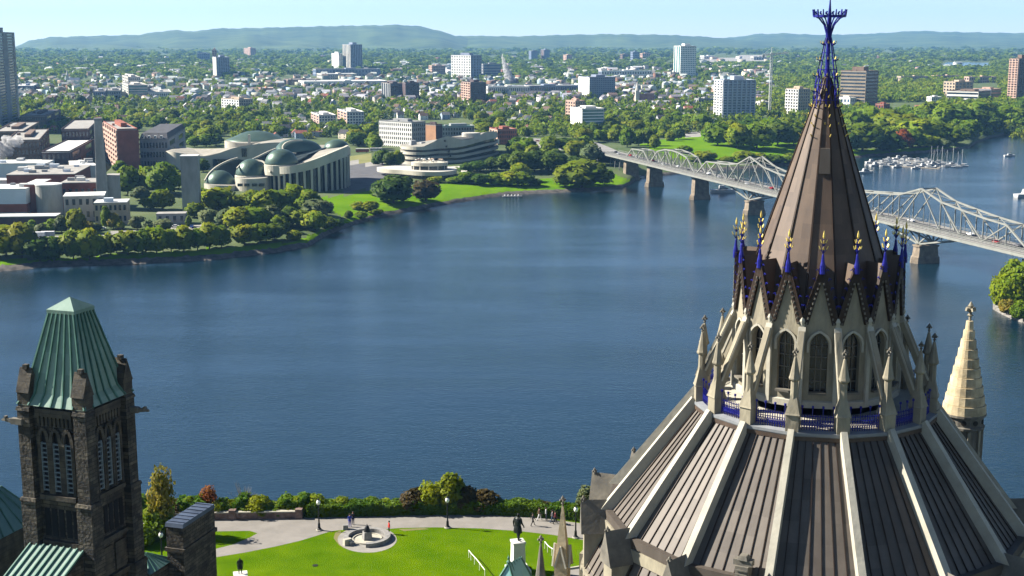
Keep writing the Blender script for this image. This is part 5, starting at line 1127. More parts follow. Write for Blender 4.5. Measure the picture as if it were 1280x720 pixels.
# spire: sixteen facets in sheets
def rs(z): return .22 + (105.6 - z) * .333
mb = MB(); zs = [88.75 + 1.05 * i for i in range(17)]; zs[-1] = 105.5
for k in range(16):
    a0, a1 = CA[k], CA[k] + 22.5
    for z0, z1 in zip(zs, zs[1:]):
        am = (a0 + a1) / 2; c0 = math.cos(R(11.25)) / 1.0
        q = [lp(rs(z0), a0, z0), lp(rs(z0) * c0, am, z0), lp(rs(z0), a1, z0), lp(rs(z1), a0, z1), lp(rs(z1) * c0, am, z1), lp(rs(z1), a1, z1)]
        if z0 < 100: mb.add(q, [(0, 1, 4, 3), (1, 2, 5, 4)])
        else: mb.add(q, [(0, 1, 4, 3), (1, 2, 5, 4)])
tinted_build(mb, 'spire_roof', CUB, LIB, 3)
mb = MB()
for k in range(16): mb.beam(lp(rs(88.8) + .02, CA[k], 88.8), lp(rs(105.4) + .02, CA[k], 105.4), .16, .16, up=lv(CA[k]), w2=.05, h2=.05)
ck = mb
a = FA[8]; ht = MB(); z_a, z_b = 98.6, 100.4
ht.add([lp(rs(z_a) + .12, a - 9, z_a), lp(rs(z_a) + .12, a + 9, z_a), lp(rs(z_b) + .3, a + 9, z_b), lp(rs(z_b) + .3, a - 9, z_b), lp(rs(z_a) - .2, a - 9, z_a), lp(rs(z_a) - .2, a + 9, z_a), lp(rs(z_b) - .2, a + 9, z_b), lp(rs(z_b) - .2, a - 9, z_b)], [(0, 1, 2, 3), (0, 4, 5, 1), (1, 5, 6, 2), (2, 6, 7, 3), (3, 7, 4, 0)]); tinted_build(ht, 'spire_hatch', CUL, LIB, 9)
# iron crown on the tip
fin = MB(); c0 = lp(0, 0, 0)
fin.lathe([(.26, 103.6), (.30, 104.6), (.16, 106.2), (.14, 108.2), (.2, 108.4), (.12, 108.6), (.16, 109.6), (.05, 110.9), (.03, 112.6)], (LC.x, LC.y, 0), 10); fin.build('mast', IRB, LIB)
cage = MB(); gold = cage
for k in range(16):
    a = 360 / 16 * k
    pr = [(1.25, 101.2), (.98, 102.6), (.92, 103.8), (.84, 104.9), (.66, 106.0), (.42, 107.2), (.2, 108.3)]
    if k % 2 == 0:
        for (r0, z0), (r1, z1) in zip(pr, pr[1:]): cage.beam(lp(r0, a, z0), lp(r1, a, z1), .07)
        for (r0, z0), (r1, z1) in zip(pr, pr[1:]):
            m_ = lp((r0 + r1) / 2 + .02, a, (z0 + z1) / 2); e_ = m_ + lv(a) * .2 + Vector((0, 0, .14)); cage.beam(m_, e_, .06, .08); gold.beam(e_, e_ + lv(a) * .05 + Vector((0, 0, .17)), .12, .05, w2=.03, mat=1)
    cup = [(.12, 107.9), (.2, 108.6), (.38, 109.2), (.75, 109.65), (1.12, 109.85)]
    for (r0, z0), (r1, z1) in zip(cup, cup[1:]): cage.beam(lp(r0, a, z0), lp(r1, a, z1), .07)
    cage.beam(lp(1.12, a, 109.82), lp(1.12, a + 22.5, 109.82), .1, .16); cage.beam(lp(1.14, a, 109.8), lp(1.2, a, 110.3), .1, w2=.04); cage.beam(lp(1.1, a + 8, 109.95), lp(1.2, a + 14, 110.15), .08)
    for zz, rr in ((103.8, .92), (104.9, .84), (106, .66), (107.2, .42), (102.6, .98)): cage.beam(lp(rr, a, zz), lp(rr, a + 22.5, zz), .045)
    for z0 in (102.6, 103.8, 104.9):
        if k % 2 == 0: r0 = interp(z0, [(102.6, .98), (103.8, .92), (104.9, .84), (106, .66)]); r1 = interp(z0 + 1.1, [(102.6, .98), (103.8, .92), (104.9, .84), (106, .66)]); cage.beam(lp(r0, a, z0), lp(r1, a + 22.5, z0 + 1.1), .045); cage.beam(lp(r0, a + 22.5, z0), lp(r1, a, z0 + 1.1), .045)
cage.build('iron_crown', [IRB, GOLD], LIB)
# crockets climbing the lit arrises below the crown
for k in range(16):
    for i in range(5 if k % 2 == 0 else 0): z = 101.2 + .7 * i; b = lp(rs(z) + .05, CA[k], z); ck.beam(b, b + lv(CA[k]) * .2 + Vector((0, 0, .2)), .1, .06, w2=.02, mat=1)
ck.build('spire_seam_rib', [CUS, GOLD], LIB)
# lantern: gables, lancets, wall
ZW0, ZG0, ZG1, RW = 82.2, 88.5, 92.3, 6.05
WF = RW * math.tan(R(11.25))     # half width of a face
for k in range(16):
    a = FA[k]; t_ = lt(a); n_ = lv(a)
    def fp_(s, z, out=0.0): return lp(RW + out, a, z) + t_ * s
    g = thing_part = MB(); w2 = .62; zsill, zspr, ztip = 83.1, 86.6, 88.15
    # wall with a pointed opening: left pier, right pier, head, sill
    arch = []
    for i in range(7): th = math.pi / 3 * i / 6; arch.append((w2 - 2 * w2 * (1 - math.cos(th)) * 1.0, zspr + math.sin(th) * 2 * w2 * .866 * 1.03))
    Lh = [(-x, z) for x, z in arch]; Rh = arch
    def quad(p): g.add([fp_(*q) for q in p] + [fp_(q[0], q[1], -.5) for q in p], [tuple(range(len(p)))] + [(i, i + len(p), (i + 1) % len(p) + len(p), (i + 1) % len(p)) for i in range(len(p))])
    quad([(-WF, ZW0), (WF, ZW0), (WF, zsill), (-WF, zsill)]); quad([(-WF, zsill), (-w2, zsill), (-w2, zspr), (-WF, zspr)]); quad([(w2, zsill), (WF, zsill), (WF, zspr), (w2, zspr)])
    for sgn in (-1, 1):
        for (x0, z0), (x1, z1) in zip(arch, arch[1:]):
            p = [(sgn * x0, z0), (sgn * WF, z0), (sgn * WF, z1), (sgn * x1, z1)]; quad(p if sgn > 0 else p[::-1])
    zt = arch[-1][1]
    g.add([fp_(-WF, zt), fp_(WF, zt), fp_(0, ZG1)], [(0, 1, 2)]) if zt >= ZG0 else g.add([fp_(-WF, zt), fp_(WF, zt), fp_(WF, ZG0), fp_(0, ZG1), fp_(-WF, ZG0)], [(0, 1, 2, 3, 4)])
    go = g.build('gable', STONE, LIB)
    win = MB(); pts = [(-w2, zsill), (w2, zsill)] + Rh + Lh[::-1][1:]; win.add([fp_(x, z, -.42) for x, z in pts], [tuple(range(len(pts)))]); wo_ = win.build('lancet_window', LEAD, go)
    tr = MB()
    for s in (-.2, .2): tr.beam(fp_(s, zsill, -.36), fp_(s, zspr + .7, -.36), .07)
    for z in (83.9, 84.8, 85.7, 86.5): tr.beam(fp_(-w2, z, -.36), fp_(w2, z, -.36), .06)
    tr.beam(fp_(-w2, zsill + .02, .06), fp_(w2, zsill + .02, .06), .5, .16)
    tr.build('window_frame', STOND, go)
    hd = MB(); ho = [(x * 1.28, z + .1) for x, z in arch]
    for sgn in (-1, 1):
        for p, q in zip(ho, ho[1:]): hd.beam(fp_(sgn * p[0], p[1], .04), fp_(sgn * q[0] * (1 if q is not ho[-1] else 1), q[1], .04), .16, .2, up=n_)
        hd.beam(fp_(sgn * w2 * 1.28, zspr - .5, .04), fp_(sgn * w2 * 1.28, zspr + .12, .04), .16, .16)
    hd.build('hood_mould', STONEL, go)
    cp = MB()
    for sgn in (-1, 1): cp.beam(fp_(sgn * (WF - .10), ZG0 - .3, .08), fp_(-sgn * .06, ZG1 + .02, .08), .56, .24, up=n_, mat=0, w2=.40)
    dn = cp
    for sgn in (-1, 1):
        for i in range(9): q = fp_(sgn * WF * (.80 - i * .085), ZG0 - .25 + (ZG1 - ZG0) * i * .095, .2); dn.box(q, (.12, .12, .14), 0, 1)
    cp.build('gable_coping', [CUS, STOND], go)
    # gable roof running back into the spire
    rf = MB(); back = rs(ZG1) * .94
    apex_f, apex_b = fp_(0, ZG1 + .12, .22), lp(back, a, ZG1 + .12)
    for sgn in (-1, 1):
        eo = fp_(sgn * (WF - .02), ZG0 - .25, .2); eb = lp(RW / math.cos(R(11.25)) - .5, a + sgn * 11.25, ZG0 - .2)
        q = [eo, apex_f, apex_b, eb]; rf.add(q, [(0, 1, 2, 3)] if sgn > 0 else [(3, 2, 1, 0)])
    tinted_build(rf, 'gable_roof', CUB, go, k)
    # finial: blue cone, rod, gilded leaves
    b = fp_(0, ZG1 + .05, .15); f = MB(); f.lathe([(.21, -.5), (.19, .1), (.12, .4), (.08, .85), (.045, .9), (.035, 2.1), (.025, 2.4)], b, 8); iron_f = f; gold_f = f
    for zz, s in ((1.3, .22), (1.75, .14)):
        for q in range(4): an = q * 90; iron_f.beam(b + Vector((0, 0, zz - .35)), b + (t_ * math.cos(R(an)) + n_ * math.sin(R(an))) * s + Vector((0, 0, zz)), .05); e = b + (t_ * math.cos(R(an)) + n_ * math.sin(R(an))) * s + Vector((0, 0, zz)); gold_f.beam(e - Vector((0, 0, .04)), e + (t_ * math.cos(R(an)) + n_ * math.sin(R(an))) * .1 + Vector((0, 0, .2)), .12, .06, w2=.03, mat=1)
    gold_f.lathe([(.03, 2.0), (.09, 2.14), (.08, 2.3), (.01, 2.6)], b, 6, mat=1)
    # iron scroll cresting along the gable slopes
    for sgn in (-1, 1):
        for i in range(5):
            q = fp_(sgn * WF * (.16 + .17 * i), ZG1 - (ZG1 - ZG0) * (.16 + .17 * i) + .2, .12); iron_f.beam(q, q + Vector((0, 0, .3)) + t_ * sgn * .12, .05); iron_f.beam(q + Vector((0, 0, .3)) + t_ * sgn * .12, q + Vector((0, 0, .2)) + t_ * sgn * .26, .05)
        iron_f.beam(fp_(0, ZG1 + .16, .12), fp_(sgn * WF * .9, ZG1 - (ZG1 - ZG0) * .9 + .16, .12), .05)
    iron_f.build('finial', [IRB, GOLD], go)
#end
MB().lathe([(RW + .25, 82.0), (RW + .25, 82.45), (RW + .02, 82.6)], (LC.x, LC.y, 0), 16, a0=0).build('plinth_course', STONEL, LIB)
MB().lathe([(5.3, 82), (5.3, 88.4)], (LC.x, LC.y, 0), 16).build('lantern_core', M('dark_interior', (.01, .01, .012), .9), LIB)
# corner shafts and flying buttresses, pinnacles
RC = RW / math.cos(R(11.25)); RP = 8.62; ZD_ = 81.1
def fleuron(mb, p, s):
    mb.lathe([(.07 * s, 0), (.07 * s, .25 * s), (.16 * s, .33 * s), (.07 * s, .42 * s), (.07 * s, .62 * s), (.14 * s, .78 * s), (.02 * s, .98 * s)], p, 6)
    for i in range(4): a = i * math.pi / 2 + .3; mb.beam((p[0], p[1], p[2] + .55 * s), (p[0] + .25 * s * math.cos(a), p[1] + .25 * s * math.sin(a), p[2] + .62 * s), .13 * s, .16 * s)
for k in range(16):
    a = CA[k]; n_, t_ = lv(a), lt(a)
    sh = MB(); sh.beam(lp(RC + .02, a, 82.2), lp(RC + .02, a, 88.3), .3, .34, up=n_); sh.lathe([(.12, 88.1), (.22, 88.4), (.1, 88.7)], lp(RC + .1, a, 0), 6); sh.build('corner_shaft', STONEL, LIB)
    fb = MB(); tp, bt = lp(RC + .15, a, 87.6), lp(RP - .25, a, 83.0); fb.beam(tp, bt, .42, .55); fb.build('flying_buttress', STONE, LIB); cp = MB(); cp.beam(tp + Vector((0, 0, .36)), bt + Vector((0, 0, .36)), .52, .14); cp.build('buttress_coping', STONEL, LIB)
    pr = MB(); rz = math.atan2(n_.y, n_.x); p = lp(RP, a, 0)
    pr.box((p.x, p.y, 81.45), (.92, .92, 1.5), rz); pr.lathe([(.78, 82.18), (.70, 82.3), (.30, 83.5), (.28, 83.62)], (p.x, p.y, 0), 4, a0=rz + math.pi / 4)
    pr.lathe([(.27, 83.3), (.26, 84.55), (.40, 84.68), (.42, 84.78), (.36, 84.95), (.10, 86.25), (.06, 86.3)], (p.x, p.y, 0), 8, a0=rz); po = pr.build('pinnacle', STONE, LIB)
    fm_ = MB(); fleuron(fm_, (p.x, p.y, 86.15), .85); fm_.build('cross_finial', STOND, po)
# gallery floor, gutter, blue railing
mb = MB(); mb.lathe([(5.4, 81.25), (8.95, 81.0)], (LC.x, LC.y, 0), 16, a0=math.atan2(lv(CA[0]).y, lv(CA[0]).x), caps=False); mb.build('gallery_floor', STONEL, LIB)
mb = MB(); A0 = math.atan2(lv(CA[0]).y, lv(CA[0]).x); mb.lathe([(9.05, 80.5), (9.2, 80.75), (9.2, 80.95), (8.7, 81.05)], (LC.x, LC.y, 0), 16, a0=A0, caps=False); mb.build('gutter', M('gutter_lead', (.18, .19, .2), .5, var=.1), LIB)
for k in range(16):
    a0, a1 = CA[k] + 4, CA[k] + 18.5; rl = MB(); rr = RP - .05
    for z in (81.25, 81.75, 82.05): rl.beam(lp(rr, a0, z), lp(rr, a1, z), .05)
    for i in range(13):
        aa = a0 + (a1 - a0) * i / 12; tall = 82.75 if i % 4 == 0 else 82.2; rl.beam(lp(rr, aa, 81.05), lp(rr, aa, tall), .05)
        if i % 4 == 0: rl.box(lp(rr, aa, tall), (.14, .14, .16))
        if i < 12: ab = a0 + (a1 - a0) * (i + 1) / 12; rl.beam(lp(rr, aa, 81.25), lp(rr, ab, 81.75), .035); rl.beam(lp(rr, aa, 81.75), lp(rr, ab, 81.25), .035)
    rl.build('railing_lattice', IRB, LIB)
# main roof: sixteen bays between stone ribs
def rm(z): return 8.9 + (80.65 - z) * .767
ZB = 72.0
for k in range(16):
    a0, a1 = CA[k], CA[k] + 22.5; mb = MB(); n_s = 7; zr = [ZB + (80.62 - ZB) * i / 7 for i in range(8)]
    for i in range(7):
        for j in range(n_s):
            def q(jj, z): t = jj / n_s; return lp(rm(z), a0, z).lerp(lp(rm(z), a1, z), t)
            mb.add([q(j, zr[i]), q(j + 1, zr[i]), q(j + 1, zr[i + 1]), q(j, zr[i + 1])], [(0, 1, 2, 3)])
    bo = tinted_build(mb, 'roof_bay', CUL, LIB, 40 + k)
    nn = (lv((a0 + a1) / 2) * .61 + Vector((0, 0, .79)))
    for j in range(1, n_s):
        sm_ = MB(); t = j / n_s; p, q_ = lp(rm(ZB), a0, ZB).lerp(lp(rm(ZB), a1, ZB), t), lp(rm(80.35), a0, 80.35).lerp(lp(rm(80.35), a1, 80.35), t); sm_.beam(p + nn * .06, q_ + nn * .06,   .05, .075, up=nn); sm_.build('roof_seam', CUS, bo)
    ev = MB(); p, q_ = lp(rm(ZB) + .06, a0 + 1.2, ZB - .05), lp(rm(ZB) + .06, a1 - 1.2, ZB - .05); ev.beam(p, q_, .5, .7); ev.build('eaves_board', CUL, bo)
    tp = MB(); tp.beam(lp(9.0, a0 + 1, 80.52), lp(9.0, a1 - 1, 80.52), .3, .3); tp.build('roof_top_flashing', CUB, bo)
    # stone rib
    nr = (lv(a0) * .61 + Vector((0, 0, .79))); rb = MB(); p, q_ = lp(rm(71.4), a0, 71.4), lp(rm(80.75), a0, 80.75); rb.beam(p + nr * .33, q_ + nr * .33, .54, .8, up=nr, w2=.44, h2=.75); rb.build('roof_rib', STONEL, LIB)
    # pier with a saddleback cap at the rib's foot
    pm = MB(); rz = math.atan2(lv(a0).y, lv(a0).x); c = lp(16.35, a0, 0); pm.box((c.x, c.y, 58.6), (2.3, 1.25, 24.6), rz); pm.box((c.x + lv(a0).x * .9, c.y + lv(a0).y * .9, 56), (2.6, 1.5, 20), rz); po = pm.build('buttress_pier', STONE, LIB)
    cpm = MB(); z0, z1 = 70.5, 73.0; e = []
    for s, r0 in ((0, 15.0), (1, 17.75)):
        for w_, z in ((-.92, z0), (0, z1), (.92, z0)): e.append(lp(r0, a0, z) + lt(a0) * w_)
    cpm.add(e, [(0, 1, 4, 3), (1, 2, 5, 4), (3, 4, 5), (0, 2, 1), (0, 3, 5, 2)]); cpm.build('pier_cap', STOND, po)
    gf = MB(); gp = lp(17.55, a0, 72.6); fleuron(gf, gp, .8); gf.build('cross_finial', STOND, po)
    # lower skirt roof and wall between piers
    sk = MB(); zt, zl, rt, rl_ = 70.9, 67.6, 15.75, 17.6
    for j in range(5):
        def q2(t, r_, z): return lp(r_, a0, z).lerp(lp(r_, a1, z), t)
        sk.add([q2(j / 5, rl_, zl), q2((j + 1) / 5, rl_, zl), q2((j + 1) / 5, rt, zt), q2(j / 5, rt, zt)], [(0, 1, 2, 3)])
    so2 = tinted_build(sk, 'skirt_roof', CUL, LIB, 80 + k); n3 = lv((a0 + a1) / 2) * .87 + Vector((0, 0, .49))
    for j in range(1, 7): s2 = MB(); t = j / 7; s2.beam(q2(t, rl_, zl) + n3 * .05, q2(t, rt, zt) + n3 * .05, .06, .09, up=n3); s2.build('roof_seam', CUS, so2)
    wl = MB(); wl.beam(lp(17.1, a0, 57), lp(17.1, a1, 57), .6, 22); wl.beam(lp(15.8, a0, 71.1), lp(15.8, a1, 71.1), .4, .9); wl.beam(lp(17.5, a0, 67.5), lp(17.5, a1, 67.5), .5, .4); wl.build('wall', STONE, LIB)
    if k % 1 == 0:
        am = (a0 + a1) / 2
        for s in (-1.2, 1.2): wq = MB(); c = lp(17.36, am, 62) + lt(am) * s; wq.box((c.x, c.y, 61.5), (.2, 1.0, 7), math.atan2(lv(am).y, lv(am).x)); wq.build('window', LEAD, LIB)
# louvred vent low on the front bay
a = FA[7] + 5; c = lp(13.75, a, 0); rz = math.atan2(lv(a).y, lv(a).x)
for k_, (aa, r0, z0) in enumerate(((FA[7] + 4.5, 15.35, 72.5),)):
    c = lp(r0, aa, 0); v = MB(); v.box((c.x, c.y, z0), (1.0, .9, 1.3), rz); v.box((c.x, c.y, z0 + .85), (.6, 1.3, .4), rz); v.box((c.x, c.y, z0 + 1.2), (.8, .7, .3), rz, 0, .7); vo = v.build('roof_vent', STOND, LIB)
    lv_ = MB()
    for i in range(4): q = c + lv(aa) * .57; lv_.box((q.x, q.y, z0 - .5 + .3 * i), (.06, .8, .1), rz)
    lv_.build('louver_slat', STOND, vo)
# stone turret behind the library
p = atY(1205, 515, 116); sc = 116 / F / .98
tu = thing('stone_turret', 'round turret with a tall banded stone cone and cross finial behind the library', 'turret', (p.x, p.y, 46)); zt = atY(1213, 401, 116).z; rr = 26.5 * sc
lm('the banded stone turret', 1205, 560)
mb = MB(); nb = 10
for i in range(nb):
    z0 = p.z + (zt - p.z) * i / nb; z1 = p.z + (zt - p.z) * (i + 1) / nb; f0, f1 = 1 - i / nb, 1 - (i + 1) / nb; mb.lathe([(rr * (.09 + .91 * f0), z0), (rr * (.09 + .91 * f0) + .02, z0 + .06), (rr * (.09 + .91 * f1) + .14, z1)], (p.x, p.y, 0), 20)
mb.build('cone_roof', M('turret_stone', (.40, .33, .21), .9, var=.25, scale=.8, bump=.3, bscale=3), tu)
mb = MB(); mb.lathe([(rr * .84, 46), (rr * .84, p.z - 1.4), (rr * .98, p.z - 1.3), (rr * .98, p.z - 1.1), (rr * .9, p.z - 1.0), (rr * .9, p.z - .25), (rr * 1.03, p.z - .15), (rr * 1.03, p.z + .05)], (p.x, p.y, 0), 20); mb.build('drum', STOND, tu)
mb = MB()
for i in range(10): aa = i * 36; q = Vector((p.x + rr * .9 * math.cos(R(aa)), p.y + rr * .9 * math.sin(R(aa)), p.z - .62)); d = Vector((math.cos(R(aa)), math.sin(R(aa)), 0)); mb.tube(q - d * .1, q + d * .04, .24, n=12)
mb.build('round_recess_shade_pattern', M('recess_shade', (.03, .028, .025), .9), tu)  # dark discs; the shade of round recesses is in their colour
mb = MB()
for i in range(10):
    aa = i * 36 + 18; q = Vector((p.x + rr * .86 * math.cos(R(aa)), p.y + rr * .86 * math.sin(R(aa)), 0)); mb.box((q.x, q.y, p.z - 3.1), (.3, .26, 3.4), R(aa))
mb.build('colonnette_frame', STONE, tu)
mb = MB(); fleuron(mb, (p.x, p.y, zt - .1), 1.9); mb.build('cross_finial', STONE, tu)
# ------------------------------------------------------------------ cliff-top garden
LZ = 46.0
def L_(x, y, dz=0.0): return P(x, y, LZ + dz)
EARTH = M('cliff_earth', (.07, .065, .03), .95, scale=.3, rgb2=(.06, .09, .02))
LAWN = M('lawn_grass', (.042, .098, .0015), .95, spec=0, scale=.22, rgb2=(.088, .145, .003), bump=.9, bscale=7.0, detail=14)
PATH = M('path_paving', (.155, .145, .13), .9, scale=.35, rgb2=(.215, .20, .18), bump=.15, bscale=4)
edge = [(-260, 670), (0, 656), (170, 640), (260, 637), (380, 634.5), (520, 632.5), (640, 633.5), (700, 636), (760, 643), (800, 655), (860, 690)]
eg = [L_(x, y) for x, y in edge]
mb = MB(); poly = [(v.x, v.y) for v in eg] + [(40, 138), (60, 132), (140, 110), (160, -40), (-200, -40), (-170, 120)]
mb.prism(poly[::-1], -6, LZ - .02); tag(mb.build('cliff_ground', EARTH), kind='structure')
def sheet_px(name, pts, dz, mat, kind='structure'):
    q = [L_(x, y, 0) for x, y in pts]; mb = MB(); mb.add([(v.x, v.y, LZ + dz) for v in q], [tuple(range(len(q)))[::-1]]); return tag(mb.build(name, mat), kind=kind)
sheet_px('lawn', [(-60, 760), (-60, 662), (170, 648), (260, 646), (400, 643), (520, 640), (650, 641), (720, 647), (790, 664), (840, 700), (860, 760)], .0, LAWN)
path = [(120, 652), (250, 650), (400, 646.5), (520, 643), (610, 643.5), (680, 648), (740, 656), (800, 671), (845, 690), (830, 706), (790, 690), (757, 680), (720, 673.5), (690, 668.5), (650, 664), (600, 660.5), (545, 659.2), (500, 660), (478, 662), (440, 663), (425, 662.5), (412, 664.5), (398, 669), (375, 676), (345, 683), (310, 690), (262, 698), (230, 705), (215, 700), (262, 688), (290, 681), (312, 672), (322, 666.5), (312, 663.6), (262, 664.4), (120, 667)]
sheet_px('path', path, .008, PATH)
ck = [(459 + 37 * math.cos(i * math.pi / 20), 674.5 + 16.5 * math.sin(i * math.pi / 20)) for i in range(40)]
sheet_px('memorial_paving', ck, .016, M('paving_pale', (.21, .20, .18), .9, var=.12, scale=.6))
sheet_px('worn_grass', [(419, 666), (425, 662.8), (428, 668), (425, 676), (432, 686), (424, 682), (417, 673)], .012, M('worn_grass', (.16, .13, .06), .95, scale=.6, rgb2=(.10, .12, .03)))
sheet_px('worn_grass', [(498, 661.5), (530, 660), (536, 661.5), (505, 664)], .012, MATS['worn_grass'])
sheet_px('path', [(690, 720), (700, 712), (742, 706), (758, 712), (760, 740), (690, 740)], .01, PATH)
kb = MB(); q = [L_(x, y) for x, y in sm_poly([(694, 713), (715, 711), (740, 706.5), (756, 703)], 5)]
for a, b in zip(q, q[1:]): kb.beam(a + Vector((0, 0, .1)), b + Vector((0, 0, .1)), .25, .22)
tag(kb.build('kerb', STONEL, origin=q[0]), 'pale curving stone kerb beside the path below the library', 'kerb')
kb = MB(); q = [L_(x, y) for x, y in sm_poly([(560, 642), (610, 642.3), (680, 646.6), (742, 654.5), (800, 669)], 6)]
for a, b in zip(q, q[1:]): kb.beam(a + Vector((0, 0, .12)), b + Vector((0, 0, .12)), .35, .3)
tag(kb.build('kerb', STONEL, origin=q[0]), 'long pale stone kerb between the hedge and the path', 'kerb')
ws = M('wall_redstone', (.17, .12, .10), .9, var=.3, scale=1.2, bump=.5, bscale=3)
wt = thing('retaining_wall', 'low reddish stone wall with a pale coping along the path', 'wall', tuple(L_(280, 649)))
for i, (xa, ya, xb, yb) in enumerate(((165, 650.5, 291, 648.6), (292, 648.6, 374, 647.4))):
    a, b = L_(xa, ya), L_(xb, yb); w1 = MB(); w1.beam(a + Vector((0, 0, .45)), b + Vector((0, 0, .45)), .6, .9); w1.build('wall_run', ws, wt); w1 = MB(); w1.beam(a + Vector((0, 0, .97)), b + Vector((0, 0, .97)), .75, .14); w1.build('coping', STONEL, wt)
    w1 = MB(); w1.box((b.x, b.y, LZ + .65), (.9, .9, 1.3)); w1.build('end_pier', ws, wt)
# hedge
def hedge(name, label, line, wd, ht, n, leaf, seed, size=.17, rough=.35):
    g = np.random.default_rng(seed); q = [np.array(L_(x, y)) for x, y in line]; seg = [np.linalg.norm(b - a) for a, b in zip(q, q[1:])]; tot = sum(seg); V = []
    s = g.random(n) * tot; cum = np.concatenate([[0], np.cumsum(seg)]); i = np.clip(np.searchsorted(cum, s) - 1, 0, len(seg) - 1); t = (s - cum[i]) / np.array(seg)[i]; Q = np.array(q); c = Q[i] * (1 - t)[:, None] + Q[i + 1] * t[:, None]
    d = (Q[i + 1] - Q[i]); d /= np.linalg.norm(d, axis=1)[:, None]; nn = np.stack([-d[:, 1], d[:, 0], 0 * d[:, 0]], 1)
    u = g.random(n); hh = ht * (1 + rough * (np.sin(s * .9 + 1) * .3 + np.sin(s * 2.3) * .25 + g.normal(size=n) * .12)); side = np.where(u < .55, 1, 0)
    off = np.where(side == 1, g.uniform(-1, 1, n) * wd / 2, np.where(g.random(n) < .5, -1, 1) * wd / 2 * (.9 + .2 * g.random(n))); z = np.where(side == 1, hh * (.85 + .2 * g.random(n)), hh * g.random(n))
    c = c + nn * off[:, None]; c[:, 2] = LZ + np.maximum(z, .05)
    nr = np.where(side[:, None] == 1, np.array([0, 0, 1.0]), nn * np.sign(off)[:, None]) + g.normal(size=(n, 3)) * .55; nr /= np.linalg.norm(nr, axis=1)[:, None]
    a = np.cross(nr, g.normal(size=(n, 3))); a /= np.linalg.norm(a, axis=1)[:, None]; b = np.cross(nr, a); sz = size * (.6 + .8 * g.random((n, 1)))
    V = np.stack([c - a * sz - b * sz * .6, c + a * sz - b * sz * .6, c + a * sz + b * sz * .6, c - a * sz + b * sz * .6], 1).reshape(-1, 3)
    o = thing(name, label, 'hedge', tuple(L_(*line[0]))); org = np.array(ORG[o.name]); T = np.repeat(np.clip(.5 + .3 * np.sin(s * .7)[:, None] + g.normal(size=(n, 1)) * .2, 0, 1), 3, 1)
    link('foliage', mesh_np('foliage', V - org, np.arange(len(V)).reshape(-1, 4), [LF[leaf]], tint=T), o)
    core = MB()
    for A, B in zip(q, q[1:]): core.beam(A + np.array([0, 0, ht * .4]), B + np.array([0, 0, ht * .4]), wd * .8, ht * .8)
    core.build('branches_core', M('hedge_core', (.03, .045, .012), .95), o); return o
hedge('hedge', 'long clipped green hedge along the far side of the path', [(385, 643.5), (450, 642), (520, 640.3), (600, 640), (650, 641.5), (700, 645), (757, 653), (790, 661)], 2.2, 1.45, 34000, 'hedge', 8)
hedge('hedge', 'loose bushy hedge behind the reddish stone wall', [(168, 645), (230, 644), (290, 642.5), (340, 641.5), (390, 640.5)], 2.6, 1.7, 16000, 'hedge', 9, rough=.8)
TREES_NEAR = []
def near(x, yb, h, w_, kind, lod='near', noun='bush', shape=None, label=None, lift=.1):
    p = L_(x, yb); tp = atY(x, yb - h, p.y); o = tree(p, max(.8, tp.z - p.z), w_ * p.y / F, kind, shape=shape, lod=lod, name=noun, noun=noun, label=label, lift=lift, group='shrubs along the cliff edge' if not label else None)
    return o
for x, yb, h, w_, k in [(182, 646, 26, 26, 'mid'), (200, 646, 22, 26, 'mid'), (222, 645, 26, 26, 'russet'), (236, 645, 30, 20, 'mid'), (272, 644, 26, 22, 'light'), (290, 643, 22, 22, 'mid'), (305, 644, 20, 22, 'mid'), (322, 643, 30, 28, 'light'), (340, 643, 20, 22, 'mid'), (356, 642, 22, 22, 'light'), (374, 642, 26, 24, 'light'), (392, 640, 26, 28, 'light'),
                        (410, 639, 18, 24, 'hedge'), (428, 639, 22, 20, 'light'), (446, 638, 17, 24, 'light'), (464, 638, 20, 22, 'hedge'), (482, 637, 16, 22, 'light'), (500, 637, 17, 22, 'hedge'), (300, 646, 13, 14, 'mid'), (330, 646, 14, 16, 'mid'), (212, 644, 26, 30, 'mid'), (350, 646, 12, 14, 'hedge')]: near(x, yb, h * .82, w_, k)
near(519, 638, 26, 34, 'russet', label='dark russet shrub at the near end of the cluster behind the hedge'); near(540, 637, 36, 34, 'light', label='tall light willowy shrub behind the hedge, beside the russet one'); near(563, 637, 44, 36, 'light', shape=1, label='tallest light willowy shrub behind the hedge'); near(562, 638, 26, 20, 'light', label='light green shrub at the foot of the tallest light one')
near(584, 638, 28, 30, 'russet', label='dark russet shrub between the light shrubs and the rounder russet one'); near(606, 638, 27, 32, 'russet', label='rounder dark russet shrub at the far end of the cluster behind the hedge')
near(676, 641, 15, 24, 'russet', label='low russet shrub peeping over the hedge near the strollers'); near(694, 643, 13, 22, 'russet', label='low russet shrub peeping over the hedge behind the tall stone pinnacle')
near(742, 646, 40, 36, 'pale', label='pale green small-leaved shrub beside the library wall'); near(752, 650, 30, 22, 'pale', label='smaller pale shrub half hidden by the library corner')
near(178, 682, 26, 22, 'mid', label='round green bush on the lawn beside the dark stone tower'); near(192, 676, 14, 18, 'dark', label='small dark bush at the foot of the yellowing tree')
near(204, 668, 86, 31, 'yellow', lod='sparse', noun='tree', shape=1, label='thin yellowing tree rising beside the dark stone tower', lift=.2); near(200, 668, 40, 36, 'mid', lod='near', label='leafy green undergrowth round the yellowing tree')
near(262, 642, 36, 20, 'red', lod='sparse', noun='tree', shape=0, label='small red-leaved tree beside the dark stone slab', lift=.3)
bs_ = thing('bare_shrub', 'leafless grey shrub standing up out of the cliff-edge bushes', 'shrub', tuple(L_(305, 640))); b0 = L_(305, 640); mb = MB(); r = random.Random(2)
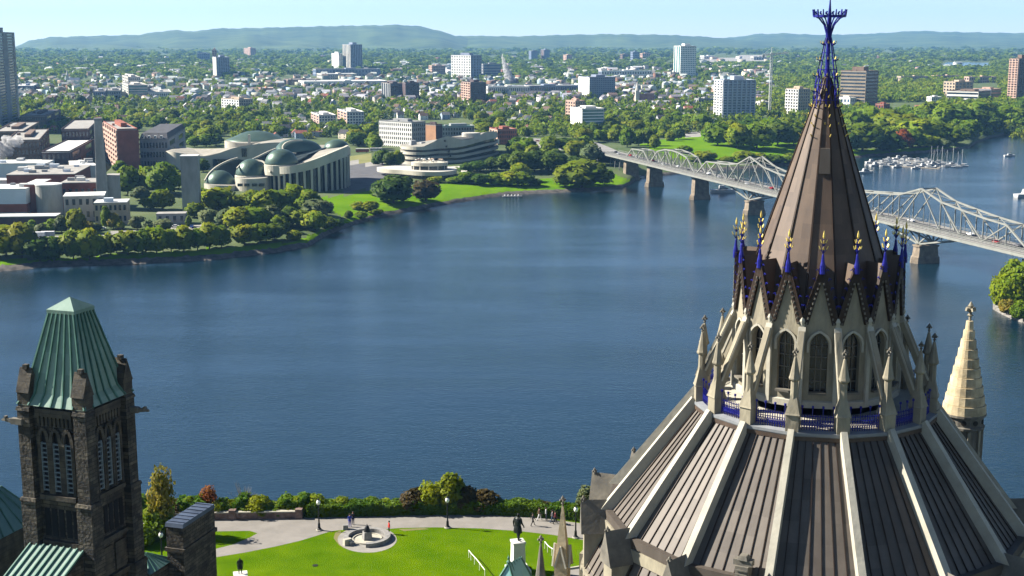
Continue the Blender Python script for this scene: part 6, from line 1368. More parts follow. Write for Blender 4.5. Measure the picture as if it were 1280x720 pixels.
for i in range(26):
    a = r.random() * 6.28; t = b0 + Vector((math.cos(a) * r.uniform(.3, 1.9), math.sin(a) * r.uniform(.2, .9), r.uniform(2.4, 4.2))); m_ = b0.lerp(t, .5) + Vector((0, 0, .3)); mb.tube(b0, m_, .035, .02, 4); mb.tube(m_, t, .02, .008, 4)
    for _ in range(3): mb.tube(m_.lerp(t, r.uniform(.2, .8)), t + Vector((r.uniform(-.5, .5), r.uniform(-.3, .3), r.uniform(-.4, .3))), .012, .005, 4)
mb.build('branch_spray', M('bare_twig', (.22, .2, .17), .9), bs_)
# lamp posts
IRK = M('black_iron', (.012, .013, .015), .5, var=.1); GLOBE = M('lamp_globe', (.75, .75, .72), .3, var=.02)
def lamp(x, y, label):
    p = L_(x, y); o = thing('lamp_post', label, 'lamp post', tuple(p), 'lamp posts along the path')
    mb = MB(); mb.lathe([(.3, 0), (.3, .25), (.19, .35), (.15, .95), (.10, 1.05), (.075, 3.3), (.12, 3.35), (.06, 3.5)], p, 10); mb.build('post', IRK, o)
    mb = MB(); mb.lathe([(.42, .02), (.42, .14), (.3, .16)], p, 10); mb.build('base', STONEL, o)
    mb = MB(); mb.lathe([(.05, 3.45), (.2, 3.55), (.27, 3.78), (.22, 4.0), (.1, 4.1)], p, 12); mb.build('globe', GLOBE, o, smooth=True)
    mb = MB(); mb.lathe([(.14, 4.08), (.16, 4.14), (.02, 4.35)], p, 8); mb.build('cap', IRK, o)
lamp(399, 663, 'lamp post with a white globe near the ring memorial'); lamp(559.5, 660, 'lamp post with a white globe in front of the tallest light shrub'); lamp(719.5, 672.5, 'lamp post with a white globe between the tall stone pinnacle and the library'); lamp(203, 706, 'lamp post with a white globe between the dark tower and the stone slab')
# ring memorial
p = L_(459, 674); me_ = thing('ring_memorial', 'round stone memorial with a low ring bench and dark central block on pale paving', 'memorial', tuple(p)); GRN = M('granite_grey', (.2, .195, .185), .8, var=.2, scale=2)
s_ = 150 / F; mb = MB(); n = 40; vs = []
for i in range(n + 1):
    a = R(20 + 320 * i / n) - math.pi / 2 - .3
    for rr, z in ((2.95, 0), (2.95, .5), (2.35, .5), (2.35, 0)): vs.append((p.x + rr * math.cos(a), p.y + rr * math.sin(a), LZ + .02 + z))
mb.add(vs, [(i * 4 + k, i * 4 + 4 + k, i * 4 + 4 + (k + 1) % 4, i * 4 + (k + 1) % 4) for i in range(n) for k in range(4)] + [(0, 1, 2, 3), (n * 4 + 3, n * 4 + 2, n * 4 + 1, n * 4)]); mb.build('ring_bench', GRN, me_)
mb = MB(); mb.lathe([(1.9, .02), (1.9, .16), (1.75, .17), (1.75, .05)], (p.x, p.y, LZ), 36); mb.build('basin', STONEL, me_)
mb = MB(); mb.box((p.x, p.y, LZ + .55), (1.1, 1.0, 1.0), .4, 0, .85); mb.build('pedestal', GRN, me_)
mb = MB(); mb.lathe([(.42, 1.03), (.40, 1.15), (.30, 1.5), (.22, 1.78), (.08, 1.86), (.06, 2.0)], (p.x, p.y, LZ), 16); mb.build('bell', IRK, me_, smooth=True)
q = L_(434.5, 681); MB().box((q.x, q.y, LZ + .4), (1.1, .6, .8), .6, 0, .9).build('plaque_block', STONEL, me_); q = L_(432, 661.5); bx = thing('bollard', 'small dark stone block at the edge of the path near the ring memorial', 'block', tuple(q)); MB().box((q.x, q.y, LZ + .3), (.7, .6, .6), .2, 0, .9).build('block', GRN, bx)
dk = L_(394, 707); MB; mh = MB(); mh.lathe([(.35, .005), (.35, .05), (.3, .06)], dk, 16); tag(mh.build('drain_cover', IRK, origin=dk), 'dark round drain cover set in the lawn', 'drain cover')

# ------------------------------------------------------------------ people and statues
SKIN = M('skin', (.45, .27, .19), .6, var=.05); HAIR = M('hair_dark', (.03, .02, .015), .7, var=.1)
def body_mesh(pose):
    """one continuous skinned figure, 1.75 m tall, facing -Y"""
    J = dict(pel=((0, 0, .95), .15), bel=((0, .01, 1.1), .14), che=((0, .0, 1.33), .165), nk=((0, 0, 1.5), .065), chin=((0, -.02, 1.58), .075), hd=((0, -.015, 1.67), .105), top=((0, 0, 1.73), .07), nose=((0, -.105, 1.645), .022))
    sw, st = dict(walk=(.28, .28), stand=(.04, .03), statue=(.08, .12))[pose]
    for s, n in ((1, 'l'), (-1, 'r')):
        f = s * st; J[n + 'hip'] = ((s * .1, 0, .9), .11); J[n + 'kn'] = ((s * .11, -f * .55 - .03, .5), .07); J[n + 'an'] = ((s * .12, -f + (.06 if pose == 'walk' and s < 0 else 0), .1), .047); J[n + 'toe'] = ((s * .14, -f - .17, .045), .042)
        J[n + 'sh'] = ((s * .19, 0, 1.42), .075); J[n + 'el'] = ((s * .26, f * .4 + .03, 1.16), .052); J[n + 'wr'] = ((s * .26, f * .9 - .06, .93), .034); J[n + 'hn'] = ((s * .255, f * 1.0 - .08, .83), .04)
    E_ = [('pel', 'bel'), ('bel', 'che'), ('che', 'nk'), ('nk', 'chin'), ('chin', 'hd'), ('hd', 'top'), ('hd', 'nose')]
    for n in 'lr': E_ += [('pel', n + 'hip'), (n + 'hip', n + 'kn'), (n + 'kn', n + 'an'), (n + 'an', n + 'toe'), ('che', n + 'sh'), (n + 'sh', n + 'el'), (n + 'el', n + 'wr'), (n + 'wr', n + 'hn')]
    ks = list(J); me = bpy.data.meshes.new('body'); me.from_pydata([J[k][0] for k in ks], [(ks.index(a), ks.index(b)) for a, b in E_], [])
    ob = bpy.data.objects.new('body', me); COL.objects.link(ob); ob.modifiers.new('Skin', 'SKIN')
    if not me.skin_vertices: raise RuntimeError('no skin layer')
    for i, k in enumerate(ks): sv_ = me.skin_vertices[0].data[i]; sv_.radius = (J[k][1], J[k][1] * (.72 if k in ('che', 'bel', 'pel') else 1)); sv_.use_root = k == 'pel'
    ss = ob.modifiers.new('Sub', 'SUBSURF'); ss.levels = 2; ss.render_levels = 2
    dg = bpy.context.evaluated_depsgraph_get(); out = bpy.data.meshes.new_from_object(ob.evaluated_get(dg)); bpy.data.objects.remove(ob); out.polygons.foreach_set('use_smooth', [True] * len(out.polygons)); return out
BODY = {k: body_mesh(k) for k in ('walk', 'stand', 'statue')}
def cloth(name, c): return M('cloth_' + name, c, .85, var=.15, scale=6)
CL = dict(blue=cloth('blue', (.02, .035, .25)), black=cloth('black', (.012, .012, .014)), red=cloth('red', (.42, .03, .02)), white=cloth('white', (.6, .6, .58)), navy=cloth('navy', (.015, .02, .05)), grey=cloth('grey', (.14, .14, .15)), brown=cloth('brown', (.10, .06, .04)), maroon=cloth('maroon', (.09, .015, .018)), jeans=cloth('jeans', (.04, .06, .12)))
def person(x, y, pose, rz, topc, legc, label, group='people on the path'):
    p = L_(x, y, .012); me = BODY[pose].copy(); me.materials.clear()
    for m in (CL[topc], CL[legc], SKIN, MATS['black_iron']): me.materials.append(m)
    mi = []
    for f in me.polygons:
        c = f.center; armz = abs(c.x) > .215
        mi.append(2 if c.z > 1.5 or (armz and c.z < .92) else 3 if c.z < .09 else 0 if c.z > .93 or (armz and c.z > .92) else 1)
    me.polygons.foreach_set('material_index', mi)
    o = link('person', me, None, p); o.rotation_euler = (0, 0, rz); tag(o, label, 'person', group); ORG[o.name] = tuple(p)
    h = MB(); h.lathe([(.118, 1.62), (.122, 1.69), (.10, 1.765), (.03, 1.80)], (0, .02, 0), 12); hm_ = bpy.data.meshes.new('hair'); hm_.from_pydata(h.v, [], h.f); hm_.materials.append(HAIR); link('hair', hm_, o)
    return o
person(437.5, 658.5, 'stand', .5, 'blue', 'blue', 'person in a bright blue coat on the path by the ring memorial'); person(441.5, 655.5, 'stand', -.3, 'black', 'navy', 'person in dark clothes standing beside the one in blue')
person(486.5, 667.5, 'stand', -1.2, 'red', 'black', 'person in a red jacket standing at the ring memorial')
person(666, 657.5, 'walk', 1.9, 'black', 'black', 'person in black striding along the path near the big statue'); person(674, 650.5, 'walk', 1.6, 'brown', 'white', 'person in pale trousers and a dark top in the walking group')
person(682.5, 650, 'stand', 1.4, 'white', 'grey', 'person in a white top in the walking group'); person(694, 655, 'walk', 1.7, 'maroon', 'black', 'person in dark red and black ending the walking group, beside the tall pinnacle'); person(690.5, 653.5, 'walk', 1.5, 'grey', 'jeans', 'person in grey half hidden at the end of the walking group')
person(729, 722, 'stand', .2, 'navy', 'black', 'person in dark clothes on the path below the library corner'); person(754.5, 676, 'stand', .6, 'black', 'black', 'person in black beside the library wall')
BRZ = M('bronze_dark', (.022, .025, .024), .45, var=.4, scale=3, metal=.5)
def statue(x, yb, yt, yh, wpx, pose, rz, label, pmat, coat=True):
    """plinth foot y, plinth top y, figure top y"""
    p = L_(x, yb); o = thing('statue', label, 'statue', tuple(p)); zt = atY(x, yt, p.y).z; zh = atY(x, yh, p.y).z; hp = zt - LZ; w_ = wpx * p.y / F * .9
    mb = MB(); mb.box((p.x, p.y, LZ + hp * .06), (w_ * 1.7, w_ * 1.7, hp * .12), .25); mb.box((p.x, p.y, LZ + hp * .54), (w_, w_, hp * .84), .25, 0, .9); mb.box((p.x, p.y, LZ + hp * .97), (w_ * 1.02, w_ * 1.02, hp * .06), .25); mb.build('plinth', pmat, o)
    me = BODY[pose].copy(); me.materials.clear(); me.materials.append(BRZ); f = link('figure', me, o); f.location = (0, 0, hp); s = (zh - zt) / 1.76; f.scale = (s * 1.12, s * 1.12, s); f.rotation_euler = (0, 0, rz)
    if coat:
        c = MB(); c.lathe([(.30, .55), (.27, .8), (.21, 1.0), (.24, 1.25), (.2, 1.42), (.09, 1.5)], (0, .02, 0), 14, sy=.75); cm_ = bpy.data.meshes.new('coat'); cm_.from_pydata(c.v, [], c.f); cm_.materials.append(BRZ); q = link('coat', cm_, o); q.location = (0, 0, hp); q.scale = (s, s, s); q.rotation_euler = (0, 0, rz)
    lm('the bronze statue', x, yb)
statue(647.5, 714, 676, 641, 19, 'statue', 2.4, 'large dark bronze statue of a standing figure on a tall white plinth', M('plinth_white', (.5, .49, .45), .85, var=.08, scale=1))
statue(301, 730, 717, 697, 20, 'stand', .3, 'dark bronze figure in a long coat on a low pale plinth by the lawn', MATS['plinth_white'])

# ------------------------------------------------------------------ dark stone tower and the roofs round it
def masonry(name, c1, c2, mortar, bw=.9, bh=.32, bump=.9):
    m = bpy.data.materials.new(name); m.use_nodes = True; nt = m.node_tree; L = nt.links; bs = nt.nodes['Principled BSDF']; bs.inputs['Roughness'].default_value = .9
    tc = nod(nt, 'ShaderNodeTexCoord'); sp = nod(nt, 'ShaderNodeSeparateXYZ'); L.new(tc.outputs['Object'], sp.inputs[0]); ad = nod(nt, 'ShaderNodeMath', operation='ADD'); L.new(sp.outputs['X'], ad.inputs[0]); L.new(sp.outputs['Y'], ad.inputs[1])
    cb = nod(nt, 'ShaderNodeCombineXYZ'); L.new(ad.outputs[0], cb.inputs['X']); L.new(sp.outputs['Z'], cb.inputs['Y'])
    br_ = nod(nt, 'ShaderNodeTexBrick'); br_.inputs['Scale'].default_value = 1; br_.inputs['Brick Width'].default_value = bw; br_.inputs['Row Height'].default_value = bh; br_.inputs['Mortar Size'].default_value = .025
    br_.inputs['Color1'].default_value = (*c1, 1); br_.inputs['Color2'].default_value = (*c2, 1); br_.inputs['Mortar'].default_value = (*mortar, 1); L.new(cb.outputs[0], br_.inputs['Vector'])
    nz = nod(nt, 'ShaderNodeTexNoise'); nz.inputs['Scale'].default_value = 1.1; nz.inputs['Detail'].default_value = 8; L.new(tc.outputs['Object'], nz.inputs['Vector'])
    rp = nod(nt, 'ShaderNodeValToRGB'); rp.color_ramp.elements[0].position = .3; rp.color_ramp.elements[1].position = .72; rp.color_ramp.elements[0].color = (.35, .35, .35, 1); rp.color_ramp.elements[1].color = (1.7, 1.6, 1.4, 1); L.new(nz.outputs['Fac'], rp.inputs['Fac'])
    mx = nod(nt, 'ShaderNodeMix', data_type='RGBA', blend_type='MULTIPLY'); mx.inputs['Factor'].default_value = 1; L.new(br_.outputs['Color'], mx.inputs['A']); L.new(rp.outputs[0], mx.inputs['B']); L.new(mx.outputs['Result'], bs.inputs['Base Color'])
    n2 = nod(nt, 'ShaderNodeTexNoise'); n2.inputs['Scale'].default_value = 4; n2.inputs['Detail'].default_value = 6; L.new(tc.outputs['Object'], n2.inputs['Vector']); su = nod(nt, 'ShaderNodeMath', operation='SUBTRACT'); L.new(n2.outputs['Fac'], su.inputs[0]); L.new(br_.outputs['Fac'], su.inputs[1])
    b_ = nod(nt, 'ShaderNodeBump'); b_.inputs['Strength'].default_value = bump; b_.inputs['Distance'].default_value = .12; L.new(su.outputs[0], b_.inputs['Height']); L.new(b_.outputs[0], bs.inputs['Normal']); return m
ROCK = masonry('rock_faced_stone', (.072, .064, .05), (.015, .014, .012), (.007, .006, .006)); ROCKT = masonry('tower_trim_stone', (.055, .048, .036), (.036, .032, .026), (.02, .018, .016), 1.4, .5, .4)
GCU = sheet_metal('green_copper_sheet', (.10, .18, .142), (.20, .29, .235), .7, .02); GCS = M('green_copper_seam', (.06, .14, .11), .6, var=.2, scale=1); GCD = sheet_metal('green_copper_dull', (.06, .13, .12), (.10, .19, .17), .6, .1)
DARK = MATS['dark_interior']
aT = R(-19); E1 = Vector((math.cos(aT), math.sin(aT), 0)); E2 = Vector((-math.sin(aT), math.cos(aT), 0)); NF = -E2; NR = E1
C0 = atY(105, 515, 103.5); zR = C0.z; wT = solve(lambda s: 27 - proj(C0 - E1 * s)[0], 1, 20); dT = solve(lambda s: proj(C0 + E2 * s)[0] - 160, 1, 20); wT = dT = (wT + dT) / 2
TW = thing('stone_tower', 'dark square stone belfry tower with a steep green copper roof', 'tower', (C0.x, C0.y, LZ)); lm('the dark stone tower', 95, 620)
def tp_(s, d, z, out=0.0, face='f'):
    """point on the tower: s from the front corner leftwards, d backwards"""
    q = C0 - E1 * s + E2 * d + (NF * out if face == 'f' else NR * out); return Vector((q.x, q.y, z))
mid = C0 - E1 * wT / 2 + E2 * dT / 2
MB().box((mid.x, mid.y, (LZ + zR - .6) / 2), (wT - .5, dT - .5, zR - .6 - LZ), aT).build('wall', ROCK, TW)
for sx, sd in ((0, 0), (1, 0), (0, 1), (1, 1)):
    q = C0 - E1 * wT * sx + E2 * dT * sd; ox = E1 * (1 if sx == 0 else -1); od = -E2 * (1 if sd == 0 else -1); mb = MB()
    for z0, z1, w_ in ((LZ, zR - 15, 1.7), (zR - 15, zR - 8, 1.45), (zR - 8, zR - .2, 1.2)):
        c = q - ox * .28 - od * .28; mb.box((c.x, c.y, (z0 + z1) / 2), (w_, w_, z1 - z0), aT)
        mb.box((c.x, c.y, z1 + .02), (w_ + .18, w_ + .18, .3), aT, 0, .9)
    mb.build('corner_buttress', ROCK, TW)
    c = q - ox * .35 - od * .35; mb = MB(); mb.box((c.x, c.y, zR + .6), (1.2, 1.2, 1.3), aT); e = []
    for f_ in (-1, 1):
        for w_, z in ((-.72, zR + 1.2), (0, zR + 3.2), (.72, zR + 1.2)): v = c + (ox * f_ * .62) + od * w_ * 1.0; e.append((v.x, v.y, z))
    mb.add(e, [(0, 1, 4, 3), (1, 2, 5, 4), (3, 4, 5), (0, 2, 1), (0, 3, 5, 2)]); mb.box((c.x, c.y, zR + 3.25), (.4, .4, .4), aT); mb.build('corner_pinnacle', ROCKT, TW)
# belfry openings on the two seen faces (and the two others)
for fc, (o0, ax, nn, L_w) in enumerate(((C0, -E1, NF, wT), (C0, E2, NR, dT), (C0 + E2 * dT, -E1, -NF, wT), (C0 - E1 * wT, E2, -NR, dT))):
    base = o0 + ax * 1.25; span = L_w - 2.5; ang = math.atan2(ax.y, ax.x)
    def on(s, z, out): v = base + ax * s + nn * out; return Vector((v.x, v.y, z))
    def slab(s0, s1, z0, z1, d0, d1, mat, name=None, mbx=None):
        c = on((s0 + s1) / 2, (z0 + z1) / 2, (d0 + d1) / 2); (mbx or MB()).box(c, (s1 - s0, d1 - d0, z1 - z0), ang) if mbx is not None else MB().box(c, (s1 - s0, d1 - d0, z1 - z0), ang).build(name, mat, TW)
    slab(0, span, zR - .75, zR - .1, -.3, .1, ROCKT, 'cornice')
    cb_ = MB()
    for i in range(9): slab(span * i / 9 + .08, span * i / 9 + .32, zR - 1.6, zR - .75, -.28, -.02, None, None, cb_)
    cb_.build('blind_arcade_frame', ROCKT, TW)
    bw = span / 3
    for i in range(3):
        s0 = i * bw + .16; s1 = (i + 1) * bw - .16; z0, z1 = zR - 7.4, zR - 3.2; cw = (s1 - s0) / 2; cx_ = (s0 + s1) / 2
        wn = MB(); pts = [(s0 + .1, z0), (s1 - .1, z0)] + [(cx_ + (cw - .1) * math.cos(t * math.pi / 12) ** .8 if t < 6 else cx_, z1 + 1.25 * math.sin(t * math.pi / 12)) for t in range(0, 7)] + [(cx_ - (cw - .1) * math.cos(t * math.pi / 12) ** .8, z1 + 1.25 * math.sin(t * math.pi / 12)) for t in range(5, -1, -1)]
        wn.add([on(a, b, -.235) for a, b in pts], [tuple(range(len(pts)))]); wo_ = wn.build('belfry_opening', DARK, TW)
        lv2 = MB()
        for j in range(11): slab(s0 + .14, s1 - .14, z0 + .25 + j * .4, z0 + .33 + j * .4, -.24, -.06, None, None, lv2)
        slab(s0 + .1, s0 + .18, z0 + .2, z0 + 4.4, -.25, -.05, None, None, lv2); slab(s1 - .18, s1 - .1, z0 + .2, z0 + 4.4, -.25, -.05, None, None, lv2); lv2.build('louver_slat', M('louver_slate', (.16, .2, .22), .7, var=.1), wo_)
        hd = MB(); hp_ = [(cx_ + sg * (cw + .02) * (math.cos(t * math.pi / 12) ** .8 if t < 6 else 0), z1 + 1.35 * math.sin(t * math.pi / 12)) for sg in (1,) for t in range(7)] ; hl = [(2 * cx_ - a, b) for a, b in hp_]
        for L2 in (hp_, hl):
            for a, b in zip(L2, L2[1:]): hd.beam(on(a[0], a[1], -.08), on(b[0], b[1], -.08), .22, .3)
            hd.beam(on(L2[0][0], z0, -.08), on(L2[0][0], z1 + .05, -.08), .2, .26)
        hd.build('hood_mould', ROCKT, TW)
    for zz in (zR - 7.9, zR - 11.9, zR - 15.4): slab(0, span, zz, zz + .4, -.28, .12, ROCKT, 'string_course')
    for i in range(5): slab(span * (i + .5) / 5 - .25, span * (i + .5) / 5 + .25, zR - 11.2, zR - 8.8, -.26, -.2, DARK, 'slit_opening')
    for i in range(2): slab(span * (i * .5 + .06), span * (i * .5 + .44), zR - 14.9, zR - 12.4, -.27, -.1, ROCKT, 'recessed_panel')
# roof
zA = atY(81, 388, (mid.y)).z; tk = .44; mb = MB(); hw, hd_ = wT / 2 + .05, dT / 2 + .05; nS = 6
bc = [mid + E1 * hw * sx + E2 * hd_ * sd for sx, sd in ((-1, -1), (1, -1), (1, 1), (-1, 1))]
def ring(t):
    fl = 1 + .10 * max(0, (.12 - t) / .12); k = (1 - t) * fl * .97 + t * tk * .86; z = zR + .15 + (zA - zR) * t; return [Vector((mid.x + (b.x - mid.x) * k, mid.y + (b.y - mid.y) * k, z)) for b in bc]
ts = [0, .06, .12, .34, .56, .78, 1.0]; sm2 = MB()
for i in range(4):
    j = (i + 1) % 4
    for t0, t1 in zip(ts, ts[1:]):
        r0, r1 = ring(t0), ring(t1)
        for s in range(nS): mb.add([r0[i].lerp(r0[j], s / nS), r0[i].lerp(r0[j], (s + 1) / nS), r1[i].lerp(r1[j], (s + 1) / nS), r1[i].lerp(r1[j], s / nS)], [(0, 1, 2, 3)])
        nf = ((r0[j] - r0[i]).cross(r1[i] - r0[i])).normalized()
        for s in range(nS + 1): sm2.beam(r0[i].lerp(r0[j], s / nS) + nf * .05, r1[i].lerp(r1[j], s / nS) + nf * .05, .11, .2, up=nf)
ro = tinted_build(mb, 'roof', GCU, TW, 5); sm2.build('roof_seam_rib', GCS, ro)
r1 = ring(1); cap = MB(); top = Vector((mid.x, mid.y, zA + 1.15)); o4 = [Vector((mid.x + (v.x - mid.x) * 1.16, mid.y + (v.y - mid.y) * 1.16, zA + .25)) for v in r1]; u4 = [v - Vector((0, 0, .3)) for v in o4]
cap.add(u4 + o4 + [top], [(0, 1, 5, 4), (1, 2, 6, 5), (2, 3, 7, 6), (3, 0, 4, 7), (4, 5, 8), (5, 6, 8), (6, 7, 8), (7, 4, 8), (3, 2, 1, 0)]); cap.build('roof_cap', GCU, ro)
for q, d in ((C0 - E1 * (wT - .2) + NF * .3, -E1), (C0 + E2 * (dT - .2), E1)):
    g_ = MB(); b = Vector((q.x, q.y, zR - 1.3)); g_.beam(b, b + d * 1.1, .42, .5); g_.beam(b + d * 1.0, b + d * 1.75 + Vector((0, 0, .05)), .34, .34, w2=.26, h2=.26); g_.beam(b + d * 1.65 + Vector((0, 0, .1)), b + d * 2.1 + Vector((0, 0, .0)), .36, .3, w2=.16, h2=.14); g_.box(b + d * 1.7 + Vector((0, 0, .25)), (.2, .3, .2), aT); g_.build('gargoyle', STOND, TW)
# lit green lean-to roof in front of the tower
LW = thing('copper_roofed_wing', 'low wing with a bright green seamed copper roof at the foot of the tower', 'building', (C0.x, C0.y, LZ)); zt = 66.6; y0_ = (C0 - E1 * wT).y
def fr(s, out, z): v = C0 - E1 * s + NF * out; return Vector((v.x, v.y, z))
mb = MB(); ns = 8; a_l, a_r = wT - .2, .6
for i in range(ns): s0, s1 = a_r + (a_l - a_r) * i / ns, a_r + (a_l - a_r) * (i + 1) / ns; mb.add([fr(s0, .3, zt), fr(s1, .3, zt), fr(s1 + .6, 5.5, zt - 3.2), fr(s0 + .6, 5.5, zt - 3.2)], [(0, 1, 2, 3)])
lo = tinted_build(mb, 'roof', GCU, LW, 6); mb = MB()
for i in range(ns + 1): s0 = a_r + (a_l - a_r) * i / ns; mb.beam(fr(s0, .3, zt + .06), fr(s0 + .6, 5.5, zt - 3.14), .12, .18)
mb.build('roof_seam_rib', GCS, lo); mb = MB(); mb.prism([(v.x, v.y) for v in (fr(a_r, .3, 0), fr(a_l, .3, 0), fr(a_l + .6, 5.4, 0), fr(a_r + .6, 5.4, 0))], LZ, [zt - .2, zt - .2, zt - 3.5, zt - 3.5]); mb.build('wall', ROCK, LW)
# mansard wing at the picture's left edge
MW_ = thing('mansard_wing', 'steep green copper mansard with seams and a pale dormer beside the dark tower', 'building', (-49, 124, LZ)); c = atY(-33, 640, 126); ze = atY(10, 682, 122).z; zr_ = atY(10, 616, 126).z
bx_, by_, w_, d_ = c.x, 127.0, 8.2, 9.0
def mp(s, d, z): v = Vector((bx_, by_, 0)) + E1 * s + E2 * d; return Vector((v.x, v.y, z))
MB().box((bx_, by_, (LZ + ze) / 2), (w_, d_, ze - LZ), aT).build('wall', ROCKT, MW_)
mb = MB(); b4 = [mp(-w_ / 2 - .2, -d_ / 2 - .2, ze), mp(w_ / 2 + .2, -d_ / 2 - .2, ze), mp(w_ / 2 + .2, d_ / 2 + .2, ze), mp(-w_ / 2 - .2, d_ / 2 + .2, ze)]; t4 = [mp(-w_ * .2, -d_ * .18, zr_), mp(w_ * .2, -d_ * .18, zr_), mp(w_ * .2, d_ * .18, zr_), mp(-w_ * .2, d_ * .18, zr_)]
for i in range(4):
    j = (i + 1) % 4
    for s in range(6): mb.add([b4[i].lerp(b4[j], s / 6), b4[i].lerp(b4[j], (s + 1) / 6), t4[i].lerp(t4[j], (s + 1) / 6), t4[i].lerp(t4[j], s / 6)], [(0, 1, 2, 3)])
mb.add(t4, [(0, 1, 2, 3)]); mo_ = tinted_build(mb, 'roof', GCD, MW_, 11); mb = MB()
for i in range(4):
    for s in range(6): mb.beam(b4[i].lerp(b4[(i + 1) % 4], s / 6), t4[i].lerp(t4[(i + 1) % 4], s / 6), .12, .22)
mb.build('roof_seam_rib', GCS, mo_)
dm = MB(); v = mp(.6, -d_ / 2 - .3, ze + 1.3); dm.box(v, (2.4, 2.2, 2.6), aT); dm.box(v + Vector((0, 0, 1.5)), (2.8, 2.6, .4), aT); do = dm.build('dormer', STONEL, MW_)
for s in (-.55, .55): q = mp(.6 + s, -d_ / 2 - 1.42, ze + 1.3); MB().box(q, (.8, .12, 1.7), aT).build('dormer_window', DARK, do)
v = mp(0, -d_ / 2 - .15, ze - .2); MB().box(v, (w_ + .5, .5, .5), aT).build('cornice', STONEL, MW_)
# small copper pyramid between tower and slab
p = atY(180, 690, 112); zb_ = atY(180, 716, 110).z; PY = thing('pyramid_roof_turret', 'small dark copper pyramid roof between the tower and the stone slab', 'turret', (p.x, p.y, LZ)); mb = MB(); hw = 1.9; bq = [Vector((p.x, p.y, zb_)) + E1 * hw * a + E2 * hw * b for a, b in ((-1, -1), (1, -1), (1, 1), (-1, 1))]
mb.add(bq + [p], [(0, 1, 4), (1, 2, 4), (2, 3, 4), (3, 0, 4)]); po = tinted_build(mb, 'roof', GCD, PY, 2); mb = MB()
for i in range(4):
    for s in range(5): mb.beam(bq[i].lerp(bq[(i + 1) % 4], s / 5), p.lerp(bq[i].lerp(bq[(i + 1) % 4], s / 5), .08 + .02 * s), .07, .1)
mb.build('roof_seam_rib', GCS, po); MB().box((p.x, p.y, (LZ + zb_) / 2 - .02), (hw * 1.9, hw * 1.9, zb_ - LZ), aT).build('wall', ROCK, PY)
# tall stone slab chimney
aS = R(-17); e1 = Vector((math.cos(aS), math.sin(aS), 0)); e2 = Vector((-math.sin(aS), math.cos(aS), 0)); c = atY(228, 657, 112); zt = c.z; w_, d_ = 1.7, 5.6; mid2 = c - e1 * w_ / 2 + e2 * d_ / 2
SB = thing('chimney_stack', 'broad dark stone chimney slab with a blue-grey metal top', 'chimney', (mid2.x, mid2.y, LZ)); lm('the dark stone slab', 235, 680)
MB().box((mid2.x, mid2.y, (LZ + zt - .3) / 2), (w_, d_, zt - .3 - LZ), aS).build('stack', ROCK, SB); MB().box((mid2.x, mid2.y, zt - 2.4), (w_ + .3, d_ + .3, .35), aS).build('string_course', ROCKT, SB); mb = MB(); mb.box((mid2.x, mid2.y, zt - .08), (w_ + .14, d_ + .14, .35), aS, 0, .96); co_ = mb.build('capping', M('zinc_cap', (.07, .09, .13), .4, var=.2, scale=.8, metal=.3), SB)
mb = MB()
for i in range(7): q = mid2 + e2 * d_ * (i / 7 - .43); mb.box((q.x, q.y, zt + .13), (w_, .09, .1), aS)
mb.build('capping_seam_rib', MATS['zinc_cap'], co_)
# stone wing below the frame that carries the pinnacles
WG = thing('stone_wing', 'stone wing with a lead roof from which the free-standing pinnacles rise', 'building', (2, 92, LZ)); MB().box((2, 91, (LZ + 58) / 2), (26, 38, 12), aS).build('wall', STONE, WG); MB().box((2, 91, 58.2), (26.6, 38.6, .5), aS).build('roof', MATS['gutter_lead'], WG)
def tall_pinnacle(x, yt, Y, wpx, y_g, label, gab):
    s = Y / F / .95; tp = atY(x, yt, Y); zb = atY(x, y_g, Y).z; o = thing('stone_pinnacle', label, 'pinnacle', (tp.x, tp.y, 58)); r_ = wpx / 2 * s * 1.25; n = 4 if gab else 8; a0 = .5
    mb = MB(); mb.lathe([(r_, 58 - tp.z), (r_, zb - tp.z), (r_ * 1.08, zb - tp.z + .05), (r_ * .98, zb - tp.z + .3), (.11, -1.0), (.09, -.9)], tp, n, a0=a0); mb.build('shaft', MATS['turret_stone'] if gab else STOND, o)  # tall pinnacle's paler tan puts sunlight into the stone colour
    f = MB(); fleuron(f, (tp.x, tp.y, tp.z - 1.0), 1.0); f.build('cross_finial', STOND, o)
    if gab:
        for i in range(4):
            a = a0 + math.pi / 4 + i * math.pi / 2; d = Vector((math.cos(a), math.sin(a), 0)); t = Vector((-d.y, d.x, 0)); ri = r_ * .72; h = (tp.z - zb) * .30; g = MB()
            b0, b1, ap = Vector((tp.x, tp.y, zb)) + d * (ri + .1) - t * r_ * .62, Vector((tp.x, tp.y, zb)) + d * (ri + .1) + t * r_ * .62, Vector((tp.x, tp.y, zb + h)) + d * (ri + .02); bk = Vector((tp.x, tp.y, zb + h)) + d * .1
            bb0, bb1 = Vector((tp.x, tp.y, zb)) - t * r_ * .5 + d * .1, Vector((tp.x, tp.y, zb)) + t * r_ * .5 + d * .1; g.add([b0, b1, ap, bk, bb0, bb1], [(0, 1, 2), (0, 2, 3, 4), (2, 1, 5, 3), (0, 4, 5, 1)]); g.build('gablet', MATS['turret_stone'], o)
            k2 = MB(); k2.beam(b0 + d * .05, ap + d * .08, .14, .14); k2.beam(b1 + d * .05, ap + d * .08, .14, .14); k2.build('gablet_coping', STONEL, o)
    lm('the tall stone pinnacle' if gab else 'the slim stone pinnacle', x, 700)
tall_pinnacle(703.5, 619, 100, 19, 706, 'tall tapering sandstone pinnacle with small gables and a worn finial in front of the lawn', True)
tall_pinnacle(676, 668, 98, 13, 735, 'slim grey stone pinnacle topped by a small cross', False)
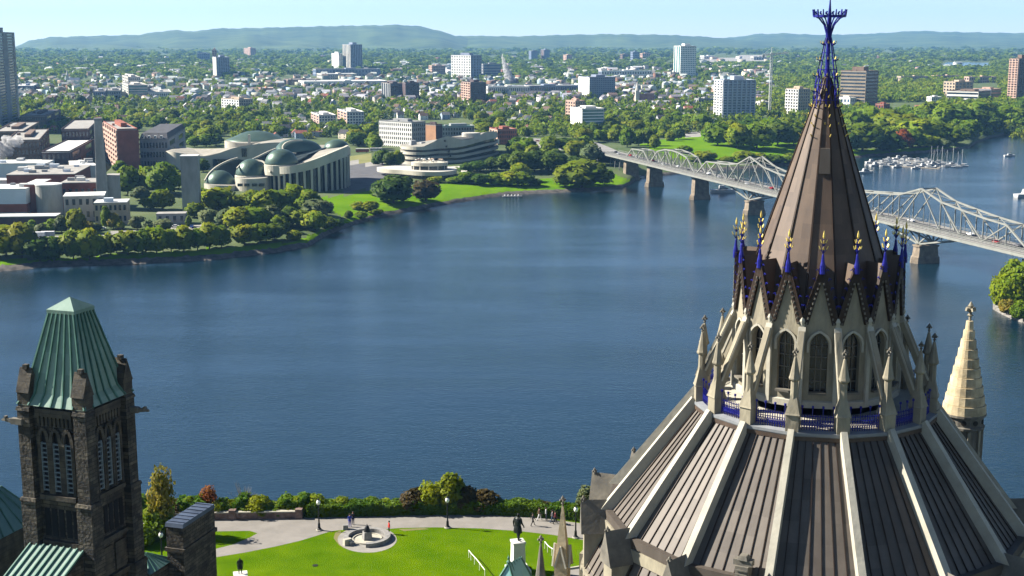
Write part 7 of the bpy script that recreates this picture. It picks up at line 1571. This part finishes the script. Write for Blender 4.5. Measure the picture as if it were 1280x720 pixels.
p = atY(646, 697, 107); CP = thing('copper_hip_roof', 'small turquoise copper hipped turret roof in front of the statue', 'turret', (p.x, p.y, 58)); zb_ = p.z - 4.6
def cp(a, b, z): v = Vector((p.x, p.y, 0)) + e1 * a + e2 * b; return Vector((v.x, v.y, z))
bq = [cp(-2.9, -3.4, zb_), cp(1.9, -3.4, zb_), cp(1.9, 2.2, zb_), cp(-2.9, 2.2, zb_)]; r0, r1_ = cp(-.3, -1.4, p.z), cp(.3, .2, p.z)
mb = MB(); mb.add(bq + [r0, r1_], [(0, 1, 4), (1, 2, 5, 4), (2, 3, 5), (3, 0, 4, 5)]); co2 = tinted_build(mb, 'roof', sheet_metal('turquoise_copper', (.14, .33, .33), (.25, .45, .43), .6, .1), CP, 4); mb = MB()
for q in bq: mb.beam(q, r0 if (q - r0).length < (q - r1_).length else r1_, .16, .16)
for t in (.2, .4, .6, .8): mb.beam(bq[0].lerp(bq[3], t), r0.lerp(r1_, t), .08, .1); mb.beam(bq[1].lerp(bq[2], t), r0.lerp(r1_, t), .08, .1)
mb.build('roof_seam_rib', GCS, co2); f = MB(); f.lathe([(.12, -.05), (.2, .15), (.05, .3), (.12, .5), (.02, .7)], r0, 8); f.build('finial', GCS, CP); MB().box(cp(-.5, -.6, (zb_ + 58) / 2), (4.5, 5.3, zb_ - 58), aS).build('wall', STONE, CP)
for pts, lab in (([(586, 697), (590, 702), (597, 710), (606, 722)], 'thin white handrail curving down the lawn edge beside the copper turret'), ([(681, 686), (686, 692), (694, 697), (704, 702)], 'thin white handrail between the two stone pinnacles')):
    mb = MB(); q = [L_(x, y, 0) for x, y in sm_poly(pts, 4)]
    for a, b in zip(q, q[1:]): mb.tube(a + Vector((0, 0, .95)), b + Vector((0, 0, .95)), .05, n=6)
    for v in q[::3]: mb.tube(v, v + Vector((0, 0, .95)), .035, n=6)
    tag(mb.build('handrail_frame', WH, origin=q[0]), lab, 'handrail')
# ------------------------------------------------------------------ labels that single each thing out
for ph, x, y in (('the marina', 1150, 205), ('the rocky point', 1262, 388), ('the ring memorial', 459, 674), ('the park lawn beyond the bridge', 862, 184), ('the bridge head', 760, 197), ('the riverside parking strip', 170, 290), ('the lamp post by the ring memorial', 399, 663), ('the lamp post before the tallest shrub', 560, 660), ('the red stone wall', 290, 650), ('the museum plaza', 455, 222), ('the floating dock', 640, 246), ('the long bend of the shore', 385, 310), ('the white box truck', 47, 298)): lm(ph, x, y)
ORD = ['', 'second ', 'third ', 'fourth ', 'fifth ', 'sixth ', 'seventh ', 'eighth ', 'ninth ', 'tenth ', 'eleventh ', 'twelfth ', 'thirteenth ', 'fourteenth ', 'fifteenth ', 'sixteenth ', 'seventeenth ', 'eighteenth ', 'nineteenth ', 'twentieth '] + ['twenty-%s ' % w for w in ('first', 'second', 'third', 'fourth', 'fifth', 'sixth', 'seventh', 'eighth', 'ninth')]
def autolabel(items):
    """items: (object, description); the nearest landmark and the side of it, then the rank by closeness"""
    groups = {}
    for o, desc in items:
        px, py = proj(ORG.get(o.name, tuple(o.location))); best = min([l for l in LM if len(l[0].split()) <= 5], key=lambda l: abs(l[1] - px) + 2.2 * abs(l[2] - py)); dx, dy = px - best[1], 2.2 * (py - best[2])
        rel = ('right of' if dx > 0 else 'left of') if abs(dx) > abs(dy) else ('in front of' if dy > 0 else 'behind')
        groups.setdefault((desc, rel, best[0]), []).append((abs(dx) + abs(dy), o))
    for (desc, rel, ph), l in groups.items():
        l.sort(key=lambda t: t[0])
        for i, (_, o) in enumerate(l): o['label'] = '%s %s %s%s' % (desc, rel, ph, '' if len(l) == 1 else ', %sclosest to it' % ORD[min(i, len(ORD) - 1)])
it = []
for o, kind, noun, h, wd, lab in TREES:
    if lab: continue
    sz = 'small' if h < 6.5 else 'tall' if h > 12.5 else 'medium'; it.append((o, '%s %s %s' % (sz if noun == 'tree' else 'low' if h < 3 else 'rounded', COLW[kind], noun)))
autolabel(it)
autolabel([(o, ('%s flat-roofed house' % wc) if sh == 3 else '%s house with %s roof' % (wc, {'dark': 'dark', 'brown': 'brown', 'red': 'red', 'light': 'pale', 'grey': 'grey'}[rc])) for o, wc, rc, sh in HOUSES])
cnt = {}
for o, c, place in CARS:
    i = cnt.setdefault((place, c), []); i.append(o)
for (place, c), l in cnt.items():
    where = dict(bridge='on the bridge, {}from the town end', road='in the lot by the bridge head, {}from the river bend', mill='on the riverside parking strip, {}from the mill')[place]
    for i, o in enumerate(l): o['label'] = '%s car %s' % (c, where.format(('first ' if i == 0 else ORD[i]) + ('%s one ' % c) if len(l) > 1 else 'the only %s one, counted ' % c)); 
    if len(l) == 1: l[0]['label'] = 'only %s car %s' % (c, dict(bridge='on the bridge roadway', road='in the parking lot by the bridge head', mill='on the riverside parking strip')[place])
rows_ = {}
for o, kind, lab in BOATS:
    if lab: continue
    rows_.setdefault((BROW[o.name][0], kind), []).append((BROW[o.name][1], o))
RN = ['in the marina row nearest the bridge', 'in the second marina row', 'in the third marina row', 'in the fourth marina row', 'in the marina row by the wooded shore']
for (rw, kind), l in rows_.items():
    l.sort(key=lambda t: t[0])
    for i, (_, o) in enumerate(l):
        if rw == 9: o['label'] = 'white sailboat with bare mast at the marina, %sfrom the motor boats' % ('first ' if i == 0 else ORD[i])
        else: o['label'] = 'white %s %s, %sfrom the spire' % ('big cruiser' if kind == 'big' else 'small motor boat', RN[rw], 'first ' if i == 0 else ORD[i])
for o in list(SC.objects):           # keep every label within sixteen words
    l = o.get('label')
    if l and len(l.split()) > 16: o['label'] = l.replace(' to the left of ', ' left of ').replace(' to the right of ', ' right of ').replace(', closest to it', ' (closest)').replace(' closest to it', ' closest')
